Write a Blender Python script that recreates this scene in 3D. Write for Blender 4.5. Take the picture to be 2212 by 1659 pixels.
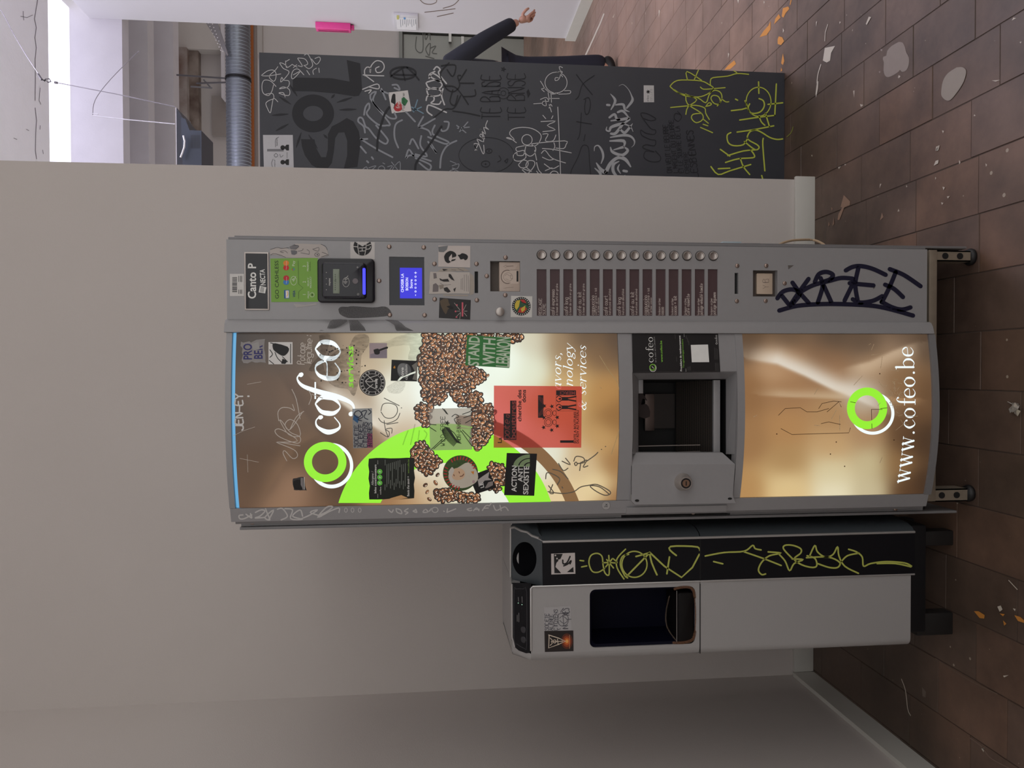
import bpy, bmesh, math, random
from mathutils import Vector, Matrix
from mathutils.geometry import tessellate_polygon
random.seed(7)
SC = bpy.context.scene
COL = SC.collection
for o in list(bpy.data.objects): bpy.data.objects.remove(o)

# ------------------------------------------------------------------ camera
# The photo was taken with the phone held upright and saved on its side: world up is image left.
FPX, W, H = 1640.0, 2212.0, 1659.0
CAM = Vector((0.0, -1.7675, 1.369))
PITCH, YAW, ROLL = math.radians(5.915), math.radians(-0.96), math.radians(0.275)
_f = Vector((math.sin(YAW)*math.cos(PITCH), math.cos(YAW)*math.cos(PITCH), -math.sin(PITCH)))
_r = Vector((math.cos(YAW), -math.sin(YAW), 0)); _d = _f.cross(_r)
R_ = math.cos(ROLL)*_r + math.sin(ROLL)*_d          # to the right in the room
D_ = -math.sin(ROLL)*_r + math.cos(ROLL)*_d         # downwards in the room
F_ = _f
cd = bpy.data.cameras.new('camera'); cam = bpy.data.objects.new('camera', cd); COL.objects.link(cam)
cd.sensor_fit = 'HORIZONTAL'; cd.sensor_width = 36.0; cd.lens = 36.0*FPX/W; cd.clip_start = 0.05
cam.matrix_world = Matrix(((D_.x, R_.x, -F_.x, CAM.x), (D_.y, R_.y, -F_.y, CAM.y), (D_.z, R_.z, -F_.z, CAM.z), (0, 0, 0, 1)))
SC.camera = cam

# ------------------------------------------------------------------ light
w = bpy.data.worlds.new('daylight'); SC.world = w; w.use_nodes = True
bg = w.node_tree.nodes['Background']; bg.inputs[0].default_value = (1.0, 0.98, 0.965, 1); bg.inputs[1].default_value = 1.08
SKY_PANE = 1.9            # brightness of the skylight strip, base for the added panes
SC.view_settings.view_transform = 'Standard'; SC.view_settings.look = 'None'
SC.view_settings.exposure = 0.0; SC.view_settings.gamma = 1.0; SC.view_settings.use_curve_mapping = False

# ------------------------------------------------------------------ helpers
def lin(c):
    return tuple((v/255/12.92 if v/255 <= .04045 else ((v/255+.055)/1.055)**2.4) for v in c)
def ray(x, y):
    return R_*((H-y-H/2)/FPX) + D_*((x-W/2)/FPX) + F_
def atY(x, y, Y): d = ray(x, y); return CAM + d*((Y-CAM.y)/d.y)
def atZ(x, y, Z): d = ray(x, y); return CAM + d*((Z-CAM.z)/d.z)
def atX(x, y, X): d = ray(x, y); return CAM + d*((X-CAM.x)/d.x)
def g(X):                                           # profile of the bowed door
    return -0.0305 + (0.52 if X > -.1 else .69)*(X+.1)**2
class SurfY:
    curved = False
    def __init__(s, Y): s.Y = Y
    def __call__(s, x, y, off=0): return atY(x, y, s.Y-off)
class SurfCurve:
    curved = True
    def __call__(s, x, y, off=0):
        Y = -.02
        for _ in range(5): p = atY(x, y, Y); Y = g(p.x)-off
        return atY(x, y, Y)
class SurfZ:
    curved = False
    def __call__(s, x, y, off=0): return atZ(x, y, off)
class SurfX:
    curved = False
    def __init__(s, X): s.X = X
    def __call__(s, x, y, off=0): return atX(x, y, s.X-off)
FLAT, CURVE, FLOORS = SurfY(0.0), SurfCurve(), SurfZ()

MATS = {}
def nodes(name):
    m = bpy.data.materials.new(name); m.use_nodes = True; nt = m.node_tree
    return m, nt, nt.nodes['Principled BSDF']
def mat(name, rgb, rough=.5, metal=0, var=.06, scale=30, bump=0, bscale=200, spec=.5, stretch=None):
    """procedural surface: base colour with gentle noise variation, optional fine bump"""
    if name in MATS: return MATS[name]
    m, nt, b = nodes(name); c = lin(rgb)
    b.inputs['Roughness'].default_value = rough; b.inputs['Metallic'].default_value = metal
    b.inputs['Specular IOR Level'].default_value = spec
    tc = nt.nodes.new('ShaderNodeTexCoord'); mp = nt.nodes.new('ShaderNodeMapping')
    if stretch: mp.inputs['Scale'].default_value = stretch
    nt.links.new(tc.outputs['Object'], mp.inputs[0])
    n = nt.nodes.new('ShaderNodeTexNoise'); n.inputs['Scale'].default_value = scale; n.inputs['Detail'].default_value = 4
    nt.links.new(mp.outputs[0], n.inputs['Vector'])
    r = nt.nodes.new('ShaderNodeMix'); r.data_type = 'RGBA'
    r.inputs[6].default_value = (*[v*(1-var) for v in c], 1); r.inputs[7].default_value = (*[min(1, v*(1+var)) for v in c], 1)
    nt.links.new(n.outputs['Fac'], r.inputs[0]); nt.links.new(r.outputs[2], b.inputs['Base Color'])
    if bump:
        n2 = nt.nodes.new('ShaderNodeTexNoise'); n2.inputs['Scale'].default_value = bscale; n2.inputs['Detail'].default_value = 3
        nt.links.new(mp.outputs[0], n2.inputs['Vector'])
        bp = nt.nodes.new('ShaderNodeBump'); bp.inputs['Strength'].default_value = bump; bp.inputs['Distance'].default_value = .002
        nt.links.new(n2.outputs['Fac'], bp.inputs['Height']); nt.links.new(bp.outputs[0], b.inputs['Normal'])
    MATS[name] = m; return m
def emi(rgb, strength=1.0, rough=.3):
    k = 'lit_%d_%d_%d_%d' % (*rgb, int(strength*100))
    if k in MATS: return MATS[k]
    m, nt, b = nodes(k); b.inputs['Base Color'].default_value = (.02, .02, .02, 1); b.inputs['Roughness'].default_value = rough
    b.inputs['Emission Color'].default_value = (*lin(rgb), 1); b.inputs['Emission Strength'].default_value = strength
    MATS[k] = m; return m
def pr(rgb, rough=.55):
    """flat printed or painted colour"""
    return mat('ink_%d_%d_%d' % rgb, rgb, rough, 0, .05, 60)
def paper(rgb, trans=.5):
    """thin paper that lets the light behind it through"""
    k = 'paper_%d_%d_%d' % rgb
    if k in MATS: return MATS[k]
    m, nt, b = nodes(k); b.inputs['Base Color'].default_value = (*lin(rgb), 1); b.inputs['Roughness'].default_value = .7
    t = nt.nodes.new('ShaderNodeBsdfTranslucent'); t.inputs[0].default_value = (*lin(rgb), 1)
    n = nt.nodes.new('ShaderNodeTexNoise'); n.inputs['Scale'].default_value = 40; n.inputs['Detail'].default_value = 5
    mr = nt.nodes.new('ShaderNodeMapRange'); mr.inputs[3].default_value = trans-.06; mr.inputs[4].default_value = trans+.06
    nt.links.new(n.outputs['Fac'], mr.inputs[0])
    mx = nt.nodes.new('ShaderNodeMixShader'); nt.links.new(mr.outputs[0], mx.inputs[0])
    nt.links.new(b.outputs[0], mx.inputs[1]); nt.links.new(t.outputs[0], mx.inputs[2])
    nt.links.new(mx.outputs[0], nt.nodes['Material Output'].inputs[0]); MATS[k] = m; return m
def film(rgb, alpha, scale=40):
    """smeared translucent marker film"""
    k = 'film_%d_%d_%d_%d' % (*rgb, int(alpha*100))
    if k in MATS: return MATS[k]
    m, nt, b = nodes(k); b.inputs['Base Color'].default_value = (*lin(rgb), 1); b.inputs['Roughness'].default_value = .5
    n = nt.nodes.new('ShaderNodeTexNoise'); n.inputs['Scale'].default_value = scale; n.inputs['Detail'].default_value = 5
    mr = nt.nodes.new('ShaderNodeMapRange'); mr.inputs[1].default_value = .3; mr.inputs[2].default_value = .7
    mr.inputs[3].default_value = alpha*.45; mr.inputs[4].default_value = min(1, alpha*1.5)
    nt.links.new(n.outputs['Fac'], mr.inputs[0]); nt.links.new(mr.outputs[0], b.inputs['Alpha']); MATS[k] = m; return m

def tag(o, label=None, cat=None, group=None, kind=None):
    if label: o['label'] = label
    if cat: o['category'] = cat
    if group: o['group'] = group
    if kind: o['kind'] = kind
    return o
def thing(name, loc, label, cat, group=None):
    o = bpy.data.objects.new(name, None); o.empty_display_size = .1; o.location = loc; COL.objects.link(o)
    return tag(o, label, cat, group)
def link(o, parent=None):
    COL.objects.link(o)
    if parent:
        o.parent = parent
        if parent.type == 'EMPTY': o.matrix_parent_inverse = Matrix.Translation(-parent.location)
        elif parent.location.length: o.matrix_parent_inverse = Matrix.Translation(-parent.location)
    return o
def mesh(name, verts, faces, m, parent=None, smooth=False, mi=None, label=None):
    me = bpy.data.meshes.new(name); me.from_pydata([tuple(v) for v in verts], [], faces)
    for x in (m if isinstance(m, (list, tuple)) else [m]): me.materials.append(x)
    if mi: me.polygons.foreach_set('material_index', mi)
    if smooth: me.polygons.foreach_set('use_smooth', [True]*len(me.polygons))
    me.update(); o = bpy.data.objects.new(name, me); link(o, parent)
    if label: o['label'] = label
    return o
def bmobj(name, bm, m, parent=None, smooth=False, label=None):
    bmesh.ops.recalc_face_normals(bm, faces=bm.faces)
    me = bpy.data.meshes.new(name); bm.to_mesh(me); bm.free()
    for x in (m if isinstance(m, (list, tuple)) else [m]): me.materials.append(x)
    if smooth:
        me.polygons.foreach_set('use_smooth', [True]*len(me.polygons))
        me.set_sharp_from_angle(angle=math.radians(40))
    o = bpy.data.objects.new(name, me); link(o, parent)
    if label: o['label'] = label
    return o
def abox(bm, x0, x1, y0, y1, z0, z1, bev=0):
    vs = [bm.verts.new((x, y, z)) for x in (x0, x1) for y in (y0, y1) for z in (z0, z1)]
    fs = [bm.faces.new([vs[i] for i in q]) for q in ((0,1,3,2),(4,6,7,5),(0,4,5,1),(2,3,7,6),(0,2,6,4),(1,5,7,3))]
    if bev:
        es = {e for f in fs for e in f.edges}
        bmesh.ops.bevel(bm, geom=list(es), offset=bev, segments=2, affect='EDGES', profile=.5)
def box(name, x0, x1, y0, y1, z0, z1, m, parent=None, bev=0, label=None):
    bm = bmesh.new(); abox(bm, min(x0,x1), max(x0,x1), y0, y1, min(z0,z1), max(z0,z1), bev)
    return bmobj(name, bm, m, parent, bev > 0, label)
def rrect(x0, x1, z0, z1, r, n=6):
    x0, x1 = min(x0,x1), max(x0,x1); z0, z1 = min(z0,z1), max(z0,z1); out = []
    for cx, cz, a0 in ((x1-r, z1-r, 0), (x0+r, z1-r, 90), (x0+r, z0+r, 180), (x1-r, z0+r, 270)):
        for i in range(n+1):
            a = math.radians(a0+90*i/n); out.append((cx+r*math.cos(a), cz+r*math.sin(a)))
    return out
def rbox(name, x0, x1, z0, z1, yf, yb, r, m, parent=None, bev=.003, label=None):
    """rounded-corner block facing -Y with an eased front rim"""
    loops = []
    for ins, y in ((0, yb), (0, yf+bev), (bev*.35, yf+bev*.3), (bev, yf)):
        a, b = min(x0,x1)+ins, max(x0,x1)-ins; c, d = min(z0,z1)+ins, max(z0,z1)-ins
        loops.append([(px, y, pz) for px, pz in rrect(a, b, c, d, max(r-ins, .0005))])
    n = len(loops[0]); vs = [p for L in loops for p in L]; fs = []
    for k in range(len(loops)-1):
        for i in range(n): fs.append((k*n+i, k*n+(i+1) % n, (k+1)*n+(i+1) % n, (k+1)*n+i))
    fs.append(tuple(range((len(loops)-1)*n, len(loops)*n))); fs.append(tuple(reversed(range(n))))
    bm = bmesh.new(); bv = [bm.verts.new(v) for v in vs]
    for f in fs: bm.faces.new([bv[i] for i in f])
    return bmobj(name, bm, m, parent, True, label)
def lathe_data(prof, n=20):
    """prof: (radius, y) front to back, axis along Y"""
    vs, fs = [], []
    for r, y in prof:
        for i in range(n):
            a = 2*math.pi*i/n; vs.append((r*math.cos(a), y, r*math.sin(a)))
    for k in range(len(prof)-1):
        for i in range(n): fs.append((k*n+i, k*n+(i+1) % n, (k+1)*n+(i+1) % n, (k+1)*n+i))
    fs.append(tuple(reversed(range(n)))); fs.append(tuple(range((len(prof)-1)*n, len(prof)*n)))
    return vs, fs
def lathe(name, prof, loc, m, parent=None, n=20, label=None):
    vs, fs = lathe_data(prof, n); bm = bmesh.new(); bv = [bm.verts.new(v) for v in vs]
    for f in fs: bm.faces.new([bv[i] for i in f])
    o = bmobj(name, bm, m, None, True, label); COL.objects.unlink(o); o.location = loc
    COL.objects.link(o)
    if parent: o.parent = parent; o.matrix_parent_inverse = Matrix.Translation(-parent.location)
    return o
def clone(o, loc, parent, label=None):
    c = o.copy(); COL.objects.link(c); c.location = loc; c.parent = parent
    c.matrix_parent_inverse = Matrix.Translation(-parent.location)
    if label: c['label'] = label
    return c
def tube_bm(bm, pts, r, n=8, closed=False):
    pts = [Vector(p) for p in pts]; rings = []
    up = Vector((0, 0, 1))
    for i, p in enumerate(pts):
        t = (pts[min(i+1, len(pts)-1)]-pts[max(i-1, 0)]).normalized()
        a = t.cross(up if abs(t.z) < .95 else Vector((1, 0, 0))).normalized(); b = t.cross(a)
        rr = r[i] if isinstance(r, (list, tuple)) else r
        rings.append([bm.verts.new(p+a*math.cos(2*math.pi*k/n)*rr+b*math.sin(2*math.pi*k/n)*rr) for k in range(n)])
    for A, B in zip(rings, rings[1:]):
        for k in range(n): bm.faces.new((A[k], A[(k+1) % n], B[(k+1) % n], B[k]))
    bm.faces.new(rings[0]); bm.faces.new(list(reversed(rings[-1])))
def tube(name, pts, r, m, parent=None, n=8, label=None):
    bm = bmesh.new(); tube_bm(bm, pts, r, n); return bmobj(name, bm, m, parent, True, label)
def catmull(p, k=5):
    if len(p) < 3: return list(p)
    q = [p[0]]+list(p)+[p[-1]]; out = []
    for i in range(1, len(q)-2):
        for j in range(k):
            t = j/k; a, b, c, d = q[i-1], q[i], q[i+1], q[i+2]
            out.append(tuple(.5*((2*b[m])+(-a[m]+c[m])*t+(2*a[m]-5*b[m]+4*c[m]-d[m])*t*t+(-a[m]+3*b[m]-3*c[m]+d[m])*t**3) for m in range(len(b))))
    out.append(tuple(p[-1])); return out

# ---- lettering --------------------------------------------------------------
def _sans():
    out = {}
    chars = "ABCDEFGHIJKLMNOPQRSTUVWXYZabcdefghijklmnopqrstuvwxyz0123456789.,:;!?'/-+&()éèôçà#@"
    objs = []
    for off in (0, .022):
        for ch in chars+'\0':
            for s in ((ch, 'H'+ch+'H') if ch != '\0' else ('HH',)):
                cu = bpy.data.curves.new('glyph', 'FONT'); cu.body = s; cu.offset = off; cu.resolution_u = 3
                ob = bpy.data.objects.new('glyph', cu); COL.objects.link(ob); objs.append((off, ch, s, ob, cu))
    dg = bpy.context.evaluated_depsgraph_get(); wid = {}
    for off, ch, s, ob, cu in objs:
        me = bpy.data.meshes.new_from_object(ob.evaluated_get(dg))
        vs = [(v.co.x, v.co.y) for v in me.vertices]; fs = [tuple(p.vertices) for p in me.polygons]
        xs = [v[0] for v in vs] or [0, .3]
        if s == 'HH': wid[off] = max(xs)-min(xs)
        elif len(s) == 3: out[(off, ch)][2] = max(xs)-min(xs)
        else: out[(off, ch)] = [vs, fs, 0]
        bpy.data.meshes.remove(me)
    for off, ch, s, ob, cu in objs:
        bpy.data.objects.remove(ob); bpy.data.curves.remove(cu)
    for k in out: out[k][2] -= wid[k[0]]
    return out
SANS = _sans()
CAPH = max(v[1] for v in SANS[(0, 'H')][0])
HAND = {'a':'4616050312324346 4642','b':'0902 0516364543321203','c':'4536160503123243','d':'4942 4536160503123243','e':'044445361605031232','f':'49391812 0636','g':'4616050312324346 4641301001','h':'0902 0516364542','i':'1612 1819','j':'2621100 0'.replace(' ',''),'k':'0902 4603 1442','l':'1912','m':'0602 05162522 25364542','n':'0602 0516364542','o':'160503123243453616','p':'0600 0516364543321203','q':'4640 4536160503123243','r':'0602 04163646','s':'45361605143443321203','t':'19132232 0636','u':'0603123243 4642','v':'062246','w':'0612263246','x':'0642 4602','y':'0622 4610','z':'06460242','é':'044445361605031232 2839','è':'044445361605031232 3829','A':'022942 1535','B':'02093948371606 3645433202','C':'4839190803123243','D':'02092947442202','E':'49090242 0636','F':'490902 0636','G':'483919080312324345 4525','H':'0902 4942 0646','I':'2922','J':'4943321203','K':'0902 4905 1642','L':'090242','M':'0209254942','N':'02094249','O':'190803123243483919','P':'020939483606','Q':'190803123243483919 2442','R':'020939483606 2642','S':'48391908173644321203','T':'0949 2922','U':'0903123243 4349','V':'092249','W':'0912263249','X':'0942 4902','Y':'092649 2622','Z':'09490242','É':'49090242 0636 1929','1':'172922','2':'081939480242','3':'0949264433321203',"'":'2927',',':'2211','+':'2723 0545','-':'0545','.':'2223',':':'2324 2627','/':'0249','!':'2925 2223','?':'0819394724 2223'}
SER = {  # pen-contrast serif letters: strokes of (x, y, width), x-height 1
 'c':(.85,[[(.72,.80,.17),(.74,.76,.15)],[(.76,.82,.06),(.55,.97,.05),(.3,.9,.1),(.13,.5,.2),(.3,.1,.12),(.52,.02,.05),(.8,.24,.04)]]),
 'o':(.95,[[(.45,1,.05),(.17,.78,.15),(.11,.5,.2),(.17,.22,.15),(.45,0,.05),(.73,.22,.15),(.79,.5,.2),(.73,.78,.15),(.45,1,.05)]]),
 'e':(.88,[[(.14,.53,.05),(.78,.55,.05),(.72,.84,.13),(.48,1,.05),(.2,.85,.13),(.11,.5,.2),(.2,.15,.14),(.5,.02,.06),(.8,.22,.04)]]),
 'f':(.62,[[(.72,1.6,.17),(.74,1.56,.15)],[(.76,1.62,.06),(.58,1.72,.05),(.4,1.5,.15),(.36,1,.18),(.36,.02,.18)],[(.08,1,.06),(.68,1,.06)],[(.14,.02,.05),(.6,.02,.05)]]),
 'F':(.62,[[(1.0,1.58,.18),(1.02,1.55,.16)],[(1.04,1.6,.06),(.86,1.72,.06),(.62,1.5,.14),(.45,.9,.2),(.3,.1,.2),(.12,-.42,.14),(-.12,-.56,.06),(-.3,-.46,.06)],[(-.28,-.42,.18),(-.26,-.44,.16)],[(.18,1,.06),(.78,1,.06)]]),
 'b':(.98,[[(.17,1.7,.18),(.17,.08,.18)],[(-.02,1.68,.06),(.18,1.68,.06)],[(.17,.8,.05),(.5,1,.06),(.78,.78,.15),(.84,.5,.2),(.78,.22,.15),(.5,0,.06),(.17,.18,.05)]]),
 'w':(1.32,[[(.12,1,.18),(.4,.02,.18)],[(.4,.02,.05),(.64,.95,.05)],[(.62,1,.18),(.9,.02,.18)],[(.9,.02,.05),(1.14,.98,.05)],[(-.04,.98,.06),(.3,.98,.06)],[(.48,.98,.06),(.78,.98,.06)],[(1.02,.98,.06),(1.28,.98,.06)]]),
 'v':(.9,[[(.12,1,.18),(.44,.02,.18)],[(.44,.02,.05),(.76,.97,.08)],[(-.02,.97,.06),(.28,.97,.06)]]),
 'r':(.72,[[(.2,1,.18),(.2,0,.18)],[(.2,.6,.05),(.42,.97,.08),(.58,.9,.15)],[(0,.98,.06),(.2,.98,.06)]]),
 's':(.75,[[(.62,.76,.05),(.4,.99,.06),(.17,.8,.11),(.35,.53,.18),(.58,.25,.12),(.36,.01,.06),(.1,.24,.05)]]),
 'n':(1.0,[[(.2,1,.18),(.2,0,.18)],[(.2,.66,.05),(.5,.98,.08),(.7,.78,.16),(.72,0,.18)],[(0,.98,.06),(.2,.98,.06)]]),
 'l':(.45,[[(.2,1.7,.18),(.2,0,.18)],[(0,1.68,.06),(.2,1.68,.06)]]),
 'i':(.45,[[(.2,1,.18),(.2,0,.18)],[(.2,1.42,.2),(.22,1.38,.2)],[(0,.98,.06),(.2,.98,.06)]]),
 'a':(.9,[[(.66,1,.18),(.66,.1,.18),(.84,.04,.06)],[(.66,.7,.05),(.42,1,.06),(.16,.72,.15),(.12,.45,.18),(.2,.12,.13),(.4,.02,.06),(.66,.4,.05)]]),
 'g':(.9,[[(.42,1,.05),(.18,.84,.14),(.14,.68,.17),(.2,.46,.13),(.42,.34,.05),(.64,.46,.14),(.68,.68,.17),(.62,.86,.14),(.42,1,.05)],[(.3,.34,.05),(.18,.18,.1),(.5,.04,.16),(.72,-.16,.12),(.5,-.45,.06),(.14,-.36,.12),(.2,-.12,.06),(.4,.02,.05)],[(.66,.9,.06),(.88,.98,.08)]]),
 'y':(.9,[[(.12,1,.18),(.46,.02,.16)],[(.8,.98,.08),(.5,.1,.06),(.28,-.4,.07),(.06,-.44,.14)],[(-.02,.97,.06),(.28,.97,.06)]]),
 '&':(1.3,[[(1.1,.06,.08),(.8,.05,.14),(.36,.95,.18),(.42,1.3,.1),(.62,1.38,.05),(.72,1.16,.08),(.2,.55,.12),(.14,.26,.18),(.42,.02,.08),(.8,.34,.06),(.98,.72,.05)],[(.82,.72,.05),(1.14,.72,.05)]]),
 ',':(.4,[[(.2,.06,.2),(.22,-.06,.14),(.12,-.26,.05)]]), '.':(.45,[[(.2,.08,.2),(.22,.08,.2)]]), ' ':(.5,[])}

class Dec:
    """flat prints and paint laid on a real surface; points are read in photo pixels and cast onto that surface"""
    def __init__(s, surf, off=.0004, zoom=None):
        s.S = surf; s.off = off; s.v = []; s.f = []; s.mi = []; s.m = []; s.z = zoom; s.isl = []
    def at(s, ox, oy, k): s.z = (ox, oy, k); return s
    def px(s, p): return p if s.z is None else (s.z[0]+p[0]/s.z[2], s.z[1]+p[1]/s.z[2])
    def mid(s, m):
        if m not in s.m: s.m.append(m)
        return s.m.index(m)
    def raw(s, pts, faces, m, off):
        b = len(s.v); o = s.off+off
        s.v += [s.S(p[0], p[1], o) for p in pts]; k = s.mid(m); s.isl.append((b, len(s.v)))
        for f in faces: s.f.append(tuple(b+i for i in f)); s.mi.append(k)
    def tris(s, T, m, off):
        lim = 26 if s.S.curved else 1e9; st = list(T); pts, fs = [], []
        while st:
            t = st.pop(); e = [abs(t[i][1]-t[(i+1) % 3][1]) for i in range(3)]; j = e.index(max(e))
            if e[j] > lim:
                a, b, c = t[j], t[(j+1) % 3], t[(j+2) % 3]; q = ((a[0]+b[0])/2, (a[1]+b[1])/2)
                st += [(a, q, c), (q, b, c)]
            else: fs.append(tuple(range(len(pts), len(pts)+3))); pts += list(t)
        s.raw(pts, fs, m, off)
    def poly(s, pts, m, off=0, smooth=0):
        if smooth: pts = catmull(list(pts)+[pts[0]], smooth)[:-1]
        p = [s.px(q) for q in pts]
        T = tessellate_polygon([[Vector((a, b, 0)) for a, b in p]])
        s.tris([tuple(p[i] for i in t) for t in T], m, off); return s
    def rect(s, x0, y0, x1, y1, m, off=0): return s.poly([(x0,y0),(x1,y0),(x1,y1),(x0,y1)], m, off)
    def ell(s, cx, cy, rx, ry, m, off=0, n=28, rot=0):
        c, d = math.cos(rot), math.sin(rot)
        return s.poly([(cx+rx*math.cos(2*math.pi*i/n)*c-ry*math.sin(2*math.pi*i/n)*d, cy+rx*math.cos(2*math.pi*i/n)*d+ry*math.sin(2*math.pi*i/n)*c) for i in range(n)], m, off)
    def ring(s, cx, cy, r1, r0, m, off=0, a0=0, a1=360, n=56, clip=None, keep=None):
        P = [(math.radians(a0+(a1-a0)*i/n)) for i in range(n+1)]; T = []
        R1 = r1 if isinstance(r1, tuple) else (r1, r1); R0 = r0 if isinstance(r0, tuple) else (r0, r0)
        for a, b in zip(P, P[1:]):
            q = [s.px((cx+R[0]*math.cos(t), cy+R[1]*math.sin(t))) for R, t in ((R1,a),(R1,b),(R0,b),(R0,a))]
            if keep and not keep(cx+(R1[0]+R0[0])/2*math.cos((a+b)/2), cy+(R1[1]+R0[1])/2*math.sin((a+b)/2)): continue
            if clip: q = cliphalf(q, clip)
            for i in range(1, len(q)-1): T.append((q[0], q[i], q[i+1]))
        s.tris(T, m, off); return s
    def stroke(s, pts, wd, m, off=0, sm=5, cap=True):
        p = [s.px(q[:2]) for q in pts]; k = 1 if s.z is None else s.z[2]
        ws = [(q[2] if len(q) > 2 else wd)/k for q in pts]
        q = catmull([(*a, b) for a, b in zip(p, ws)], sm) if sm and len(p) > 2 else [(*a, b) for a, b in zip(p, ws)]
        q = [q[0]]+[b for a, b in zip(q, q[1:]) if math.hypot(b[0]-a[0], b[1]-a[1]) > 1e-4]
        L = []; R = []
        if len(q) < 2: q.append((q[0][0]+.5, q[0][1], q[0][2]))
        for i, a in enumerate(q):
            b, c = q[max(i-1, 0)], q[min(i+1, len(q)-1)]; dx, dy = c[0]-b[0], c[1]-b[1]; n = math.hypot(dx, dy) or 1
            h = max(a[2], .2)/2; L.append((a[0]-dy/n*h, a[1]+dx/n*h)); R.append((a[0]+dy/n*h, a[1]-dx/n*h))
        n = len(q); s.raw(L+R, [(i, i+1, n+i+1, n+i) for i in range(n-1)], m, off)
        if cap:
            for a, b in ((q[0], q[1]), (q[-1], q[-2])):
                h = a[2]/2; t = math.atan2(a[1]-b[1], a[0]-b[0])
                s.raw([(a[0]+h*math.cos(t+math.pi*(j/5-.5)), a[1]+h*math.sin(t+math.pi*(j/5-.5))) for j in range(6)], [(0,1,2,3,4,5)], m, off)
        return s
    def strokes(s, L, wd, m, off=0, sm=4):
        for p in L: s.stroke(p, wd, m, off, sm)
        return s
    def text(s, t, o, ex, ey, m, off=0, font='sans', bold=False, slant=0, sw=.11, sp=0, xh=False):
        """o: baseline start, ex: vector of the whole run, ey: vector of the capital height (photo pixels or zoom units)"""
        if font == 'sans':
            X = 0; tr = []
            for ch in t:
                if ch == ' ': X += .32; continue
                vs, fs, ad = SANS[(.022 if bold else 0, ch)]
                tr += [[(vs[i][0]+X, vs[i][1]) for i in f] for f in fs]; X += ad+sp
            hh = CAPH
        elif font == 'hand':
            X = 0; st = []
            for ch in t:
                if ch == ' ': X += .5; continue
                for part in HAND[ch].split(' '):
                    st.append([(X+int(part[i])/8+random.uniform(-.02, .02), (int(part[i+1])-2)/7+random.uniform(-.02, .02)) for i in range(0, len(part)-1, 2)])
                X += .24 if ch in "il'.,:!I" else .68
            hh = 1
        else:
            X = 0; st = []
            for ch in t:
                ad, L = SER[ch]
                for q in L: st.append([(X+a+slant*b, b, c) for a, b, c in q])
                X += ad+sp
            hh = 1.0
        def mp(a, b):
            u = (a+(slant*b if font != 'ser' else 0))/X; v = b/hh
            return (o[0]+ex[0]*u+ey[0]*v, o[1]+ex[1]*u+ey[1]*v)
        if font == 'sans':
            T = []
            for f in tr:
                q = [s.px(mp(a, b)) for a, b in f]
                for i in range(1, len(q)-1): T.append((q[0], q[i], q[i+1]))
            s.tris(T, m, off)
        else:
            el = math.hypot(*ey); 
            for q in st:
                if font == 'hand': s.stroke([mp(a, b) for a, b in q], sw*el, m, off, 3)
                else: s.stroke([(*mp(a, b), c*el) for a, b, c in q], 1, m, off, 6 if len(q) > 2 else 0, cap=q[0][2] > .09)
        return s
    def up(s, t, xb, xt, ys, ye, m, off=0, **k):
        """upright line of lettering: baseline column xb, top column xt, from ys to ye"""
        return s.text(t, (xb, ys), (0, ye-ys), (xt-xb, 0), m, off, **k)
    def build(s, name, parent, label=None, kind=None, split=None):
        if split or (split is None and kind is None and name in ('graffiti', 'marker_smear', 'lettering', 'paint_mark', 'screw_hole', 'glue_residue', 'rust_stain', 'limescale', 'scuff', 'seam', 'bolt_hole', 'guide_rail', 'scratch')):
            return s.clusters(name, parent, label)
        o = mesh(name, s.v, s.f, s.m, parent, mi=s.mi, label=label)
        if kind: o['kind'] = kind
        return o
def _clusters(s, name, parent, label):
    """one part for every separate mark: strokes that touch or nearly touch stay together"""
    B = []; rng = []; par = []
    for i0, i1 in s.isl:
        P = s.v[i0:i1]; B.append([min(p[k] for p in P) for k in range(3)]+[max(p[k] for p in P) for k in range(3)])
    n = len(B); par = list(range(n))
    def find(i):
        while par[i] != i: par[i] = par[par[i]]; i = par[i]
        return i
    sz = [max(b[3+k]-b[k] for k in range(3)) for b in B]
    for i in range(n):
        for j in range(i):
            gap = max(max(B[i][k]-B[j][3+k], B[j][k]-B[i][3+k]) for k in range(3))
            if gap < .16*max(sz[i], sz[j]): par[find(i)] = find(j)
    own = {}
    for i, (a, b) in enumerate(s.isl):
        for v in range(a, b): own[v] = find(i)
    out = None
    for c in sorted(set(own.values())):
        idx = {}; vs = []; fs = []; mi = []; ms = []
        for f, k in zip(s.f, s.mi):
            if own[f[0]] != c: continue
            for v in f:
                if v not in idx: idx[v] = len(vs); vs.append(s.v[v])
            fs.append(tuple(idx[v] for v in f))
            if s.m[k] not in ms: ms.append(s.m[k])
            mi.append(ms.index(s.m[k]))
        out = mesh(name, vs, fs, ms, parent, mi=mi, label=label)
    return out
Dec.clusters = _clusters
def cliphalf(q, clip):
    """keep the part of polygon q with y below clip"""
    out = []
    for a, b in zip(q, q[1:]+q[:1]):
        if a[1] <= clip: out.append(a)
        if (a[1] <= clip) != (b[1] <= clip):
            t = (clip-a[1])/(b[1]-a[1]); out.append((a[0]+t*(b[0]-a[0]), clip))
    return out
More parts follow.
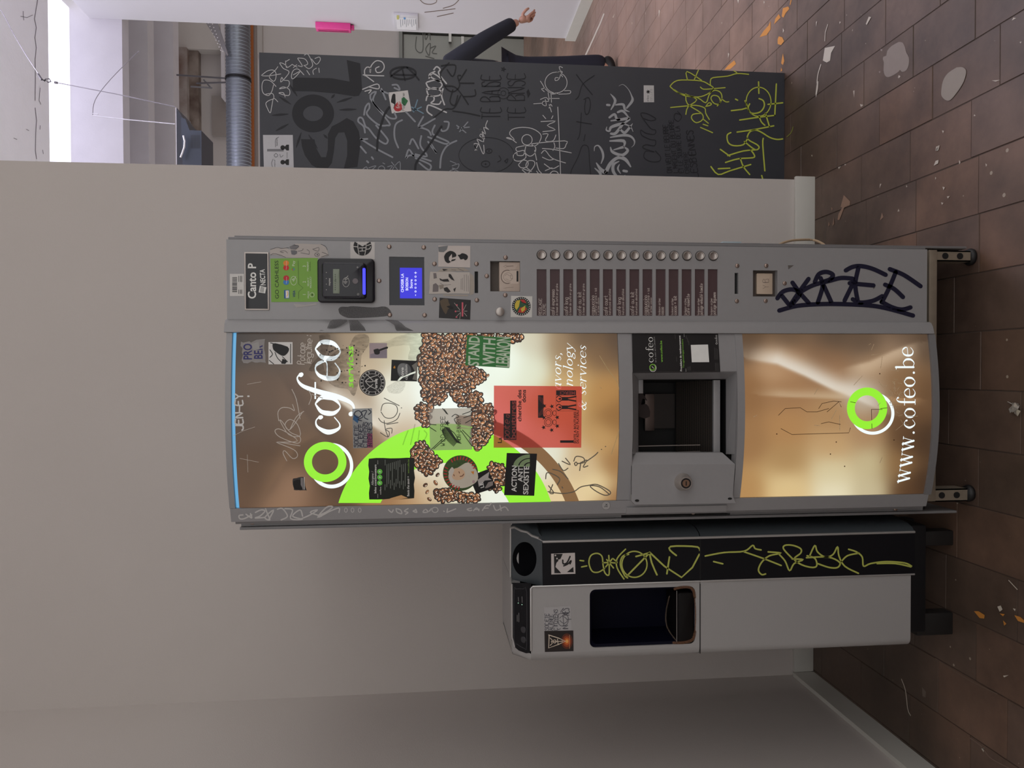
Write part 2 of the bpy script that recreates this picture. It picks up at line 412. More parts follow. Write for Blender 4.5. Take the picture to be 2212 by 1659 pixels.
def sheet(name, surf, quad, m, parent, off=.0009, label=None, n=6, th=.0003, jag=None):
    """a sticker or sheet lying on a surface: a gridded patch between four corner pixels"""
    a, b, c, d = quad; vs, fs = [], []
    for i in range(n+1):
        for j in range(n+1):
            u, v = i/n, j/n
            p = [(a[k]*(1-u)*(1-v)+b[k]*u*(1-v)+c[k]*u*v+d[k]*(1-u)*v) for k in (0, 1)]
            if jag and (i in (0, n) or j in (0, n)): p = [q+random.uniform(-jag, jag) for q in p]
            vs.append(surf(p[0], p[1], off))
    for i in range(n):
        for j in range(n): fs.append((i*(n+1)+j, (i+1)*(n+1)+j, (i+1)*(n+1)+j+1, i*(n+1)+j+1))
    return mesh(name, vs, fs, m, parent, label=label)
def disc(name, surf, cx, cy, rx, ry, m, parent, off=.0009, label=None):
    d = Dec(surf, off); d.ell(cx, cy, rx, ry, m, 0, 40); return d.build(name, parent, label)
# ================================================================== the setting
M_wall = mat('white_plaster', (206, 199, 194), .85, 0, .03, 3, .25, 260)
M_wall2 = mat('white_plaster_hall', (208, 205, 209), .8, 0, .02, 3, .2, 200)
M_base = mat('painted_skirting', (205, 203, 196), .5, 0, .04, 12)
M_conc = mat('concrete_beam', (210, 206, 212), .9, 0, .08, 5, .4, 60)
M_ceil = mat('old_plaster_ceiling', (246, 245, 248), .9, 0, .04, 6, .6, 40)
def stained(name, a, b, scale):
    m, nt, bs = nodes(name); bs.inputs['Roughness'].default_value = .9
    n = nt.nodes.new('ShaderNodeTexNoise'); n.inputs['Scale'].default_value = scale; n.inputs['Detail'].default_value = 8
    tc = nt.nodes.new('ShaderNodeTexCoord'); nt.links.new(tc.outputs['Object'], n.inputs['Vector'])
    cr = nt.nodes.new('ShaderNodeValToRGB'); cr.color_ramp.elements[0].position = .35; cr.color_ramp.elements[1].position = .62
    cr.color_ramp.elements[0].color = (*lin(a), 1); cr.color_ramp.elements[1].color = (*lin(b), 1)
    nt.links.new(n.outputs['Fac'], cr.inputs[0]); nt.links.new(cr.outputs[0], bs.inputs['Base Color']); return m
M_stain = stained('stained_concrete', (120, 98, 88), (178, 170, 166), 2.2)

def tile_material():
    m, nt, b = nodes('worn_clay_tile'); L = nt.links
    tc = nt.nodes.new('ShaderNodeNewGeometry'); oi = nt.nodes.new('ShaderNodeObjectInfo')
    add = nt.nodes.new('ShaderNodeMath'); add.operation = 'ADD'; L.new(tc.outputs['Random Per Island'], add.inputs[0]); L.new(oi.outputs['Random'], add.inputs[1])
    fr = nt.nodes.new('ShaderNodeMath'); fr.operation = 'FRACT'; L.new(add.outputs[0], fr.inputs[0])
    cr = nt.nodes.new('ShaderNodeValToRGB'); e = cr.color_ramp.elements
    e[0].color = (*lin((112, 94, 82)), 1); e[1].color = (*lin((128, 102, 86)), 1)
    for p, c in ((.3, (121, 101, 89)), (.55, (116, 97, 86)), (.8, (126, 102, 87))):
        q = e.new(p); q.color = (*lin(c), 1)
    L.new(fr.outputs[0], cr.inputs[0])
    n = nt.nodes.new('ShaderNodeTexNoise'); n.inputs['Scale'].default_value = 2.6; n.inputs['Detail'].default_value = 9; n.inputs['Roughness'].default_value = .65
    L.new(tc.outputs['Position'], n.inputs['Vector'])
    r1 = nt.nodes.new('ShaderNodeValToRGB'); r1.color_ramp.elements[0].position = .32; r1.color_ramp.elements[1].position = .68
    r1.color_ramp.elements[0].color = (.36, .34, .34, 1); r1.color_ramp.elements[1].color = (1.15, 1.08, 1.04, 1); L.new(n.outputs['Fac'], r1.inputs[0])
    mx = nt.nodes.new('ShaderNodeMix'); mx.data_type = 'RGBA'; mx.blend_type = 'MULTIPLY'; mx.inputs[0].default_value = 1
    L.new(cr.outputs[0], mx.inputs[6]); L.new(r1.outputs[0], mx.inputs[7])
    sp = nt.nodes.new('ShaderNodeSeparateXYZ'); L.new(tc.outputs['Position'], sp.inputs[0])      # paler, pinker passage tiles: its brighter light painted into the tile colour
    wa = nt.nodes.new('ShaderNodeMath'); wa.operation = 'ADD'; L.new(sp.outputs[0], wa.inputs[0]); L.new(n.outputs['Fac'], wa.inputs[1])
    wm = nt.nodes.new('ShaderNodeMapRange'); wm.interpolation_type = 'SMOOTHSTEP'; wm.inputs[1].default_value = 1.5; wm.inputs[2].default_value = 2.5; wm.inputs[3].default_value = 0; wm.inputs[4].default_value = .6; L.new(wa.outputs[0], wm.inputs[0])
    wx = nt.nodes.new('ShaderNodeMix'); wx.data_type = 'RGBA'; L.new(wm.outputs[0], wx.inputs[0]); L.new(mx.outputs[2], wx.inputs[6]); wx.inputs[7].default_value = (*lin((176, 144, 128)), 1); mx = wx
    ng = nt.nodes.new('ShaderNodeTexNoise'); ng.inputs['Scale'].default_value = .9; ng.inputs['Detail'].default_value = 5; L.new(tc.outputs['Position'], ng.inputs['Vector'])
    mg = nt.nodes.new('ShaderNodeMapRange'); mg.inputs[1].default_value = .42; mg.inputs[2].default_value = .62; mg.inputs[3].default_value = 0; mg.inputs[4].default_value = .55; L.new(ng.outputs['Fac'], mg.inputs[0])
    gm = nt.nodes.new('ShaderNodeMix'); gm.data_type = 'RGBA'; L.new(mg.outputs[0], gm.inputs[0]); L.new(mx.outputs[2], gm.inputs[6]); gm.inputs[7].default_value = (*lin((70, 62, 54)), 1); mx = gm
    # scattered pale specks of paint and plaster
    v = nt.nodes.new('ShaderNodeTexVoronoi'); v.inputs['Scale'].default_value = 26; v.inputs['Randomness'].default_value = 1; L.new(tc.outputs['Position'], v.inputs['Vector'])
    n3 = nt.nodes.new('ShaderNodeTexNoise'); n3.inputs['Scale'].default_value = 3.1; L.new(tc.outputs['Position'], n3.inputs['Vector'])
    sub = nt.nodes.new('ShaderNodeMapRange'); sub.inputs[1].default_value = .48; sub.inputs[2].default_value = .72; sub.inputs[3].default_value = .02; sub.inputs[4].default_value = .16; L.new(n3.outputs['Fac'], sub.inputs[0])
    lt = nt.nodes.new('ShaderNodeMath'); lt.operation = 'LESS_THAN'; L.new(v.outputs['Distance'], lt.inputs[0]); L.new(sub.outputs[0], lt.inputs[1])
    gt = nt.nodes.new('ShaderNodeMath'); gt.operation = 'GREATER_THAN'; gt.inputs[1].default_value = .5
    sx = nt.nodes.new('ShaderNodeSeparateColor'); L.new(v.outputs['Color'], sx.inputs[0]); L.new(sx.outputs[0], gt.inputs[0])
    mu = nt.nodes.new('ShaderNodeMath'); mu.operation = 'MULTIPLY'; L.new(lt.outputs[0], mu.inputs[0]); L.new(gt.outputs[0], mu.inputs[1])
    mu2 = nt.nodes.new('ShaderNodeMath'); mu2.operation = 'MULTIPLY'; mu2.inputs[1].default_value = .7; L.new(mu.outputs[0], mu2.inputs[0])
    m2 = nt.nodes.new('ShaderNodeMix'); m2.data_type = 'RGBA'; L.new(mu2.outputs[0], m2.inputs[0]); L.new(mx.outputs[2], m2.inputs[6]); m2.inputs[7].default_value = (*lin((190, 178, 160)), 1)
    L.new(m2.outputs[2], b.inputs['Base Color'])
    n2 = nt.nodes.new('ShaderNodeTexNoise'); n2.inputs['Scale'].default_value = 9; n2.inputs['Detail'].default_value = 6; L.new(tc.outputs['Position'], n2.inputs['Vector'])
    rr = nt.nodes.new('ShaderNodeMapRange'); rr.inputs[3].default_value = .3; rr.inputs[4].default_value = .6; L.new(n2.outputs['Fac'], rr.inputs[0]); L.new(rr.outputs[0], b.inputs['Roughness'])
    bp = nt.nodes.new('ShaderNodeBump'); bp.inputs['Strength'].default_value = .25; bp.inputs['Distance'].default_value = .002; L.new(n2.outputs['Fac'], bp.inputs['Height']); L.new(bp.outputs[0], b.inputs['Normal'])
    return m
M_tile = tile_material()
M_grout = mat('dark_grout', (78, 65, 57), .9, 0, .2, 40)

def struct(o): o['kind'] = 'structure'; return o
XL, XR, YB = -1.108, 3.18, 0.86
ZC = 4.42
floor = struct(box('floor', XL-.15, 9, -4, 10, -.06, -.0016, M_grout))
tag(floor, 'worn brown clay tile floor with paint splashes', 'floor')

def project(p):
    q = p-CAM; z = q.dot(F_); return (W/2+FPX*q.dot(D_)/z, H/2-FPX*q.dot(R_)/z) if z > .05 else (-9, -9)
def floor_tiles():
    TW, TL, gap = .148, .25, .0018
    tiles = []
    k0 = math.floor((XL-.837)/TW)-1
    for k in range(k0, 56):
        x0 = .837+k*TW
        if x0+TW < XL or x0 > 8.9: continue
        ph = {0: .038, -1: -.048, -2: .05, 1: .173}.get(k, random.uniform(0, .25))
        y = -4+((ph+4) % TL)-TL
        while y < 9.6:
            if y >= -4: tiles.append((x0, y))
            y += TL
    bm = bmesh.new(); bw = .0011
    a, b = (TW-gap)/2, (TL-gap)/2
    def add(bm, cx, cy, dz=0, tx=0, ty=0):
        lo = [bm.verts.new((cx+sx*a, cy+sy*b, -.003)) for sx, sy in ((-1,-1),(1,-1),(1,1),(-1,1))]
        hi = [bm.verts.new((cx+sx*(a-bw), cy+sy*(b-bw), dz+sx*tx+sy*ty)) for sx, sy in ((-1,-1),(1,-1),(1,1),(-1,1))]
        bm.faces.new(hi)
        for i in range(4): bm.faces.new((lo[i], lo[(i+1) % 4], hi[(i+1) % 4], hi[i]))
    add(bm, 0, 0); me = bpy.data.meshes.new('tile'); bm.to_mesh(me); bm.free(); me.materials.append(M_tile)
    vis = []
    for x, y in tiles:
        c = Vector((x+TW/2, y+TL/2, 0)); u, v = project(c)
        if -40 < u < W+60 and -60 < v < H+60 and c.x > XL and y < 5.2 and not (c.x < .69 and c.y > .9) and not (c.y > 1.2 and c.x < c.y*.40+.72*.98-.05):
            vis.append(((c-CAM).length, x, y))
    vis.sort(); near = {(x, y) for _, x, y in vis[:298]}
    rest = bmesh.new()
    for x, y in tiles:
        cx, cy = x+TW/2, y+TL/2
        if (x, y) in near:
            o = bpy.data.objects.new('tile', me); COL.objects.link(o); o.location = (cx, cy, random.uniform(-.0008, .0008))
            o.rotation_euler = (random.uniform(-.003, .003), random.uniform(-.004, .004), 0); o.parent = floor
            if cx-TW/2 < XL: o.scale.x = .98
        else: add(rest, cx, cy, random.uniform(-.0006, .0006), random.uniform(-.0003, .0003), random.uniform(-.0004, .0004))
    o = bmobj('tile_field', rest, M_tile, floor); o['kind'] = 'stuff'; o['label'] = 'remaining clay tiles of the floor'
floor_tiles()

tag(struct(box('wall_back', XL, .688, YB, YB+.14, 0, ZC, M_wall)), 'plain white wall behind the coffee machine, ending at the passage', 'wall')
tag(struct(box('wall_left', XL-.15, XL, -4, YB+.14, 0, ZC, M_wall)), 'white side wall left of the water dispenser', 'wall')
tag(struct(box('light_block_wall', XL-.15, XR+.16, -4.15, -4, 0, .95, M_wall)), 'added low wall behind the viewer, keeps low light out', 'wall')  # unseen, added to cut low light reaching under the machine
wr = tag(struct(box('wall_right', XR, XR+.16, 1.2, 5.45, 0, ZC, M_wall2)), 'bright white hall wall with pink box and framed sheet', 'wall')
tag(struct(box('baseboard_back', XL+.0145, .697, YB-.014, YB, 0, .073, M_base, None, .002)), 'white skirting along the wall behind the machine', 'skirting')
bl = struct(box('baseboard_left', XL, XL+.014, -4, YB-.0145, 0, .078, M_base)); tag(bl, 'white skirting along the left side wall', 'skirting')
br = struct(box('baseboard_right', XR-.02, XR, 1.2, 5.46, 0, .1, M_base)); tag(br, 'white skirting along the bright hall wall', 'skirting')
bm = bmesh.new()                                  # ceiling with an opening for the added light panes over the passage
for x0, x1, y0, y1 in ((XL-.15, 9, -4, 1.8), (XL-.15, 1.5, 1.8, 3.35), (3.0, 9, 1.8, 3.35), (XL-.15, 9, 3.35, 4.7)): abox(bm, x0, x1, y0, y1, ZC, ZC+.2)
tag(struct(bmobj('ceiling', bm, M_ceil)), 'cracked white plaster ceiling beside the skylight', 'ceiling')
class SurfC:
    curved = False
    def __call__(s, x, y, off=0): return atZ(x, y, ZC-off)
d = Dec(SurfC(), .0015).at(0, 0, 3.687); k = pr((120, 112, 118))
d.strokes([[(300,0),(285,90),(275,150),(290,220),(278,300),(290,380),(280,470),(282,620),(280,800)],[(280,860),(292,960),(285,1060),(282,1200),(292,1265)]], 5, k, sm=0)
d.strokes([[(165,130),(215,140),(260,120)],[(185,90),(190,160)],[(320,700),(312,800),(325,830)],[(210,1030),(230,1040)],[(110,1100),(135,1110)],[(340,1195),(345,1225)],[(320,1000),(318,1030)]], 4, k, sm=0)
d.build('crack', bpy.data.objects['ceiling'], 'crack in the plaster')

# the skylight strip and the beamed hall behind it
sky_m = emi((236, 234, 255), SKY_PANE)
wn = bpy.data.objects.new('window_1', None); COL.objects.link(wn); wn.location = (2, 5.05, ZC+.2)
tag(struct(wn), 'bright overexposed skylight strip between ceiling and beams', 'skylight')
for x0, x1 in ((XL, .15), (.15, 1.4), (1.4, XR+.1)): box('pane', x0+.02, x1-.02, 4.71, 5.44, ZC+.17, ZC+.18, sky_m, wn)
for x in (XL, .15, 1.4): box('glazing_bar', x-.02, x+.02, 4.7, 5.45, ZC+.14, ZC+.19, M_ceil, wn)
fill_root = bpy.data.objects.new('fill_panes', None); COL.objects.link(fill_root); fill_root.location = (2.25, 2.55, ZC+.2)  # unseen glowing panes, added to brighten the passage floor
tag(struct(fill_root), 'added unseen light panes in the ceiling over the passage', 'skylight')
for i in range(2): box('pane', 1.5+i*.75+.02, 1.5+(i+1)*.75-.02, 1.81, 3.34, ZC+.17, ZC+.18, emi((236, 234, 255), SKY_PANE*7), fill_root)
for i in range(3): box('glazing_bar', 1.5+i*.75-.02, 1.5+i*.75+.02, 1.8, 3.35, ZC+.14, ZC+.19, M_ceil, fill_root)
tag(struct(box('trim_1', 0, 9, 5.45, 5.6, atY(265, 200, 5.45).z, 5.4, M_conc)), 'first concrete ceiling beam beyond the skylight', 'beam')
tag(struct(box('trim_2', 0, 9, 6.6, 6.78, atY(320, 200, 6.6).z, 5.4, M_conc)), 'second concrete ceiling beam of the hall', 'beam')
tag(struct(box('trim_3', 0, 9, 7.8, 8.0, atY(375, 200, 7.8).z, 5.4, M_conc)), 'third concrete ceiling beam of the hall', 'beam')
tag(struct(box('ceiling_hall', 0, 9, 5.45, 9.9, 5.4, 5.5, M_conc)), 'concrete ceiling of the hall behind', 'ceiling')
M_far = mat('hall_wall', (192, 186, 184), .85, 0, .06, 2)
wf = tag(struct(box('wall_far', 0, 9, 9.67, 9.85, 0, 5.4, M_far)), 'grey end wall of the hall with stained upper part', 'wall')
def fb(name, x0, y0, x1, y1, Y, th, m):
    a, b = atY(x0, y0, Y), atY(x1, y1, Y); return box(name, a.x, b.x, Y, Y+th, a.z, b.z, m, wf)
fb('stained_ledge', 377, 400, 403, 102, 9.45, .22, M_stain)
fb('stained_pier', 403, 400, 428, 104, 9.55, .12, stained('brown_stain', (92, 74, 66), (150, 138, 130), 3))
fb('plaster_panel', 377, 104, 482, 30, 9.5, .17, mat('pale_plaster', (200, 194, 190), .9, 0, .05, 4))
fb('niche_panel', 458, 292, 500, 208, 9.6, .07, mat('niche_plaster', (150, 142, 138), .9, 0, .06, 4))
fb('ledge', 478, 210, 484, 30, 9.4, .27, M_conc)
fb('wall_strip', 556, 118, 566, 40, 9.6, .07, mat('pale_strip', (178, 172, 168), .8))
# graffiti on the bright wall
d = Dec(SurfX(XR), .001).at(480, 0, 2.514); k = pr((112, 92, 80))
d.strokes([[(1075,0),(1095,18),(1130,24),(1160,14),(1165,0)],[(1285,0),(1255,28),(1200,45)],[(1100,67),(1180,58),(1265,48)],[(1168,90),(1215,80),(1255,71)]], 4, k)
d.build('graffiti', wr, 'brown marker scribble')
# door at the end of the hall
dr = bpy.data.objects.new('door_1', None); COL.objects.link(dr); a, b = atY(862, 60, 9.6), atY(1130, 150, 9.6); dr.location = ((a.x+b.x)/2, 9.6, 0)
tag(struct(dr), 'pale grey green metal door with scribbled tag at the hall end', 'door')
M_door = mat('grey_green_door', (150, 152, 146), .5, 0, .05, 6)
box('door_leaf', b.x-.55, a.x-.1, 9.58, 9.66, 0, a.z-.07, M_door, dr, .003)
bm = bmesh.new(); abox(bm, a.x-.06, a.x+.02, 9.55, 9.67, 0, a.z); abox(bm, b.x-.63, b.x-.57, 9.55, 9.67, 0, a.z); abox(bm, b.x-.63, a.x+.02, 9.55, 9.67, a.z-.05, a.z); bmobj('door_frame', bm, mat('door_frame_grey', (128, 130, 126), .5), dr)
bm = bmesh.new()
for u, v in ((972, 86), (999, 95)):
    p = atY(u, v, 9.55); abox(bm, p.x-.05, p.x+.09, 9.5, 9.54, p.z-.02, p.z+.02); abox(bm, p.x-.05, p.x-.02, 9.52, 9.6, p.z-.02, p.z+.02)
bmobj('door_handle', bm, mat('steel_handle', (170, 168, 165), .3, .9), dr)
d = Dec(SurfY(9.58), .003).at(480, 0, 2.514); k = pr((92, 94, 90))
d.strokes([[(1055,200),(1050,260),(1070,285),(1090,270),(1090,180)],[(1100,178),(1105,215),(1125,180),(1130,215)],[(1120,300),(1105,265),(1130,235),(1125,300)],[(1130,262),(1160,250),(1140,285),(1165,292)],[(1105,305),(1150,318)]], 5, k)
d.build('graffiti', dr, 'grey tag on the door')

# ---- paint on the floor
d = Dec(FLOORS, .0011); d.at(1750, 0, 4.74); pu = pr((150, 138, 130), .7)
d.poly([(905,430),(945,435),(970,480),(985,540),(1012,590),(1010,660),(985,720),(940,735),(920,715),(905,735),(850,770),(795,790),(765,770),(752,720),(755,640),(745,610),(750,580),(780,570),(790,520),(835,470)], pu, 0, 2)
d.poly([(910,770),(925,785),(905,805),(895,790)], pu); d.poly([(720,500),(740,505),(735,525),(722,520)], pu); d.poly([(700,735),(720,725),(715,750)], pu)
d.build('paint_spot', floor, 'pale grey putty blot with a notch')
d = Dec(FLOORS, .0011); d.at(1750, 0, 4.74)
d.poly([(1500,690),(1560,688),(1595,720),(1590,780),(1560,860),(1500,950),(1440,1020),(1395,1028),(1350,990),(1342,940),(1360,830),(1410,750)], pr((158, 148, 138), .7), 0, 3)
d.build('paint_spot', floor, 'oval pale grey putty blot')
org = pr((206, 138, 60), .6)
d = Dec(FLOORS, .0012); d.at(1200, 0, 3.95)
for P in ([(1985,55),(1995,75),(1965,110),(1945,150),(1930,140),(1940,70)],[(1905,120),(1920,150),(1890,180),(1865,208),(1875,160)],[(1835,180),(1835,250),(1800,300),(1740,318),(1775,265),(1815,220)],[(1905,310),(1935,318),(1950,350),(1925,385),(1895,375),(1895,335)],[(1525,515),(1540,545),(1490,590),(1440,597),(1470,560)],[(1940,455),(1952,520),(1940,555),(1925,540)],[(1925,575),(1935,600),(1920,612)],[(2005,0),(2015,0),(2003,45),(1998,40)]):
    d.poly(P, org)
d.at(1750, 1250, 4.056)
for P in ([(1435,285),(1475,285),(1530,320),(1525,350),(1485,345)],[(1660,305),(1705,310),(1690,330)],[(1690,365),(1720,395),(1700,412)],[(1790,320),(1840,335),(1874,365),(1874,388),(1820,370)]): d.poly(P, org)
d.build('paint_mark', floor, 'orange marking paint remains')
wsp = pr((205, 196, 182), .7)
d = Dec(FLOORS, .0013); d.at(1750, 0, 4.74)
for P in ([(150,490),(255,470),(215,540),(205,620),(170,640),(130,620)],[(600,170),(625,175),(580,255),(570,245)],[(300,220),(315,225),(300,245)],[(60,225),(72,215),(60,275)],[(70,840),(85,830),(80,910),(60,1000),(55,960)],[(2080,180),(2110,185),(2065,210)],[(1860,825),(1945,818),(1900,835)],[(1350,1335),(1370,1340),(1360,1365)],[(1295,1510),(1320,1490),(1310,1540),(1285,1545)],[(1680,1170),(1695,1185),(1675,1190)],[(440,930),(455,925),(450,1000)],[(510,1065),(545,1075),(520,1095)],[(2145,430),(2165,425),(2155,445)],[(905,770),(925,780),(905,800)]): d.poly(P, wsp)
d.stroke([(180,250),(155,330),(150,420)], 7, wsp, sm=0); d.stroke([(110,660),(80,760),(70,850)], 9, wsp)
d.at(1750, 300, 4.74); tanp = pr((158, 128, 108), .7)
for P in ([(345,575),(370,600),(410,640),(405,680),(350,700),(300,830),(280,830),(290,770),(330,700),(310,700)],[(215,700),(230,710),(222,740)],[(240,800),(245,870),(228,890)],[(190,845),(200,880),(185,895)],[(735,755),(750,800),(715,835)]): d.poly(P, tanp)
for P in ([(715,460),(730,460),(710,505)],[(985,470),(995,490),(982,495)],[(1285,225),(1315,215),(1310,250),(1265,275)],[(1290,80),(1325,65),(1315,110),(1285,125)],[(905,715),(915,740),(895,745)],[(1525,215),(1540,240),(1525,260)],[(1795,250),(1812,265),(1800,285)],[(1280,390),(1292,400),(1280,418)],[(1355,490),(1380,495),(1365,525)],[(1400,590),(1430,585),(1410,610)],[(1340,650),(1365,655),(1350,675)],[(285,290),(315,280),(295,310)],[(350,260),(370,255),(358,275)],[(10,165),(25,165),(20,185)]): d.poly(P, wsp)
d.at(1750, 1250, 4.056)
d.stroke([(800,880),(835,980),(855,1140),(880,1200)], 6, wsp); d.stroke([(1740,15),(1815,95)], 7, wsp); d.poly([(980,950),(1015,990),(1010,1040),(985,1030)], pr((120,108,98)))
for P in ([(1640,245),(1670,235),(1685,270),(1660,290)],[(1775,260),(1800,265),(1795,285)],[(1500,1490),(1525,1480),(1520,1520)],[(1690,850),(1740,845),(1700,865)]): d.poly(P, wsp)
d.stroke([(1400,1395),(1500,1470),(1580,1570),(1740,1659)], 8, pr((132, 112, 100))); d.stroke([(1100,700),(1280,820),(1450,920),(1640,1010)], 7, pr((116, 98, 86)))
d.at(1200, 0, 3.95)
d.stroke([(412,120),(385,190),(340,290),(290,400),(228,530)], 12, wsp, sm=0)
for P in ([(880,85),(892,90),(880,150)],[(650,190),(656,195),(652,210)],[(1552,0),(1565,0),(1558,30)],[(1775,10),(1785,15),(1778,35)],[(1472,450),(1482,460),(1472,495)],[(505,115),(495,150),(485,150)],[(1940,240),(1950,260),(1940,280)]): d.poly(P, wsp)
d.build('paint_splash', floor, 'scattered white paint splashes', 'stuff')
d = Dec(FLOORS, .0012).at(1260, 100, 4.424); d.stroke([(1945,865),(1985,825),(2005,770)], 7, pr((150,158,70))); d.build('paint_mark', floor, 'yellow green marker stroke')
# ================================================================== the coffee vending machine
M_grey = mat('grey_metallic_paint', (156, 155, 156), .42, .15, .03, 80)
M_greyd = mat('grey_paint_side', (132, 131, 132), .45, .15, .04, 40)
M_blk = mat('black_plastic', (26, 26, 30), .35, 0, .1, 60)
M_dark = mat('dark_inside', (12, 12, 13), .6, 0, .2, 30)
M_steel = mat('brushed_steel', (186, 178, 172), .36, .75, .06, 90)
M_leg = mat('galvanised_dirty', (150, 138, 122), .55, .5, .18, 40)
INK_W, INK_K, INK_G = pr((236, 236, 232)), pr((18, 17, 18)), pr((150, 200, 80))
vm = thing('coffee_vending_machine', (-.025, .4, 0), 'tall grey coffee vending machine with backlit brown front, stickers and graffiti', 'vending machine')
def PY(x, y, Y=0.0): p = atY(x, y, Y); return p.x, p.z
def PC(x, y): p = CURVE(x, y, 0); return p.x, p.z

# cabinet behind the door
ZT, ZB = 1.83, .152
bm = bmesh.new()
hz0, hz1 = PC(1592, 905)[1]-.01, PC(1366, 905)[1]+.01
abox(bm, -.356, .306, .036, .78, .135, hz0); abox(bm, -.356, .306, .036, .78, hz1, 1.812); abox(bm, -.356, .306, .2, .78, hz0, hz1); abox(bm, .12, .306, .036, .2, hz0, hz1)
bmobj('cabinet', bm, M_greyd, vm)
box('side_plate', -.3635, -.357, .03, .78, .047, 1.814, M_greyd, vm, .001)
box('side_plate', .3065, .3125, .03, .78, .025, 1.82, M_greyd, vm, .001)
box('underside', -.356, .306, .05, .77, .12, .135, M_dark, vm)
# flat right-hand door leaf with its cut-outs
XRIB0, XRIB1, XE = .1192, .0886, .2985
def plate(name, x0, x1, z0, z1, yf, yb, holes, m, parent, hd=None):
    hx = [(min(a, b), max(a, b), min(c, d_), max(c, d_)) for a, b, c, d_ in holes]
    xs = sorted({x0, x1, *[v for h in hx for v in h[:2]]}); zs = sorted({z0, z1, *[v for h in hx for v in h[2:]]})
    bm = bmesh.new(); V = {}
    def vt(x, z, y):
        k = (round(x, 6), round(z, 6), y)
        if k not in V: V[k] = bm.verts.new((x, y, z))
        return V[k]
    inh = lambda x, z: any(a < x < b and c < z < d_ for a, b, c, d_ in hx)
    for a, b in zip(xs, xs[1:]):
        for c, d_ in zip(zs, zs[1:]):
            if not inh((a+b)/2, (c+d_)/2): bm.faces.new([vt(a, c, yf), vt(b, c, yf), vt(b, d_, yf), vt(a, d_, yf)])
    for a, b, c, d_ in hx+[(x0, x1, z0, z1)]:
        q = [(a, c), (b, c), (b, d_), (a, d_)]
        for i in range(4):
            p, r = q[i], q[(i+1) % 4]
            bm.faces.new([bm.verts.new((p[0], yf, p[1])), bm.verts.new((r[0], yf, r[1])), bm.verts.new((r[0], yb, r[1])), bm.verts.new((p[0], yb, p[1]))])
    return bmobj(name, bm, m, parent)
def rectpx(x0, y0, x1, y1, Y=0.0):
    a, b = atY(x0, (y0+y1)/2, Y), atY(x1, (y0+y1)/2, Y); c, d_ = atY((x0+x1)/2, y0, Y), atY((x0+x1)/2, y1, Y)
    return (min(c.x, d_.x), max(c.x, d_.x), min(a.z, b.z), max(a.z, b.z))
LBX = [472,585,699,812,925,1037,1150,1263,1375,1488,1598,1709,1821,1932]
labels = [rectpx(1040+u/3.95, 581.5, 1040+(u+84)/3.95, 682) for u in LBX]
h_disp = rectpx(840.7, 555, 916.7, 659.5); h_coin = rectpx(1059, 564, 1123.5, 629.6)
h_slot = rectpx(1025.3, 586.3, 1032.8, 633); h_slot2 = rectpx(1587, 589.5, 1594.7, 634.8); h_ret = rectpx(1626.5, 584, 1679.5, 640.5)
plate('front_leaf', XRIB0, XE, ZB, ZT, 0.0, .03, labels+[h_disp, h_coin, h_slot, h_slot2, h_ret], M_grey, vm)
# folded right edge and top cap of the leaf
bm = bmesh.new(); abox(bm, XE, XE+.007, .006, .03, ZB, ZT-.002, .002); bmobj('leaf_edge', bm, M_greyd, vm, True)
# raised rib between the flat leaf and the bowed front
def sweepz(name, prof, z0, z1, m, parent, smooth=True):
    n = len(prof); vs = [(x, y, z0) for x, y in prof]+[(x, y, z1) for x, y in prof]
    bm = bmesh.new(); b = [bm.verts.new(v) for v in vs]
    for i in range(n): bm.faces.new((b[i], b[(i+1) % n], b[n+(i+1) % n], b[n+i]))
    bm.faces.new(b[:n]); bm.faces.new(b[n:]); return bmobj(name, bm, m, parent, smooth)
sweepz('centre_rib', [(XRIB0, .03), (XRIB0, -.001), (XRIB0-.003, -.008), (XRIB0-.012, -.0145), (XRIB1+.001, -.0205), (XRIB1, -.0195), (XRIB1, .03)], ZB-.006, ZT+.002, M_grey, vm)
def cbar(name, z0, z1, X0, X1, proud, depth, m, parent, n=22, label=None, col=None):
    """bowed band following the door front"""
    xs = [X0+(X1-X0)*i/n for i in range(n+1)]; bm = bmesh.new()
    A = [[bm.verts.new((x, g(x)-proud, z)) for x in xs] for z in (z0, z1)]
    B = [[bm.verts.new((x, g(x)-proud+depth, z)) for x in xs] for z in (z0, z1)]
    for i in range(n):
        bm.faces.new((A[0][i], A[0][i+1], A[1][i+1], A[1][i])); bm.faces.new((B[0][i], B[0][i+1], B[1][i+1], B[1][i]))
        bm.faces.new((A[0][i], A[0][i+1], B[0][i+1], B[0][i])); bm.faces.new((A[1][i], A[1][i+1], B[1][i+1], B[1][i]))
    for i in (0, n): bm.faces.new((A[0][i], A[1][i], B[1][i], B[0][i]))
    return bmobj(name, bm, m, parent, True, label)
XPL = PC(1000, 1087)[0]               # left edge of the lit panels
XPR = XRIB1-.0006
zc = lambda v: PC(v, 905)[1]
cbar('top_trim', zc(500), zc(487.5), XPL, XPR, .005, .03, M_grey, vm)
cbar('light_strip', zc(508), zc(500.5), XPL, XPR, -.004, .01, emi((108, 180, 228), .85), vm, label='thin blue white strip of light')
cbar('cross_bar', zc(1366), zc(1337.5), XPL, XPR, .004, .03, M_grey, vm)
cbar('cross_bar', zc(1608), zc(1592), XPL, XPR, .004, .03, M_grey, vm)
cbar('bottom_trim', zc(2026), zc(2012), XPL-.002, XPR, .006, .03, M_greyd, vm)
XSL = -.3395
cbar('left_stile', ZB-.004, ZT-.004, XSL, XPL-.0006, .005, .03, M_grey, vm, 8)
cbar('stile_edge', ZB-.004, ZT-.01, XSL-.0075, XSL-.0004, -.006, .025, M_greyd, vm, 3)
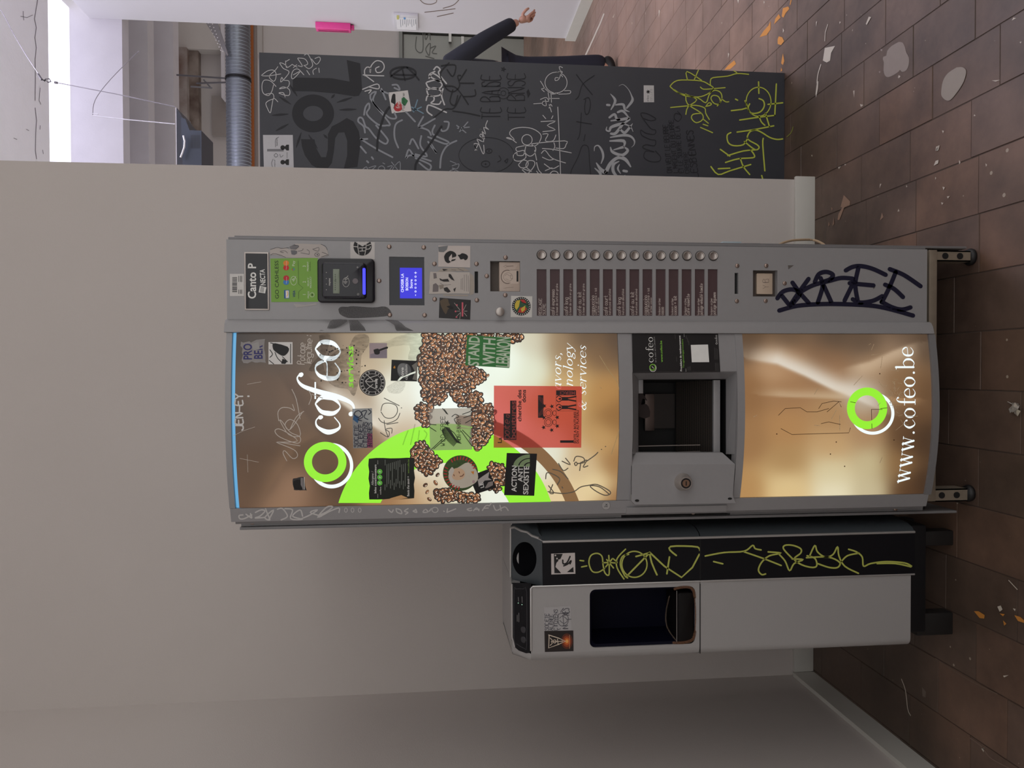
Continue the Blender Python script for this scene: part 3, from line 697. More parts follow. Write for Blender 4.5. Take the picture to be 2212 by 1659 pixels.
box('gasket', XSL+.003, XRIB1, .022, .036, ZB, hz0, M_dark, vm); box('gasket', XSL+.003, XRIB1, .022, .036, hz1, ZT-.01, M_dark, vm)

# ---- backlit printed panels
UP = [(505,725,(60,52,48)),(505,900,(88,68,52)),(505,1085,(120,90,68)),(560,725,(78,66,58)),(560,850,(108,82,62)),(560,950,(102,76,56)),(560,1050,(108,82,62)),(600,1085,(176,136,104)),(640,1070,(178,138,108)),(620,760,(95,78,65)),(640,850,(118,90,68)),(650,950,(112,84,60)),(690,1085,(140,105,78)),(690,760,(110,92,75)),(700,850,(122,94,70)),(740,880,(130,100,75)),(740,960,(115,85,58)),(720,1060,(95,72,52)),(770,740,(150,130,105)),(780,800,(190,170,140)),(770,860,(175,155,130)),(790,940,(122,94,66)),(800,980,(130,98,68)),(840,740,(190,180,150)),(850,850,(232,232,215)),(850,900,(225,222,205)),(860,930,(190,165,135)),(920,740,(215,222,195)),(930,850,(240,248,238)),(1000,760,(230,240,225)),(1000,900,(245,252,245)),(1100,780,(240,250,235)),(1080,950,(240,248,240)),(1150,740,(210,205,180)),(1150,800,(225,230,205)),(1180,980,(225,225,205)),(1220,860,(205,175,120)),(1210,740,(150,125,95)),(1240,780,(165,130,85)),(1240,830,(200,165,110)),(1260,730,(95,78,62)),(1290,760,(120,92,64)),(1300,850,(175,130,75)),(1300,950,(190,150,95)),(1330,730,(85,68,54)),(1330,900,(140,100,55)),(1330,1000,(150,108,62)),(1330,1080,(140,98,58)),(1260,1000,(205,180,140)),(1290,1050,(235,215,165)),(1230,1085,(225,200,155)),(840,1085,(150,110,72)),(880,1085,(175,138,98)),(920,1060,(200,175,140)),(930,1010,(230,225,205)),(1000,1060,(220,215,190)),(1060,1070,(235,240,225))]
LO = [(1615,730,(95,72,52)),(1615,850,(150,108,68)),(1615,950,(165,122,78)),(1615,1060,(190,145,90)),(1700,730,(100,80,62)),(1700,775,(170,125,85)),(1680,790,(205,165,125)),(1700,850,(165,122,82)),(1700,920,(185,138,88)),(1700,1000,(180,140,90)),(1700,1050,(240,215,160)),(1700,1068,(235,200,140)),(1800,730,(88,72,58)),(1790,770,(140,105,75)),(1800,800,(165,122,85)),(1800,900,(180,138,92)),(1800,960,(205,165,115)),(1800,1020,(230,215,170)),(1800,1065,(250,240,205)),(1870,740,(95,76,60)),(1880,790,(175,140,105)),(1860,850,(205,190,170)),(1870,940,(180,140,100)),(1880,1000,(215,200,155)),(1880,1060,(215,200,160)),(1950,730,(100,80,64)),(1940,760,(175,145,115)),(1950,800,(140,105,70)),(1960,850,(150,112,75)),(1960,900,(110,78,50)),(1960,950,(95,66,42)),(1940,1000,(150,112,70)),(1960,1060,(95,65,40)),(1995,740,(85,66,50)),(1995,850,(105,76,50)),(1995,950,(70,50,34)),(1995,1050,(65,45,30))]
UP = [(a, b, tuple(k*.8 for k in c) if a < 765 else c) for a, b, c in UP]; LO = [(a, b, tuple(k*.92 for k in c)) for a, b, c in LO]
def seg(px, py, L):
    """signed distance to a polyline (positive to the +y side)"""
    best = (1e9, 0, 0)
    for i, (a, b) in enumerate(zip(L, L[1:])):
        dx, dy = b[0]-a[0], b[1]-a[1]; t = max(0, min(1, ((px-a[0])*dx+(py-a[1])*dy)/(dx*dx+dy*dy)))
        qx, qy = px-a[0]-t*dx, py-a[1]-t*dy; d_ = math.hypot(qx, qy)
        if d_ < best[0]: best = (d_, 1 if dx*qy-dy*qx > 0 else -1, (i+t)/(len(L)-1))
    return best
SW_LO = [([(1615,772),(1680,782),(1740,808),(1800,838),(1850,858),(1930,895)], 26, (222,214,200), .9),([(1640,852),(1720,856),(1800,858),(1850,858)], 14, (205,182,150), .55),([(1985,742),(1930,762),(1880,785),(1820,800)], 24, (215,190,160), .6),([(1990,862),(1940,862),(1900,856)], 12, (180,140,100), .6)]
SW_UP = [([(690,830),(740,868),(790,905),(850,945)], 24, (235,228,212), .75),([(560,1085),(600,1020),(640,960),(700,930)], 20, (128,98,72), .35),([(600,800),(640,860),(690,930),(760,990)], 26, (74,55,42), .5)]
def panel(name, v0, v1, PT, SW, label):
    nx, nz = 100, int(100*(v1-v0)/370); z0, z1 = zc(v1), zc(v0); vs, fs, cs = [], [], []
    for j in range(nz+1):
        for i in range(nx+1):
            x = XPL+(XPR-XPL)*i/nx; z = z0+(z1-z0)*j/nz; p = Vector((x, g(x), z)); vs.append(p)
            u, v = project(p); W_ = 0; c = [0, 0, 0]
            for a, b, q in PT:
                w_ = 1/((a-u)**2+(b-v)**2+2600)**3.0; W_ += w_
                for k in range(3): c[k] += q[k]*w_
            c = [k/W_ for k in c]
            for L, wd, q, al in SW:
                d_, sd, t = seg(u, v, L)
                f = al*math.exp(-(d_/(wd*.22 if sd > 0 else wd))**2)*min(1, 4*t+.25)*min(1, 4*(1-t)+.1)
                c = [k*(1-f)+m_*f for k, m_ in zip(c, q)]
            cs.append((*lin(c), 1))
    for j in range(nz):
        for i in range(nx): a = j*(nx+1)+i; fs.append((a, a+1, a+nx+2, a+nx+1))
    if 'backlit_print' not in MATS:
        m, nt, b = nodes('backlit_print'); at = nt.nodes.new('ShaderNodeVertexColor'); at.layer_name = 'print'
        b.inputs['Base Color'].default_value = (.015, .015, .015, 1); b.inputs['Roughness'].default_value = .28
        nt.links.new(at.outputs[0], b.inputs['Emission Color']); b.inputs['Emission Strength'].default_value = 1.0; MATS['backlit_print'] = m
    o = mesh(name, vs, fs, MATS['backlit_print'], vm, True, label=label)
    ca = o.data.color_attributes.new('print', 'FLOAT_COLOR', 'POINT')
    ca.data.foreach_set('color', [k for c in cs for k in c]); return o
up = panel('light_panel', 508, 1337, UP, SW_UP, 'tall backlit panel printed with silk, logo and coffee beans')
lo = panel('light_panel', 1608.5, 2012, LO, SW_LO, 'lower backlit panel with web address')

GRN = emi((150, 238, 52), 1.0); WHT = emi((240, 250, 252), 1.05)
BRN = emi((132, 98, 62), .95)
# big ring motif
YL = 1086.5
d = Dec(CURVE, .00015); d.ring(985, 1180, 283, 255, BRN, 0, 270, 355, 40, YL); d.ring(961, 1155, 240, 155, GRN, .00004, 180, 360, 70, YL); d.build('ring_print', up, 'large lime green ring with brown echo')
# logo and lettering
d = Dec(CURVE, .0002)
d.ring(716, 1006, (47, 49), (40, 41), WHT, 0, 0, 360, 120, None, lambda x, y: math.hypot(x-702.4, y-997.8) > 36); d.ring(702.4, 997.8, (46, 43.5), (28.5, 27), GRN, .00006)
d.build('logo', up, 'lime green ring over a white ring')
d = Dec(CURVE, .0003)
for ch, a, b in (('c',943,900),('o',901.5,853),('e',826,781),('o',783,734)):
    d.text(ch, (735, a), (0, b-a), (-54, 0), WHT, 0, font='ser', slant=.12)
d.text('F', (735, 876), (0, -38), (-54, 0), WHT, .00003, font='ser', slant=.05)
d.text('services', (763, 838), (0, -90), (-13.5, 0), GRN, 0, bold=True, slant=.18)
for t, xb, a, b in (('avors,', 1212, 843, 761), ('nology', 1237, 836, 743), ('& services', 1266, 888, 746)):
    d.text(t, (xb, a), (0, b-a), (-12, 0), WHT, 0, font='ser', slant=.22)
d.build('lettering', up, 'white serif lettering cofeo services')
d = Dec(CURVE, .0003)
d.ring(1885, 893, (47, 46), (40.5, 39.5), WHT, 0, 0, 360, 120, None, lambda x, y: math.hypot(x-1873, y-882) > 35); d.ring(1873, 882, (43.5, 45), (26.5, 28), GRN, .00006)
d.build('logo', lo, 'lime green ring over a white ring')
d = Dec(CURVE, .0003)
xs = 'www.cofeo.be'; ys = [1043,1015,986,958,942,912,883,856,832,802,789,765,747]
Xadv = 0; ad = [SER[c][0] for c in xs]; tot = sum(ad)+.06*12
p0, p1 = CURVE(1963, 1043), CURVE(1972, 747)
Xc = 0
for ch in xs:
    w0, w1 = Xc/tot, (Xc+SER[ch][0])/tot; Xc += SER[ch][0]+.06
    xa, xb_ = p0.x+(p1.x-p0.x)*w0, p0.x+(p1.x-p0.x)*w1; zz = p0.z+(p1.z-p0.z)*w0
    a, b = project(Vector((xa, g(xa), zz))), project(Vector((xb_, g(xb_), zz)))
    d.text(ch, a, (b[0]-a[0], b[1]-a[1]), (-23.5, 0), WHT, 0, font='ser')
d.build('lettering', lo, 'white serif web address')
# printed coffee beans
def beans():
    def inpoly(p, P):
        c = False; j = len(P)-1
        for i in range(len(P)):
            if (P[i][1] > p[1]) != (P[j][1] > p[1]) and p[0] < (P[j][0]-P[i][0])*(p[1]-P[i][1])/(P[j][1]-P[i][1])+P[i][0]: c = not c
            j = i
        return c
    z = lambda L: [(880+a/3.95, 700+b/3.95) for a, b in L]
    regs = [(z([(135,85),(980,85),(970,140),(900,160),(700,150),(620,300),(560,350),(690,440),(620,500),(520,560),(620,600),(640,650),(560,700),(430,690),(350,560),(320,640),(200,720),(130,620),(110,480),(95,300),(130,180)]), 1.0),
            (z([(70,700),(130,680),(200,720),(185,870),(140,880),(80,800)]), 1.0), (z([(560,700),(700,680),(745,760),(730,900),(690,990),(600,1080),(550,1000)]), 1.0),
            (z([(100,1000),(140,990),(230,1120),(290,1170),(250,1220),(170,1290),(100,1240),(40,1150),(20,1110)]), 1.0),
            (z([(240,1420),(330,1410),(470,1440),(620,1450),(600,1520),(260,1522)]), 1.0), (z([(700,1200),(770,1170),(830,1240),(830,1370),(760,1430),(690,1400)]), 1.0),
            (z([(130,1290),(300,1280),(260,1380),(190,1510),(130,1400)]), .22)]
    pts = []
    for P, dens in regs:
        xs_ = [p[0] for p in P]; ys_ = [p[1] for p in P]; area = (max(xs_)-min(xs_))*(max(ys_)-min(ys_))
        for _ in range(int(area/4.0)):
            p = (random.uniform(min(xs_), max(xs_)), random.uniform(min(ys_), max(ys_)))
            if inpoly(p, P) and p[1] < YL-4 and p[1] > 723:
                dm = 5.6 if dens == 1 else 15
                if all((p[0]-q[0])**2+(p[1]-q[1])**2 > dm*dm for q in pts): pts.append(p)
    lay = []
    for i, p in enumerate(pts):
        used = {lay[j] for j in range(i) if (p[0]-pts[j][0])**2+(p[1]-pts[j][1])**2 < 210}
        k = 0
        while k in used: k += 1
        lay.append(k)
    d = Dec(CURVE, .0003); dk = emi((34, 26, 22)); hi = emi((240, 222, 200)); cr = emi((58, 36, 26))
    bod = [emi(c) for c in ((162,102,60),(128,80,46),(196,136,88),(92,58,36),(178,116,72))]
    for (x, y), k in zip(pts, lay):
        a = random.uniform(0, math.pi); L = random.uniform(5.2, 6.8); B = L*random.uniform(.58, .74); o = k*1.4e-5; c, s_ = math.cos(a), math.sin(a)
        def el(cx, cy, rx, ry, n): return [(x+(cx+rx*math.cos(6.2832*i/n))*c-(cy+ry*math.sin(6.2832*i/n))*s_, y+(cx+rx*math.cos(6.2832*i/n))*s_+(cy+ry*math.sin(6.2832*i/n))*c) for i in range(n)]
        if sum((x-q[0])**2+(y-q[1])**2 < 150 for q in pts) > 3: d.raw(el(0, 0, L+1.5, B+1.5, 9), [tuple(range(9))], dk, -4e-5+k*3e-6)
        for P, m_, oo in ((el(0,0,L,B,9), dk, 0), (el(-.2,-.2,L-1.4,B-1.2,9), random.choice(bod), 3e-6)): d.raw(P, [tuple(range(len(P)))], m_, o+oo)
        if random.random() < .75: d.raw(el(0, .1, L*.82, .65, 6), [tuple(range(6))], cr, o+6e-6)
        d.raw(el(random.uniform(-1.2, 1.2), -B*.45, L*.45, B*.2, 6), [tuple(range(6))], hi, o+6e-6)
    return d.build('coffee_bean_print', up, 'printed heap of roasted coffee beans', 'stuff')
beans()

# ---- stickers and papers on the backlit panel
def st(name, quad, m, label, surf=CURVE, off=.0009, **k): return sheet(name, surf, quad, m, vm, off, label, **k)
def q4(x0, y0, x1, y1): return [(x0,y0),(x1,y0),(x1,y1),(x0,y1)]
Z3 = (880, 700, 3.95); Z2 = (480, 700, 3.687); Z1 = (480, 500, 3.687)
# red plant-exchange poster
red = st('poster', [(1067,833),(1257,834.5),(1255.5,967),(1066.5,967)], paper((240, 122, 116), .66), 'red paper poster asking for plant cuttings', n=10)
RB, RR = pr((40, 26, 28)), paper((246, 132, 126), .66)
d = Dec(CURVE, .0012).at(1060, 820, 10.367)
d.up('La', 245, 160, 1425, 1295, RB, bold=True); d.rect(290,760,440,1350, RB); d.rect(435,470,575,1350, RB, .00005)
d.text('boite', (415, 1335), (0, -450), (-150, 0), RR, .0001, font='hand', slant=.2, sw=.1)
d.text('a', (415, 850), (0, -70), (-110, 0), RR, .0001, font='hand', slant=.2, sw=.12)
d.up('boutures', 560, 445, 1340, 475, RR, .0001, bold=True)
d.up('cherche des', 685, 600, 940, 225, RB, bold=True); d.up('dons', 785, 700, 515, 225, RB, bold=True)
d.rect(1060,350,1180,855, RB)
for i, x in enumerate((1085, 1110, 1135, 1160)): d.stroke([(x, 370+i*15), (x, 830-i*20)], 7, RR, .0001, sm=0)
def star(d, cx, cy, r, m, off=0, n=5, rot=0): d.poly([(cx+(r if i % 2 == 0 else r*.42)*math.cos(rot+math.pi*i/n), cy+(r if i % 2 == 0 else r*.42)*math.sin(rot+math.pi*i/n)) for i in range(2*n)], m, off)
for x, y in ((1200,590),(1370,600),(1190,850),(1490,845),(1185,1070),(1490,1040),(1365,1130)): star(d, x, y, 55, RB, 0, 5, math.pi)
for y in (750, 955):
    d.ring(1290, y, (95, 100), (85, 90), RB, .00005, n=30); d.ring(1290, y, (62, 66), (52, 56), RB, .00005, n=26); d.ring(1430, y, (45, 60), (36, 50), RB, .00005, n=20)
d.rect(1465,240,1910,350, RB); d.text('MERCI', (1895, 265), (-350, 0), (0, 70), RR, .0001, bold=True)
for y in (430, 620):
    d.stroke([(1540, y), (1560, y)], 42, RB); d.stroke([(1590, y), (1730, y)], 80, RB, sm=0, cap=False)
    d.strokes([[(1730, y-20), (1905, y-50)], [(1730, y+20), (1905, y+50)]], 32, RB, sm=0); d.strokes([[(1590, y-30), (1520, y-70), (1475, y-30)], [(1590, y+30), (1520, y+70), (1475, y+30)]], 18, RB)
d.stroke([(1465,350),(1465,700),(1910,700),(1910,350)], 6, RB, sm=0); d.rect(1555,1360,1860,1415, RB)
d.up('BOITE A BOUTURES', 1912, 1862, 1430, 720, RB, bold=True); d.up('DU RDV AU PLATEAU', 1972, 1922, 1430, 680, RB, bold=True)
d.build('print', red)
# green stand-with sticker
gs = st('sticker', [(1009,723.5),(1103.5,730),(1100,795),(1005,789)], mat('green_sticker', (52, 132, 62), .5, 0, .05, 40), 'green sticker reading stand with Lebanon')
d = Dec(CURVE, .0012).at(*Z3); wv = pr((205, 222, 196))
d.text('STAND', (608, 360), (8, -255), (-88, -6), wv, bold=True); d.text('WITH', (742, 352), (8, -232), (-98, -8), wv, bold=True); d.text('LEBANON', (870, 372), (10, -262), (-112, -8), wv, bold=True)
d.build('print', gs)
# grey feather sticker
fs_ = st('sticker', [(927,883),(1017,881),(1020,971),(929,973)], paper((214, 206, 196), .45), 'translucent grey sticker with drawn feather')
d = Dec(CURVE, .0012).at(*Z3); k = pr((40, 46, 38))
for i in range(26):
    t = i/25; x, y = 320+100*t, 880+130*t; d.strokes([[(x, y), (x-25-18*math.sin(3*t), y+32)], [(x, y), (x+40, y+6+22*math.sin(3*t))]], 5, k, sm=0)
d.strokes([[(300,720),(335,765)],[(315,728),(345,770)],[(190,855),(245,860)],[(190,880),(245,915)],[(205,1070),(300,980)],[(225,1065),(330,975)],[(470,770),(540,745)],[(480,800),(550,775)],[(460,915),(550,1040)],[(470,905),(550,985)],[(495,845),(548,815)],[(380,790),(410,770),(440,790),(400,810),(420,850)],[(330,880),(400,930),(440,1000)]], 6, k, sm=3)
d.text('WILD-FREE', (320, 1040), (0, -260), (-35, 0), k, font='hand', sw=.12); d.text('NON-BINARY', (455, 1005), (0, -200), (-32, 0), k, font='hand', sw=.12); star(d, 340, 845, 26, k)
d.build('print', fs_)
# round portrait badge sticker
rs = disc('sticker', CURVE, 994.7, 1022, 38, 38.5, mat('leafy_green_print', (66, 92, 46), .5, 0, .5, 160), vm, label='round sticker with portrait and red curved lettering')
d = Dec(CURVE, .0012).at(*Z3); pk = pr((232, 196, 160))
d.poly([(390,1390),(350,1310),(370,1250),(430,1225),(520,1180),(590,1250),(600,1330),(540,1380),(470,1400)], pr((222, 214, 196)), 0, 3); d.ell(430, 1280, 62, 52, pk, .00006); d.poly([(350,1260),(380,1220),(400,1250),(380,1300),(400,1340),(370,1340)], pr((226,218,206)), .00008, 2)
d.strokes([[(395,1285),(400,1295)],[(440,1260),(445,1272)],[(450,1300),(470,1295),(480,1280)]], 7, pr((120, 70, 50)), .0001); d.poly([(540,1260),(570,1255),(565,1285)], pr((230,150,60)), .0001)
rd = pr((206, 62, 60))
for i in range(22):
    a = math.radians(95+i*11.6); 
    if i in (10, 11): continue
    d.stroke([(453+118*math.cos(a), 1272+118*math.sin(a)), (453+140*math.cos(a+.03), 1272+140*math.sin(a+.03))], 10, rd, .0001, sm=0)
d.build('print', rs)
# tilted black sticker
bs_ = st('sticker', [(1013,1029),(1054.7,1013),(1072,1053),(1029,1067)], INK_K, 'tilted black sticker with white tie drawing')
d = Dec(CURVE, .0012).at(*Z3)
d.poly([(600,1330),(640,1300),(700,1260),(690,1310),(720,1330),(660,1335),(610,1390)], pr((190,184,180)), 0); d.text('LE', (655, 1395), (-10, -45), (-28, 8), INK_W, bold=True); d.poly([(660,1400),(690,1350),(730,1340),(730,1375),(680,1400)], pr((150,142,138))); d.ell(565, 1345, 12, 14, pr((200, 170, 170)))
d.build('print', bs_)
# action anti sexiste
an = st('sticker', [(1094.7,978.5),(1160,980),(1154,1071),(1089,1069.6)], INK_K, 'black sticker reading action anti sexiste')
d = Dec(CURVE, .0012).at(*Z3); pg = paper((196, 226, 170), .5)
d.text('ACTION', (930, 1430), (6, -225), (-42, 0), INK_W, bold=True); d.text('ANTI', (982, 1345), (4, -140), (-38, 0), INK_W, bold=True); d.text('SEXISTE', (1030, 1455), (8, -245), (-42, 0), INK_W, bold=True)
for r1, r0 in ((142, 100), (90, 52), (40, 0.5)): d.ring(1045, 1225-8, (r1, r1*.74), (r0, r0*.74), pg, 0, 180, 270, 16)
d.build('print', an)
# torn black allergen notice
al = st('notice', [(795.4,989.7),(894,987.5),(896,1076),(798.7,1080.5)], pr((22, 30, 22), .35), 'torn black allergen notice with white text', jag=1.6)
d = Dec(CURVE, .0014).at(780, 960, 5.53); gl = emi((96, 190, 60), .55)
d.up('Allergene /', 150, 122, 490, 325, INK_W, slant=.2); d.up('Infos consommateurs', 182, 158, 585, 240, INK_W, bold=True)
for y in (325, 392, 460): d.ell(223, y, 31, 31, gl, 0, 20); d.ell(223, y, 12, 7, INK_W, .0001, 10, .7)
d.up('cofeo', 240, 222, 600, 505, INK_W)
for i, x in enumerate(range(285, 545, 22)): d.stroke([(x, 545-(i*37) % 90), (x+2, 185+(i*53) % 60)], 5, pr((150, 158, 150)), sm=0)
d.up('Besoin d\'en savoir +', 575, 550, 620, 380, INK_W, bold=True); d.up('www.cofeo.be', 575, 555, 345, 178, INK_G); d.stroke([(200, 640), (200, 190)], 3, INK_W, sm=0)
d.poly([(360,640),(480,605),(560,640),(440,660),(300,665)], emi((160,120,78), .9), .0001)
d.build('print', al)
# handwritten society sticker
so = st('sticker', [(761,883),(803.6,881.7),(805.5,967),(763,968.5)], paper((170, 176, 180), .3), 'handwritten pink and blue society sticker on lit panel')
d = Dec(CURVE, .0012).at(*Z2); k = pr((34, 40, 62))
d.poly([(1155,870),(1195,870),(1200,985),(1155,985)], paper((180, 92, 130), .3)); d.poly([(1040,760),(1050,720),(1090,740),(1080,790)], paper((70,120,170), .3))
for t, xb, a in (('SOCIETE', 1082, 180), ('ALIENEE', 1118, 190), ('CITOYENS', 1155, 205), ('INTERNES', 1192, 200)): d.text(t, (xb, 980), (0, -a), (-30, 0), k, .0002, font='hand', sw=.16)
d.strokes([[(1050,720),(1060,700),(1090,690),(1110,720),(1080,745),(1050,720)],[(1110,770),(1080,760),(1120,740),(1110,700),(1150,690),(1130,740),(1160,760)],[(1165,680),(1185,700),(1165,720)]], 7, k, .0002)
d.build('print', so)
# round black badge
rb = disc('sticker', CURVE, 804, 827, 28.5, 28.5, INK_K, vm, label='round black sticker with white fork emblem')
d = Dec(CURVE, .0012).at(*Z2); k = pr((198, 196, 192))
d.ring(1195, 468, 99, 95, k); d.ring(1195, 468, 74, 71, k)
for i in range(20):
    if i in (5, 15): continue
    a = math.radians(18*i); d.stroke([(1195+80*math.cos(a), 468+80*math.sin(a)), (1195+90*math.cos(a), 468+90*math.sin(a))], 8, k, sm=0)
d.strokes([[(1140,455),(1190,460),(1240,440)],[(1140,455),(1170,430),(1230,410)],[(1140,455),(1170,490),(1230,520)],[(1150,400),(1200,450)],[(1150,520),(1200,480)]], 6, k); d.up('arsin', 1235, 1212, 510, 435, INK_W, .0001, bold=True)
d.build('print', rb)
# love capitalism
lc = st('sticker', [(846,777),(902,779.5),(901,824),(844,822.6)], INK_K, 'black sticker with grey balloon reading love capitalism')
d = Dec(CURVE, .0012).at(*Z2); d.ell(1450, 372, 55, 62, pr((92, 94, 96))); d.ell(1435, 360, 40, 48, pr((128, 130, 130)), .00005); d.up('love', 1445, 1422, 425, 345, INK_W, .0001, bold=True); d.up('capitalism', 1475, 1455, 445, 320, INK_W, .0001)
d.poly([(1540,375),(1500,390),(1460,410),(1415,425),(1395,450),(1410,452),(1440,425),(1495,405),(1540,390)], emi((226,230,214), .9), .0002); d.poly([(1362,345),(1375,330),(1380,350),(1368,355)], pr((220,150,50)), .0001); d.poly([(1510,330),(1553,300),(1553,450),(1515,440),(1535,380)], pr((130,128,120)), .00005)
d.build('print', lc)
# small lilac photo sticker
ph = st('sticker', q4(798,741,836,774), paper((190, 176, 186), .35), 'small lilac photo sticker with dark figure')
d = Dec(CURVE, .0012).at(*Z2); d.poly([(1205,205),(1240,195),(1255,215),(1250,240),(1215,240)], INK_K, 0, 2); d.stroke([(1235,215),(1290,195),(1313,188)], 16, INK_K); d.poly([(1180,240),(1313,200),(1313,270),(1180,270)], pr((150,140,150)), -.00005); d.build('print', ph)
# torn sticker with blue letters, black and white portrait sticker, keyboard sticker
tn = st('sticker', [(520,741),(570,735),(573,786),(526,782)], pr((150, 146, 144)), 'torn white sticker with blue graffiti letters', jag=3)
d = Dec(CURVE, .0012).at(*Z2); k = pr((44, 42, 110))
d.text('PRO', (235, 285), (0, -130), (-65, 0), k, bold=True); d.text('BER', (320, 280), (0, -110), (-65, 0), k, bold=True); d.poly([(230,160),(290,140),(300,200),(250,210)], pr((160,158,156)), .0001)
d.build('print', tn)
fc = st('sticker', q4(580,739,632,787), pr((226, 224, 220)), 'black and white portrait sticker near the top')
d = Dec(CURVE, .0012).at(*Z2); d.poly([(400,165),(420,152),(520,180),(530,215),(500,250),(470,250),(430,225),(405,200)], INK_K, 0, 2)
d.strokes([[(380,205),(400,240),(380,265)],[(420,225),(440,270),(480,310)],[(375,290),(410,318)],[(480,260),(520,300)],[(545,160),(545,310)],[(385,150),(440,165)]], 6, INK_K); d.poly([(480,275),(520,295),(500,318),(470,315)], INK_K)
d.build('print', fc)
kb = st('sticker', [(632,1034),(656,1030),(662.5,1058),(635,1058.6)], pr((60, 58, 58)), 'small torn black sticker of hand on keys', jag=1.5)
d = Dec(CURVE, .0012).at(*Z2); d.poly([(565,1290),(570,1250),(620,1240),(625,1280),(640,1318),(580,1315)], INK_K, 0, 2); d.rect(625,1225,645,1318, pr((140,136,136))); d.rect(650,1220,655,1318, INK_W); d.build('print', kb)

# ---- marker writing on the lit panel
sc_ = pr((206, 198, 188), .4); scd = pr((96, 96, 90), .4)
d = Dec(CURVE, .0007).at(*Z2)
d.text('Potage', (655, 320), (5, -175), (-55, 0), sc_, font='hand', sw=.11, slant=.1); d.text('légume:', (708, 320), (8, -225), (-55, 0), sc_, font='hand', sw=.11, slant=.1)
d.text('JEN-EY', (165, 845), (-4, -300), (-58, 0), pr((225, 225, 222)), font='hand', sw=.2); d.stroke([(206,575),(212,575)], 14, pr((225, 225, 222)))
d.build('graffiti', vm, 'white marker writing near the panel top')
d = Dec(CURVE, .0007).at(*Z2)
d.strokes([[(515,1090),(485,1030),(500,1010),(560,1070),(600,1050),(570,1000),(430,940),(560,960),(620,970)],[(440,940),(600,930),(470,840),(420,850),(460,900),(600,950),(620,900),(540,860),(480,780),(460,770),(530,880),(620,890),(600,800),(540,760),(500,800),(540,840),(640,700)],[(450,770),(445,700),(480,665),(540,670),(575,690),(560,640)],[(555,520),(590,600),(620,755)],[(650,695),(590,740),(540,840)],[(690,530),(710,580),(690,640)],[(715,560),(800,590)]], 6, sc_)
d.strokes([[(200,1040),(205,1180)],[(140,1070),(290,1100)],[(90,890),(170,850),(260,820)],[(200,480),(310,460)]], 3, sc_)
d.build('graffiti', vm, 'scratched grey tag above the logo')
d = Dec(CURVE, .0007).at(*Z2)
d.strokes([[(1290,590),(1340,615),(1410,650)],[(1245,750),(1270,780),(1320,790),(1390,760),(1415,710)],[(1290,770),(1300,840),(1320,895)],[(1310,800),(1400,785)],[(1260,865),(1320,900),(1330,860),(1300,840),(1350,830),(1350,870)],[(1425,668),(1430,668)],[(1265,690),(1280,640),(1330,630),(1385,650),(1395,700),(1360,745),(1300,745),(1265,700)]], 6, scd)
lg = film((70, 120, 70), .35)
d.strokes([[(1440,960),(1460,900),(1480,850)],[(1500,960),(1520,870),(1535,800)],[(1560,930),(1570,850)],[(1600,940),(1630,880),(1610,850)]], 9, lg)
d.build('graffiti', vm, 'thin grey marker tag on the white area')
d = Dec(CURVE, .0007).at(*Z3)
d.strokes([[(1200,1430),(1260,1440),(1340,1445),(1420,1430),(1480,1390),(1555,1375)],[(1555,1375),(1620,1370),(1720,1420),(1730,1450),(1680,1460),(1600,1420),(1560,1380),(1640,1390),(1720,1450)],[(1205,1380),(1250,1440),(1215,1440),(1240,1370)],[(1240,1240),(1310,1260),(1370,1320)],[(1180,1320),(1190,1270),(1240,1280),(1300,1320),(1280,1370)],[(1290,1190),(1330,1250),(1370,1230)],[(1320,1170),(1390,1200),(1350,1145)],[(1420,1170),(1440,1130),(1500,1140),(1510,1180),(1450,1190)],[(1425,1190),(1440,1178),(1450,1195),(1435,1208),(1425,1190)],[(1470,1190),(1530,1160),(1500,1220),(1540,1210)],[(1470,1250),(1480,1180)],[(1530,1170),(1600,1120),(1625,1095)],[(1655,1070),(1657,1070)],[(1690,1045),(1692,1045)],[(1320,1390),(1325,1400)]], 9, pr((128, 120, 104), .4))
d.strokes([[(1640,270),(1720,400),(1800,520),(1815,720)],[(1740,1110),(1790,960),(1815,870)],[(1645,540),(1655,548)]], 4, pr((214, 190, 140)))
d.build('graffiti', vm, 'grey doodles in the panel corner')
# marker smears
d = Dec(CURVE, .0006).at(*Z2); f1, f2 = film((66, 56, 46), .36, 14), film((92, 92, 72), .22, 14)
d.poly([(770,90),(860,85),(840,200),(800,300),(830,420),(760,380),(690,370),(720,310),(780,230)], f1, 0, 3); d.poly([(830,280),(930,200),(1000,190),(1060,90),(1160,90),(1165,170),(1110,250),(1100,400),(1060,560),(1030,560),(1000,520),(900,500),(830,430)], f1, .00003, 3)
d.poly([(1170,150),(1300,140),(1420,90),(1580,85),(1585,270),(1480,280),(1490,170),(1300,190),(1180,200)], f2, 0, 3); d.poly([(1310,500),(1400,450),(1460,470),(1420,550),(1330,545)], f2, .00003, 3)
blk = pr((30, 24, 20))
d.build('marker_smear', vm, 'dark speckled marker smear across the panel'); d = Dec(CURVE, .0007).at(*Z2)
for _ in range(70): d.ell(random.uniform(780, 1140), random.uniform(150, 480), *(2*[random.uniform(1.5, 7)]), blk, .0001, 8)
d.build('ink_speck', vm, None, 'stuff')
d = Dec(FLAT, .0005).at(*Z1); f3 = film((64, 62, 62), .62, 60)
d.poly([(925,620),(945,600),(1000,600),(1040,595),(1200,605),(1300,598),(1345,640),(1330,670),(1180,685),(1030,690),(975,680),(935,655)], f3, 0, 3)
d.build('marker_smear', vm, 'grey marker smear under the card reader')
d = Dec(SurfY(-.0185), .0009).at(*Z1)
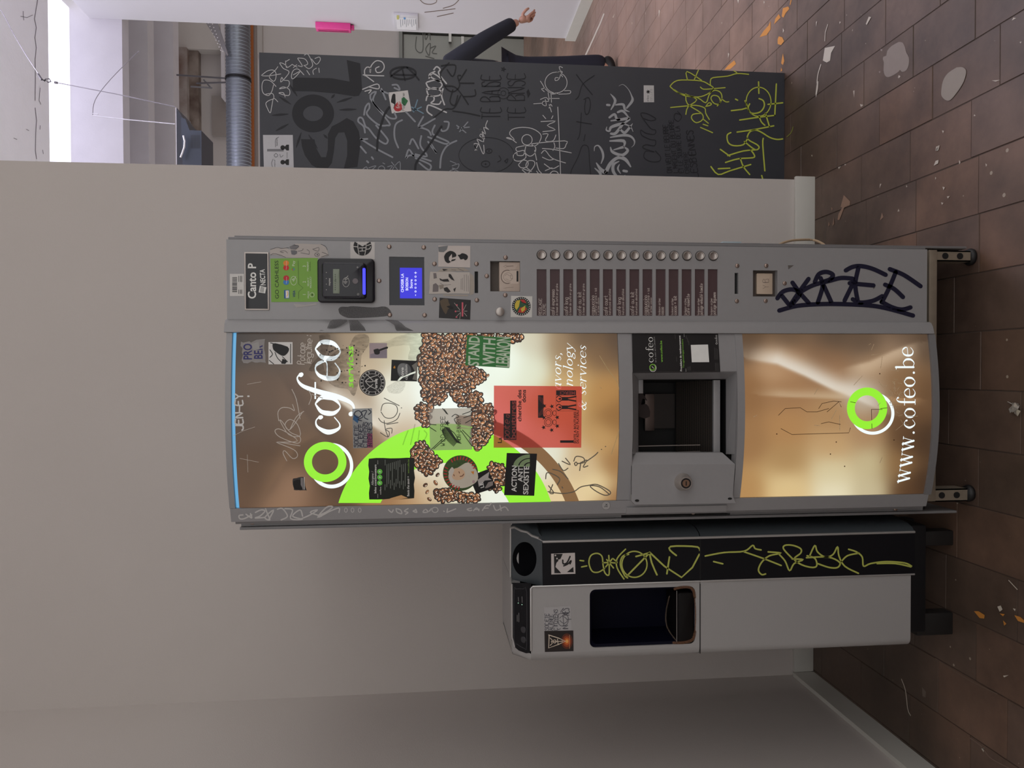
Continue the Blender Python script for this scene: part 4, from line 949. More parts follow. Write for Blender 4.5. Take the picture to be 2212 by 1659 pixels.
d.poly([(835,770),(850,735),(880,702),(995,702),(970,735),(900,770)], f3, 0, 2); d.poly([(1010,705),(1080,706),(1130,760),(1150,803),(1020,803)], f3, 0, 1); d.poly([(1295,702),(1400,710),(1460,760),(1545,806),(1400,806),(1370,745)], f3, 0, 2); d.poly([(740,800),(790,785),(860,802)], f3)
d.build('marker_smear', vm, 'grey smears over the centre rib')
# cracks and scratches of the lower panel
d = Dec(CURVE, .0006).at(1320, 680, 2.765); k1, k2 = pr((92, 62, 36)), pr((226, 200, 160))
d.strokes([[(1015,680),(1080,715),(1250,710),(1420,705),(1430,675)],[(1000,600),(1040,560),(1130,555),(1170,580),(1230,580),(1300,560)],[(1240,560),(1260,530),(1330,515),(1375,520)],[(1290,580),(1360,520),(1375,550)],[(1255,650),(1300,640),(1370,655)],[(1555,565),(1558,680)],[(1555,565),(1620,565)],[(1430,520),(1460,525)],[(1610,560),(1650,556)]], 3.2, k1, sm=0)
d.strokes([[(1215,475),(1235,440)],[(1450,420),(1500,365)],[(1555,210),(1570,175)],[(1555,240),(1615,232)],[(1600,400),(1625,430),(1650,420)],[(1365,600),(1366,690)],[(1315,625),(1345,570)],[(1540,180),(1550,172)],[(1620,250),(1610,320)],[(1215,660),(1245,662)],[(1700,690),(1750,650)],[(1605,885),(1620,850)],[(1670,330),(1720,335)],[(1690,400),(1700,460),(1720,430)],[(1760,610),(1830,605)],[(850,610),(870,600)]], 2.6, k2, sm=2)
for _ in range(40): p = (random.gauss(1700, 30), random.gauss(480, 60)); a = random.uniform(0, 3.1); d.stroke([p, (p[0]+25*math.cos(a), p[1]+25*math.sin(a))], 2, k2, sm=0)
for x, y in ((990,712),(1605,352),(1690,748),(1345,760),(1310,832),(1395,905)): d.ell(x, y, 4, 4, k1, .0001, 8)
d.build('scratch', lo, 'cracks and pale scratches')

# ---- serving hatch
mz0, mz1 = zc(1592), zc(1366)
xa = PC(1480, 804)[0]                 # right edge of the hatch opening
xb = PC(1480, 980)[0]
cbar('hatch_plate', mz0, mz1, xa, XPR, .002, .028, M_grey, vm, 8)
def quadmesh(name, P, m, parent, label=None):
    return mesh(name, P, [(0, 1, 2, 3)], m, parent, label=label)
o1 = [atY(1366.5, 804, -.03), atY(1366.5, 981, -.026), atY(1592, 981, -.026), atY(1592, 802, -.03)]
i1 = [atY(1379, 820, .02), atY(1379, 981, .02), atY(1568, 981, .02), atY(1568, 819, .02)]
mesh('hatch_bezel', o1+i1, [(0, 1, 5, 4), (0, 4, 7, 3), (3, 7, 6, 2)], M_grey, vm)
r_ = rectpx(1379, 820, 1568, 981, .02)
bm = bmesh.new(); x0, x1, z0, z1 = r_
vs = [bm.verts.new(v) for v in ((x0-.02, .02, z0), (x1, .02, z0), (x1, .02, z1), (x0-.02, .02, z1), (x0-.02, .17, z0+.02), (x1-.01, .17, z0+.02), (x1-.01, .17, z1), (x0-.02, .17, z1))]
for q in ((0,1,5,4),(1,2,6,5),(2,3,7,6),(3,0,4,7),(4,5,6,7)): bm.faces.new([vs[i] for i in q])
bmobj('hatch_recess', bm, M_dark, vm)
a, b = atY(1541, 821, .022), atY(1555, 981, .022); box('hatch_lip', b.x, a.x, .02, .03, b.z, a.z, M_grey, vm, .001)
a, b = atY(1379, 820, .024), atY(1389, 850, .024); box('hatch_hinge', b.x, a.x, .022, .04, b.z, a.z, M_grey, vm, .001)
a, b = atY(1393, 851, .15), atY(1413, 922, .15); box('back_plate', b.x-.01, a.x, .148, .16, b.z, a.z, mat('dull_steel', (120, 106, 100), .4, .6), vm, .001)
a, b = atY(1413, 851, .15), atY(1458, 925, .15); box('spout_plate', b.x, a.x, .15, .16, b.z, a.z, mat('dark_ribbed_steel', (58, 54, 52), .4, .5, .3, 6, 0, 200, .5, (1, 1, 400)), vm)
a, b = atY(1382, 850, .1), atY(1408, 880, .1)
d = Dec(SurfY(.11), 0).at(1320, 700, 6.91); d.poly([(420,1030),(470,1040),(535,1130),(525,1142),(470,1110),(450,1210),(500,1190),(560,1230),(580,1382),(420,1382)], pr((52, 38, 36)), 0, 2); d.build('spout', vm, 'dark drink spout')
# perforated tray sloping to the front
A = atY(1460, 822, .14); B = atY(1541, 822, .03); L0 = atY(1460, 980, .14).x; L1 = atY(1541, 980, .03).x
def trayp(u, v, o=0): return Vector(((A.x*(1-u)+B.x*u)*(1-v)+(L0*(1-u)+L1*u)*v, A.y*(1-u)+B.y*u-o, A.z*(1-u)+B.z*u+o*.4))
vs, fs = [trayp(0, 0), trayp(1, 0), trayp(1, 1), trayp(0, 1)], [(0, 1, 2, 3)]
mesh('drip_tray', vs, fs, mat('tray_steel', (92, 84, 78), .35, .6), vm)
vs, fs = [], []
for i in range(17):
    for j in range(46):
        u, v = (i+.5)/17, (j+.5+.5*(i % 2))/47; b_ = len(vs)
        vs += [trayp(u+du*.02, v+dv*.0075, .0008) for du, dv in ((-1, 0), (0, -1), (1, 0), (0, 1))]; fs.append((b_, b_+1, b_+2, b_+3))
o = mesh('perforation', vs, fs, M_dark, vm); o['kind'] = 'stuff'
d = Dec(SurfY(.06), 0).at(1320, 880, 6.38); d.stroke([(385,535),(800,525),(1225,518)], 12, M_steel, sm=0); d.stroke([(385,630),(800,620),(1225,605)], 10, M_steel, sm=0); d.build('guide_rail', vm, 'thin steel guide rails')
# lock plate left of the hatch
lp = CURVE(1476, 1042).y-.012
P = [(1366,980),(1568,980),(1588,1003),(1583,1070),(1588,1084),(1590,1087),(1372,1090),(1364,1082),(1365,1003)]
fr = [atY(x, y, lp) for x, y in P]; bk = [Vector((p.x, .02, p.z)) for p in fr]; n = len(P)
fr[0].y = fr[1].y = lp+.022
bm = bmesh.new(); F = [bm.verts.new(p) for p in fr]; B_ = [bm.verts.new(p) for p in bk]
bm.faces.new((F[0], F[1], F[2], F[8])); bm.faces.new(F[2:9])
for i in range(n): bm.faces.new((F[i], F[(i+1) % n], B_[(i+1) % n], B_[i]))
bmobj('lock_plate', bm, M_grey, vm)
d = Dec(SurfY(lp), .0006).at(1320, 880, 6.38); d.ell(358, 1285, 30, 18, M_dark, 0, 16); d.ell(1638, 1258, 30, 16, M_dark, 0, 16)
d.stroke([(280,790),(280,1200)], 5, M_dark, sm=0); d.build('screw_hole', vm)
cbar('plate_apron', zc(1580), zc(1360), XSL-.001, PC(1480, 1092)[0], .009, .02, M_grey, vm, 4)
p = atY(1475, 1041, lp); lock = lathe('lock', [(.021, .0), (.0205, -.004), (.0155, -.022), (.0145, -.0235), (.0125, -.0235), (.0122, -.022), (.0001, -.022)][::-1], (p.x, lp, p.z), M_steel, vm, 28, 'steel cone cylinder lock')
lathe('lock_core', [(.0001, -.024), (.0085, -.024), (.009, -.0225), (.009, -.02)], (p.x, lp, p.z), mat('brass_core', (172, 140, 118), .35, .9), vm)
lathe('lock_ring', [(.0095, -.0226), (.012, -.0226), (.012, -.0222), (.0095, -.0222)], (p.x, lp, p.z), M_blk, vm)
box('keyhole', p.x-.005, p.x+.005, lp-.0246, lp-.0238, p.z-.0012, p.z+.0012, M_dark, vm)

# black service label with logo (the code square stays blank)
ns = st('sticker', [(1365,721),(1551,720),(1556,804),(1367,806)], pr((30, 29, 30), .35), 'black refund label with white logo and blank code square', off=.0035)
d = Dec(CURVE, .0038).at(1320, 700, 6.91); gr = pr((132, 196, 64))
d.ring(625, 655, (52, 58), (44, 50), INK_W); d.ring(620, 645, (48, 50), (34, 36), gr, .00008); d.stroke([(610,635),(622,645),(635,660)], 8, INK_W)
d.text('cofeo', (633, 578), (-8, -398), (-66, 0), INK_W, font='ser', sp=.1); d.text("let's make work pleasant", (676, 572), (-24, -390), (-20, 0), pr((170, 168, 166)), font='hand', sw=.12)
d.text('www.cofeo.be', (772, 568), (-14, -320), (-30, 0), gr, bold=True); d.stroke([(955,150),(980,560)], 2.5, pr((120,118,116)), sm=0); d.stroke([(1088,145),(1118,712)], 2.5, INK_W, sm=0)
d.text('Procédure de remboursement', (1060, 706), (-24, -534), (-26, 0), INK_W, bold=True); d.text('Terugbetalingsprocedure', (1094, 655), (-20, -430), (-24, 0), gr)
for i in range(3): d.stroke([(1150+i*18, 690), (1122+i*18, 170+i*40)], 3, pr((110, 108, 106)), sm=0)
d.poly([(1190,312),(1447,305),(1465,568),(1205,570)], INK_W)
d.text('cofeo', (1588, 270), (-6, -110), (-22, 0), INK_W, font='ser', sp=.1); d.ring(1575, 290, 14, 10, INK_W)
for i in range(3): d.stroke([(1550+i*20, 530), (1545+i*20, 350+i*10)], 3, pr((110, 108, 106)), sm=0); d.stroke([(1560+i*20, 695), (1556+i*20, 580)], 3, pr((110, 108, 106)), sm=0)
d.build('print', ns)
# ---- fittings of the flat leaf
# maker's plate
x0, x1, z0, z1 = rectpx(528.5, 545, 581.5, 670); rbox('name_plate_rim', x0, x1, z0, z1, -.003, .001, .001, M_steel, vm, .0006)
npl = rbox('name_plate', x0+.003, x1-.003, z0+.003, z1-.003, -.0035, 0, .0006, mat('gloss_black', (16, 17, 24), .12, 0, .1, 20), vm, .0004, 'black name plate with white lettering')
d = Dec(SurfY(-.0035), .0002).at(*Z1); d.text('Canto P', (268, 537), (0, -283), (-62, 0), INK_W, bold=True); d.text('NECTA', (345, 430), (-8, -128), (-38, 0), INK_W, bold=True)
d.poly([(290,485),(300,432),(352,445),(342,493)], INK_W); d.strokes([[(305,480),(312,440)],[(315,482),(322,442)],[(325,484),(332,446)]], 4, INK_K, .0001, sm=0); d.build('print', npl)
# bar code label
bc = st('sticker', q4(496.5,591.5,527,639.5), pr((214, 212, 208)), 'white bar code label at the top', FLAT, .0005)
d = Dec(FLAT, .0008).at(*Z1); yb_ = 365
while yb_ < 485:
    w_ = random.choice((2, 3, 5)); d.rect(80, yb_, 118, yb_+w_, INK_K); yb_ += w_+random.choice((2, 3, 5))
for x in (132, 145, 155): d.stroke([(x, 495), (x, 465)], 4, INK_K, sm=0); d.stroke([(x, 400), (x, 355)], 4, INK_K, sm=0)
d.build('print', bc)
# go cashless sticker
gc = st('sticker', [(584,558.5),(686.5,557),(687.5,652),(586,652.5)], pr((122, 172, 58), .4), 'lime green go cashless sticker with card logos', FLAT, .0005)
d = Dec(FLAT, .0008).at(560, 510, 7.373)
d.text('GO CASHLESS', (312, 1000), (-8, -612), (-58, 0), INK_K)
dg_, wt = pr((40, 70, 30)), pr((226, 236, 210))
d.poly([(395,860),(478,858),(480,992),(396,994)], pr((40, 90, 160))); d.poly([(420,868),(470,866),(472,984),(422,986)], INK_W, .0001); d.stroke([(440,960),(455,920),(445,880)], 10, pr((240,180,40)), .0002)
d.text('VISA', (572, 975), (0, -105), (-36, 0), pr((28, 58, 120)), bold=True, slant=.2)
d.ell(428, 735, 46, 42, pr((60, 130, 200))); d.ell(430, 668, 46, 42, pr((200, 40, 50)), .00005); d.ell(428, 505, 46, 42, pr((214, 40, 40))); d.ell(428, 430, 46, 42, pr((236, 140, 50)), .00005)
d.text('Maestro', (440, 755), (0, -105), (-14, 0), INK_W, .0001); d.text('MasterCard', (438, 535), (0, -135), (-14, 0), INK_W, .0001)
d.ring(548, 710, (50, 72), (45, 66), wt); [d.ring(545, 735, (r*.8, r), (r*.8-5, r-6), wt, 0, 235, 305, 12) for r in (20, 34, 48)]; d.strokes([[(520,690),(560,670),(585,640)],[(560,700),(580,660)]], 5, wt)
d.text('Pay', (566, 480), (0, -88), (-40, 0), wt); d.ring(540, 525, (22, 22), (13, 13), pr((60,120,220)), 0, -60, 90, 10); d.ring(540, 525, (22, 22), (13, 13), pr((220,60,50)), 0, 90, 210, 10); d.ring(540, 525, (22, 22), (13, 13), pr((50,160,80)), 0, 210, 300, 10)
d.stroke([(628,995),(628,885),(700,825),(628,765),(618,395)], 5, dg_, sm=0)
for t, y in (('1', 945), ('2', 745), ('3', 495)): d.text(t, (740, y), (0, -30), (-46, 0), wt)
d.text('PRESS', (795, 992), (0, -115), (-24, 0), wt); d.text('SELECT', (792, 800), (0, -140), (-24, 0), wt); d.text('PRODUCT', (832, 828), (0, -185), (-24, 0), wt); d.text('PRESENT', (785, 560), (0, -155), (-24, 0), wt); d.text('Contactless', (815, 560), (0, -150), (-16, 0), dg_)
d.ring(842, 935, (36, 38), (31, 33), wt); d.poly([(828,935),(852,918),(852,952)], INK_K); d.build('print', gc)
# torn drawing, tape scrap, round text sticker
td = Dec(FLAT, .0006).at(560, 510, 7.373)
td.poly([(170,215),(230,200),(285,180),(340,195),(420,180),(480,215),(540,150),(575,122),(700,120),(860,130),(985,128),(1060,180),(1085,225),(1100,285),(1105,310),(1040,330),(960,350),(700,345),(500,345),(400,340),(330,310),(240,300),(175,300)], pr((186, 178, 172))); o = td.build('sticker', vm, 'torn pale sticker with pencil doodles')
d = Dec(FLAT, .0009).at(560, 510, 7.373); k = pr((70, 68, 72))
d.poly([(500,225),(560,225),(605,240),(600,280),(560,300),(515,290)], pr((110,110,114)), 0, 1); d.poly([(480,170),(560,130),(630,160),(580,215),(500,210)], pr((120,118,120)))
d.strokes([[(175,215),(285,182),(350,195),(470,185)],[(330,245),(380,235),(420,240),(450,270)],[(340,255),(390,265)],[(540,150),(600,145),(630,165),(580,210)],[(620,240),(680,230),(700,200)],[(760,215),(795,240),(795,290)],[(660,265),(790,290)],[(850,210),(910,190),(950,185),(940,240),(860,215)],[(980,130),(1050,160),(1085,220)],[(1000,260),(1040,270),(1100,300),(1060,310),(990,330)],[(180,300),(230,280),(330,300),(420,340)]], 6, k)
d.ring(920, 295, (40, 32), (33, 26), k); d.ell(925, 297, 12, 9, k); d.build('print', o)
ts = Dec(FLAT, .0006).at(560, 510, 7.373); ts.poly([(545,1080),(640,1085),(720,1095),(910,1068),(915,1095),(730,1122),(590,1138)], pr((176, 172, 168))); ts.build('tape_scrap', vm)
cs_ = st('sticker', q4(756.7,523,809.5,560), pr((206, 202, 198)), 'white square sticker with round black lettering', FLAT, .0005)
d = Dec(FLAT, .0008).at(560, 510, 7.373); d.ring(1645, 165, (145, 145), (1, 1), INK_K, 0, -32, 212, 40); k = pr((206, 202, 198))
d.strokes([[(1575,88),(1570,180),(1590,290)],[(1700,90),(1700,200),(1680,300)],[(1500,165),(1560,170)],[(1590,130),(1690,130)],[(1590,190),(1690,185)],[(1600,240),(1680,235)],[(1720,150),(1780,130)],[(1710,210),(1760,200),(1770,170)],[(1640,100),(1645,125)],[(1640,200),(1640,232)]], 11, k, .0001, sm=2); d.build('print', cs_)
# card reader
x0, x1, z0, z1 = rectpx(687, 559.7, 810, 654.6); rbox('card_reader', x0, x1, z0, z1, -.012, 0, .009, mat('reader_black', (20, 20, 26), .3, 0, .1, 50), vm, .003, 'black contactless card reader')
rf = rectpx(697, 568.5, 792, 646, -.012); rdr = rbox('reader_face', *rf, -.03, -.011, .008, mat('reader_gloss', (22, 22, 32), .18, 0, .1, 40), vm, .004)
SR = SurfY(-.0302)
lc_ = rectpx(719.5, 581.3, 733.8, 634, -.0302); rbox('reader_screen', *lc_, -.0312, -.029, .001, mat('lcd_grey_green', (128, 138, 120), .3, 0, .05, 30), vm, .0003)
d = Dec(SurfY(-.0312), .0003).at(560, 510, 7.373); k = pr((74, 84, 70)); [d.stroke([(1210, y), (1210, y-14)], 14, k, sm=0, cap=False) for y in range(860, 590, -34)]; d.stroke([(1195,710),(1225,690),(1225,730),(1195,710)], 4, k, sm=0); d.build('lcd_text', vm)
d = Dec(SR, .0003).at(560, 510, 7.373); k = pr((200, 198, 194))
d.ring(1382, 735, (55, 75), (50, 70), k); [d.ring(1372, 775, (r, r*.9), (r-6, r*.9-6), k, 0, 235, 305, 10) for r in (28, 46, 64)]; d.strokes([[(1360,690),(1410,640)],[(1370,700),(1420,670)],[(1395,650),(1415,632)]], 7, k)
d.text('nayax', (1130, 790), (0, -120), (-28, 0), k, bold=True); d.strokes([[(1010,600),(1010,890),(1030,980)],[(1020,435),(1610,450)],[(1070,985),(1605,980)],[(1605,450),(1605,980)]], 3, pr((90,90,100)), sm=0)
for y in (580, 675, 765, 855): d.ell(1068, y, 7, 6, k, 0, 8)
d.ring(1575, 925, (16, 16), (12, 12), k, 0, n=16); d.ring(1565, 497, (12, 12), (7, 7), k, 0, n=16); d.build('print', rdr)
p = atY(560+1530/7.373, 510+718/7.373, -.0302); lathe('reader_button', [(.0001, -.0012), (.0062, -.0012), (.0066, 0)], (p.x, -.0302, p.z), mat('dull_button', (110, 102, 106), .4), vm, 20)
rbox('status_light', *rectpx(783.4, 579, 789.8, 636.5, -.0302), -.0318, -.03, .0028, emi((60, 60, 255), 1.6), vm, .0006, 'glowing blue light bar')
# display
box('display_glass', h_disp[0]-.002, h_disp[1]+.002, .004, .008, h_disp[2]-.002, h_disp[3]+.002, mat('dark_display_glass', (24, 26, 36), .1, 0, .1, 20), vm, 0, 'dark display window')
x0, x1, z0, z1 = rectpx(863.8, 578.6, 911.8, 644.6, .004); dsp = box('screen', x0, x1, .0032, .0042, z0, z1, emi((38, 32, 214), 1.0, .2), vm, 0, 'lit blue screen asking to choose a drink')
d = Dec(SurfY(.0032), .0003).at(820, 510, 6.506); k = emi((214, 216, 255), 1.2)
d.text('CHOISIR LA', (338, 790), (0, -262), (-36, 0), k, bold=True); d.text('BOISSON', (402, 765), (0, -182), (-36, 0), k, bold=True); d.text('Sucre', (462, 735), (0, -128), (-36, 0), k, bold=True)
for i in range(5): d.ring(505, 778-i*52, 14, 7, k, n=16)
d.stroke([(505,838),(505,822)], 8, k, sm=0); d.stroke([(505,530),(505,502)], 8, k, sm=0); d.stroke([(490,516),(520,516)], 8, k, sm=0); d.build('print', dsp)
# papers below the display
p1 = st('sticker', [(947,530.5),(1016,531),(1015.5,578),(946.5,576)], pr((206, 196, 190)), 'white sticker with two black heads', FLAT, .0009)
d = Dec(FLAT, .0012).at(820, 510, 6.506); d.poly([(905,290),(930,240),(990,207),(1050,225),(1078,260),(1070,290),(1030,300),(1015,330),(1072,320),(1050,345),(1010,355),(965,382),(920,350)], INK_K, 0, 2); d.poly([(975,300),(1015,250),(1020,320),(1000,360),(975,340)], pr((206,196,190)), .0001)
d.poly([(1095,265),(1130,260),(1160,240),(1215,255),(1242,285),(1230,325),(1200,340),(1180,320),(1140,330),(1120,300)], INK_K, 0, 2); d.poly([(825,150),(960,135),(945,190),(900,225),(830,220)], pr((120,122,124)), .0001); d.build('print', p1)
p2 = st('sticker', [(929.5,587),(1015,587.5),(1014.5,635),(927,634)], pr((196, 188, 180)), 'pale sticker with collage and small print', FLAT, .0009, jag=.8)
d = Dec(FLAT, .0012).at(820, 510, 6.506); gy = pr((120, 112, 112)); k = pr((40, 36, 36))
for P, m_ in (([(755,520),(795,520),(805,590),(760,600)],gy),([(750,680),(790,660),(830,700),(825,780),(745,785)],gy),([(970,530),(1000,535),(1055,630),(1010,610),(970,570)],k),([(840,590),(880,610),(960,600),(980,640),(900,640),(850,620)],k),([(900,730),(950,715),(1000,780),(960,795),(910,770)],k),([(1035,745),(1075,720),(1055,790)],k),([(830,690),(900,680),(900,730),(850,750)],pr((150,140,128))),([(1080,455) if 0 else (880,460),(960,470),(900,490)],k)): d.poly(P, m_)
d.strokes([[(850,660),(900,690),(1000,680)],[(1145,600),(1145,750)],[(1165,590),(1165,755)],[(1190,545),(1190,770)],[(1220,540),(1220,775)],[(1245,555),(1245,780)],[(1010,470),(1075,480)],[(1100,455),(1180,490)]], 5, gy, sm=0); d.build('print', p2)
d = Dec(FLAT, .0005).at(820, 510, 6.506); rz = pr((170, 160, 148)); d.poly([(1270,520),(1320,560),(1335,700),(1320,815),(1270,830)], rz, 0, 1); d.poly([(880,450),(1180,445),(1270,490),(810,500)], rz); d.poly([(890,820),(1250,825),(1240,845),(900,840)], rz); d.build('glue_residue', vm, 'beige glue residue')
p3 = st('sticker', [(949.5,643),(1017,648),(1015.5,690.5),(948,686.5)], pr((26, 22, 22), .4), 'dark concert photo sticker with pink sparks', FLAT, .0009)
d = Dec(FLAT, .0012).at(820, 510, 6.506); d.poly([(845,915),(900,880),(960,885),(970,930),(1000,1000),(960,1030),(930,1100),(870,1000)], pr((92, 78, 60)), 0, 2); d.poly([(940,990),(1000,970),(1040,1010),(1000,1030)], pr((20,18,18)), .0001)
k = pr((206, 196, 188)); pkk = pr((212, 96, 112)); d.stroke([(1165,930),(1165,1130)], 22, pkk, 0, sm=0, cap=False)
d.strokes([[(1130,1040),(1050,940)],[(1130,1055),(1085,1055)],[(1140,1070),(1070,1140)],[(1180,1040),(1215,965)],[(1185,1055),(1230,1055)],[(1185,1075),(1225,1125)],[(1140,1080),(1125,1160)]], 5, k, .0001, sm=0); [d.ell(x, y, 13, 12, pkk, .0001, 12) for x, y in ((1085,970),(1068,1058),(1080,1138))]; d.build('print', p3)
rst = st('sticker', [(1104,639),(1150,640),(1149,685.5),(1103,685)], pr((214, 212, 206)), 'white square sticker with green red yellow disc', FLAT, .0005)
d = Dec(FLAT, .0008).at(1040, 500, 3.95); d.ell(340, 638, 80, 80, INK_K); d.ell(340, 638, 60, 60, pr((46, 92, 62)), .0001)
d.poly([(285,620),(300,590),(330,585),(320,640),(300,670),(285,650)], pr((214, 190, 70)), .0002, 1); d.poly([(330,580),(365,582),(385,610),(350,612)], pr((190, 50, 50)), .0002); d.poly([(310,690),(330,650),(370,640),(390,660),(360,695)], pr((190, 50, 50)), .0002, 1); d.poly([(335,660),(375,630),(370,670),(345,690)], pr((214, 190, 70)), .0003, 1); d.stroke([(340,600),(398,628)], 6, INK_K, .0003, sm=0)
for i in range(26):
    a = math.radians(i*13.8); d.stroke([(340+66*math.cos(a), 638+66*math.sin(a)), (340+74*math.cos(a), 638+74*math.sin(a))], 5, INK_W, .0002, sm=0)
d.build('print', rst)
# selection buttons, knob, screws
BX = [513,628,742,856,968,1081,1194,1306,1418,1530,1643,1753,1864,1977]; r = .0107
prof = [(.0001, -.0018), (r*.58, -.0022), (r*.70, -.003), (r*.74, -.0052), (r*.86, -.0056), (r*.95, -.004), (r, -.0012), (r, .001)]
b0 = None
for i, u in enumerate(BX):
    p = atY(1040+u/3.95, 500+(200+i*.7)/3.95, 0)
    if b0 is None: b0 = lathe('selection_button', prof, (p.x, 0, p.z), M_steel, vm, 22)
    else: clone(b0, (p.x, 0, p.z), vm)
    if i == 0: z0_ = lathe('button_bezel', [(r*.98, -.0008), (r*1.02, -.0016), (r*1.12, -.001), (r*1.14, .001), (r*.98, .001)], (p.x, 0, p.z), mat('dark_bezel', (58, 54, 52), .4, .5), vm, 22)
    else: clone(z0_, (p.x, 0, p.z), vm)
p = atY(1080, 673.5, -.008); lathe('coin_return_button', [(.0001, -.0125), (.0085, -.0128), (.0098, -.0118), (.0102, -.009), (.0102, .001)], (p.x, 0, p.z), M_steel, vm, 24)
SCW = [(480+u/3.687, 500+v/3.687) for u, v in ((1330,122),(1605,127),(1250,393),(1335,665),(1612,667),(1690,258),(2025,258),(1692,540),(2028,547),(2107,355))]+[(1040+u/3.95, 500+v/3.95) for u, v in ((205,222),(203,543),(2182,293),(2178,594))]+[(1560+u/3.687, 500+v/3.687) for u, v in ((350,273),(345,553),(497,413))]
s0 = None; r = .0054
for u, v in SCW:
    p = atY(u, v, 0)
    if s0 is None: s0 = lathe('screw', [(.0001, -.0026), (r*.3, -.0026), (r*.34, -.0032), (r*.6, -.0031), (r*.9, -.002), (r, -.0004), (r, .001)], (p.x, 0, p.z), mat('nickel_screw', (168, 150, 140), .35, .9), vm, 14)
    else: clone(s0, (p.x, 0, p.z), vm)
# drink labels
TXT = [('REGLAGE','SUCRE',None),('café expresso','à base de café en grains',None),('café long','à base de café en grains',None),('café au lait','à base de café en grains',None),('cappuccino','café en grains + lait','+ arôme cacao'),('café court','instantané décaféiné',None),('café long','instantané décaféiné',None),('café au lait','instantané décaféiné',None),('cappuccino','café décaféiné + lait','+ arôme cacao'),('boisson arôme','cacao',None),('boisson arôme','cacao + lait',None),('boisson arôme','Café noisette',None),('boisson arôme','potage velouté tomate',None),('boisson arôme','potage légumes',None)]
M_lab = mat('brown_label', (82, 63, 65), .35, 0, .06, 50); chalk = pr((204, 192, 184))
HAND['à'] = HAND['a']+' 1828'; HAND['ô'] = HAND['o']+' 182838'; HAND['ï'] = '1612 0808 2828'
for i, (R4, T3, u) in enumerate(zip(labels, TXT, LBX)):
    o = box('drink_label', R4[0]-.001, R4[1]+.001, .0035, .006, R4[2]-.001, R4[3]+.001, M_lab, vm)
    o['label'] = 'brown drink label reading '+T3[0].lower()
    d = Dec(SurfY(.0035), .0003).at(1040, 500, 3.95)
    big = 1 if i >= 9 else 0
    if i == 0:
        d.text('REGLAGE', (u+42, 712), (0, -145), (-24, 0), chalk, font='hand', sw=.12); d.text('SUCRE', (u+74, 712), (0, -100), (-22, 0), chalk, font='hand', sw=.12)
    else:
        L = [30, 17] if not big else [19, 26]
        w1 = len(T3[0])*(17 if not big else 11); w2 = len(T3[1])*(11.2 if not big else 14)
        d.text(T3[0], (u+38, 712), (0, -w1), (-L[0], 0), chalk, font='hand', sw=.11); d.text(T3[1], (u+(66 if not T3[2] else 58), 712), (0, -min(w2, 270)), (-L[1], 0), chalk, font='hand', sw=.13)
        if T3[2]: d.text(T3[2], (u+78, 712), (0, -150), (-15, 0), chalk, font='hand', sw=.13)
    d.build('lettering', o)
# coin entry, slots, return window
box('coin_recess', h_coin[0]-.002, h_coin[1]+.002, .02, .024, h_coin[2]-.002, h_coin[3]+.002, mat('dull_brown_recess', (84, 74, 66), .5), vm)
x0, x1, z0, z1 = rectpx(1078.6, 566, 1123, 629.6, .004); cp = rbox('coin_plate', x0, x1, z0, z1, .004, .02, .001, mat('beige_plastic', (190, 172, 158), .4, 0, .05, 50), vm, .0008, 'beige coin entry with coin relief')
d = Dec(SurfY(.004), .0003).at(820, 510, 6.506); k = pr((120, 104, 94)); lk = pr((204, 188, 174))
d.ring(1795, 572, (92, 98), (82, 88), k, 0, 70, 290); d.ell(1798, 572, 78, 84, lk, .00005); d.ring(1805, 575, (66, 62), (62, 58), k, .0001); d.rect(1840,480,1950,670, lk, .00004); d.stroke([(1840,478),(1948,478)], 5, k, .0001, sm=0); d.rect(1925,490,1950,640, INK_K, .0001); d.strokes([[(1760,560),(1790,535),(1830,560),(1850,545),(1840,590),(1870,600)],[(1770,600),(1810,615)]], 4, k, .0002); d.strokes([[(1880,415),(1780,420),(1780,405),(1735,428),(1782,445),(1780,430),(1880,425)],[(1880,720),(1780,725),(1735,732),(1782,742)]], 3, k, .0001, sm=0); d.build('print', cp)
for hS, nm in ((h_slot, 'note_slot'), (h_slot2, 'coin_slot')): box(nm, hS[0]-.001, hS[1]+.001, .008, .011, hS[2]-.001, hS[3]+.001, M_dark, vm)
box('return_recess', h_ret[0]-.002, h_ret[1]+.002, .014, .018, h_ret[2]-.002, h_ret[3]+.002, mat('recess_brown', (78, 68, 62), .5), vm)
x0, x1, z0, z1 = rectpx(1635, 590.5, 1669, 635.5, .008); rl = rbox('return_flap', x0, x1, z0, z1, .008, .014, .002, mat('cream_flap', (196, 176, 156), .5, 0, .08, 50), vm, .0008, 'cream return flap with pencil number')
d = Dec(SurfY(.008), .0003).at(1560, 500, 3.687); d.text('YIB', (370, 455), (0, -85), (-45, 0), pr((120, 106, 98)), font='hand', sw=.06); d.build('print', rl)
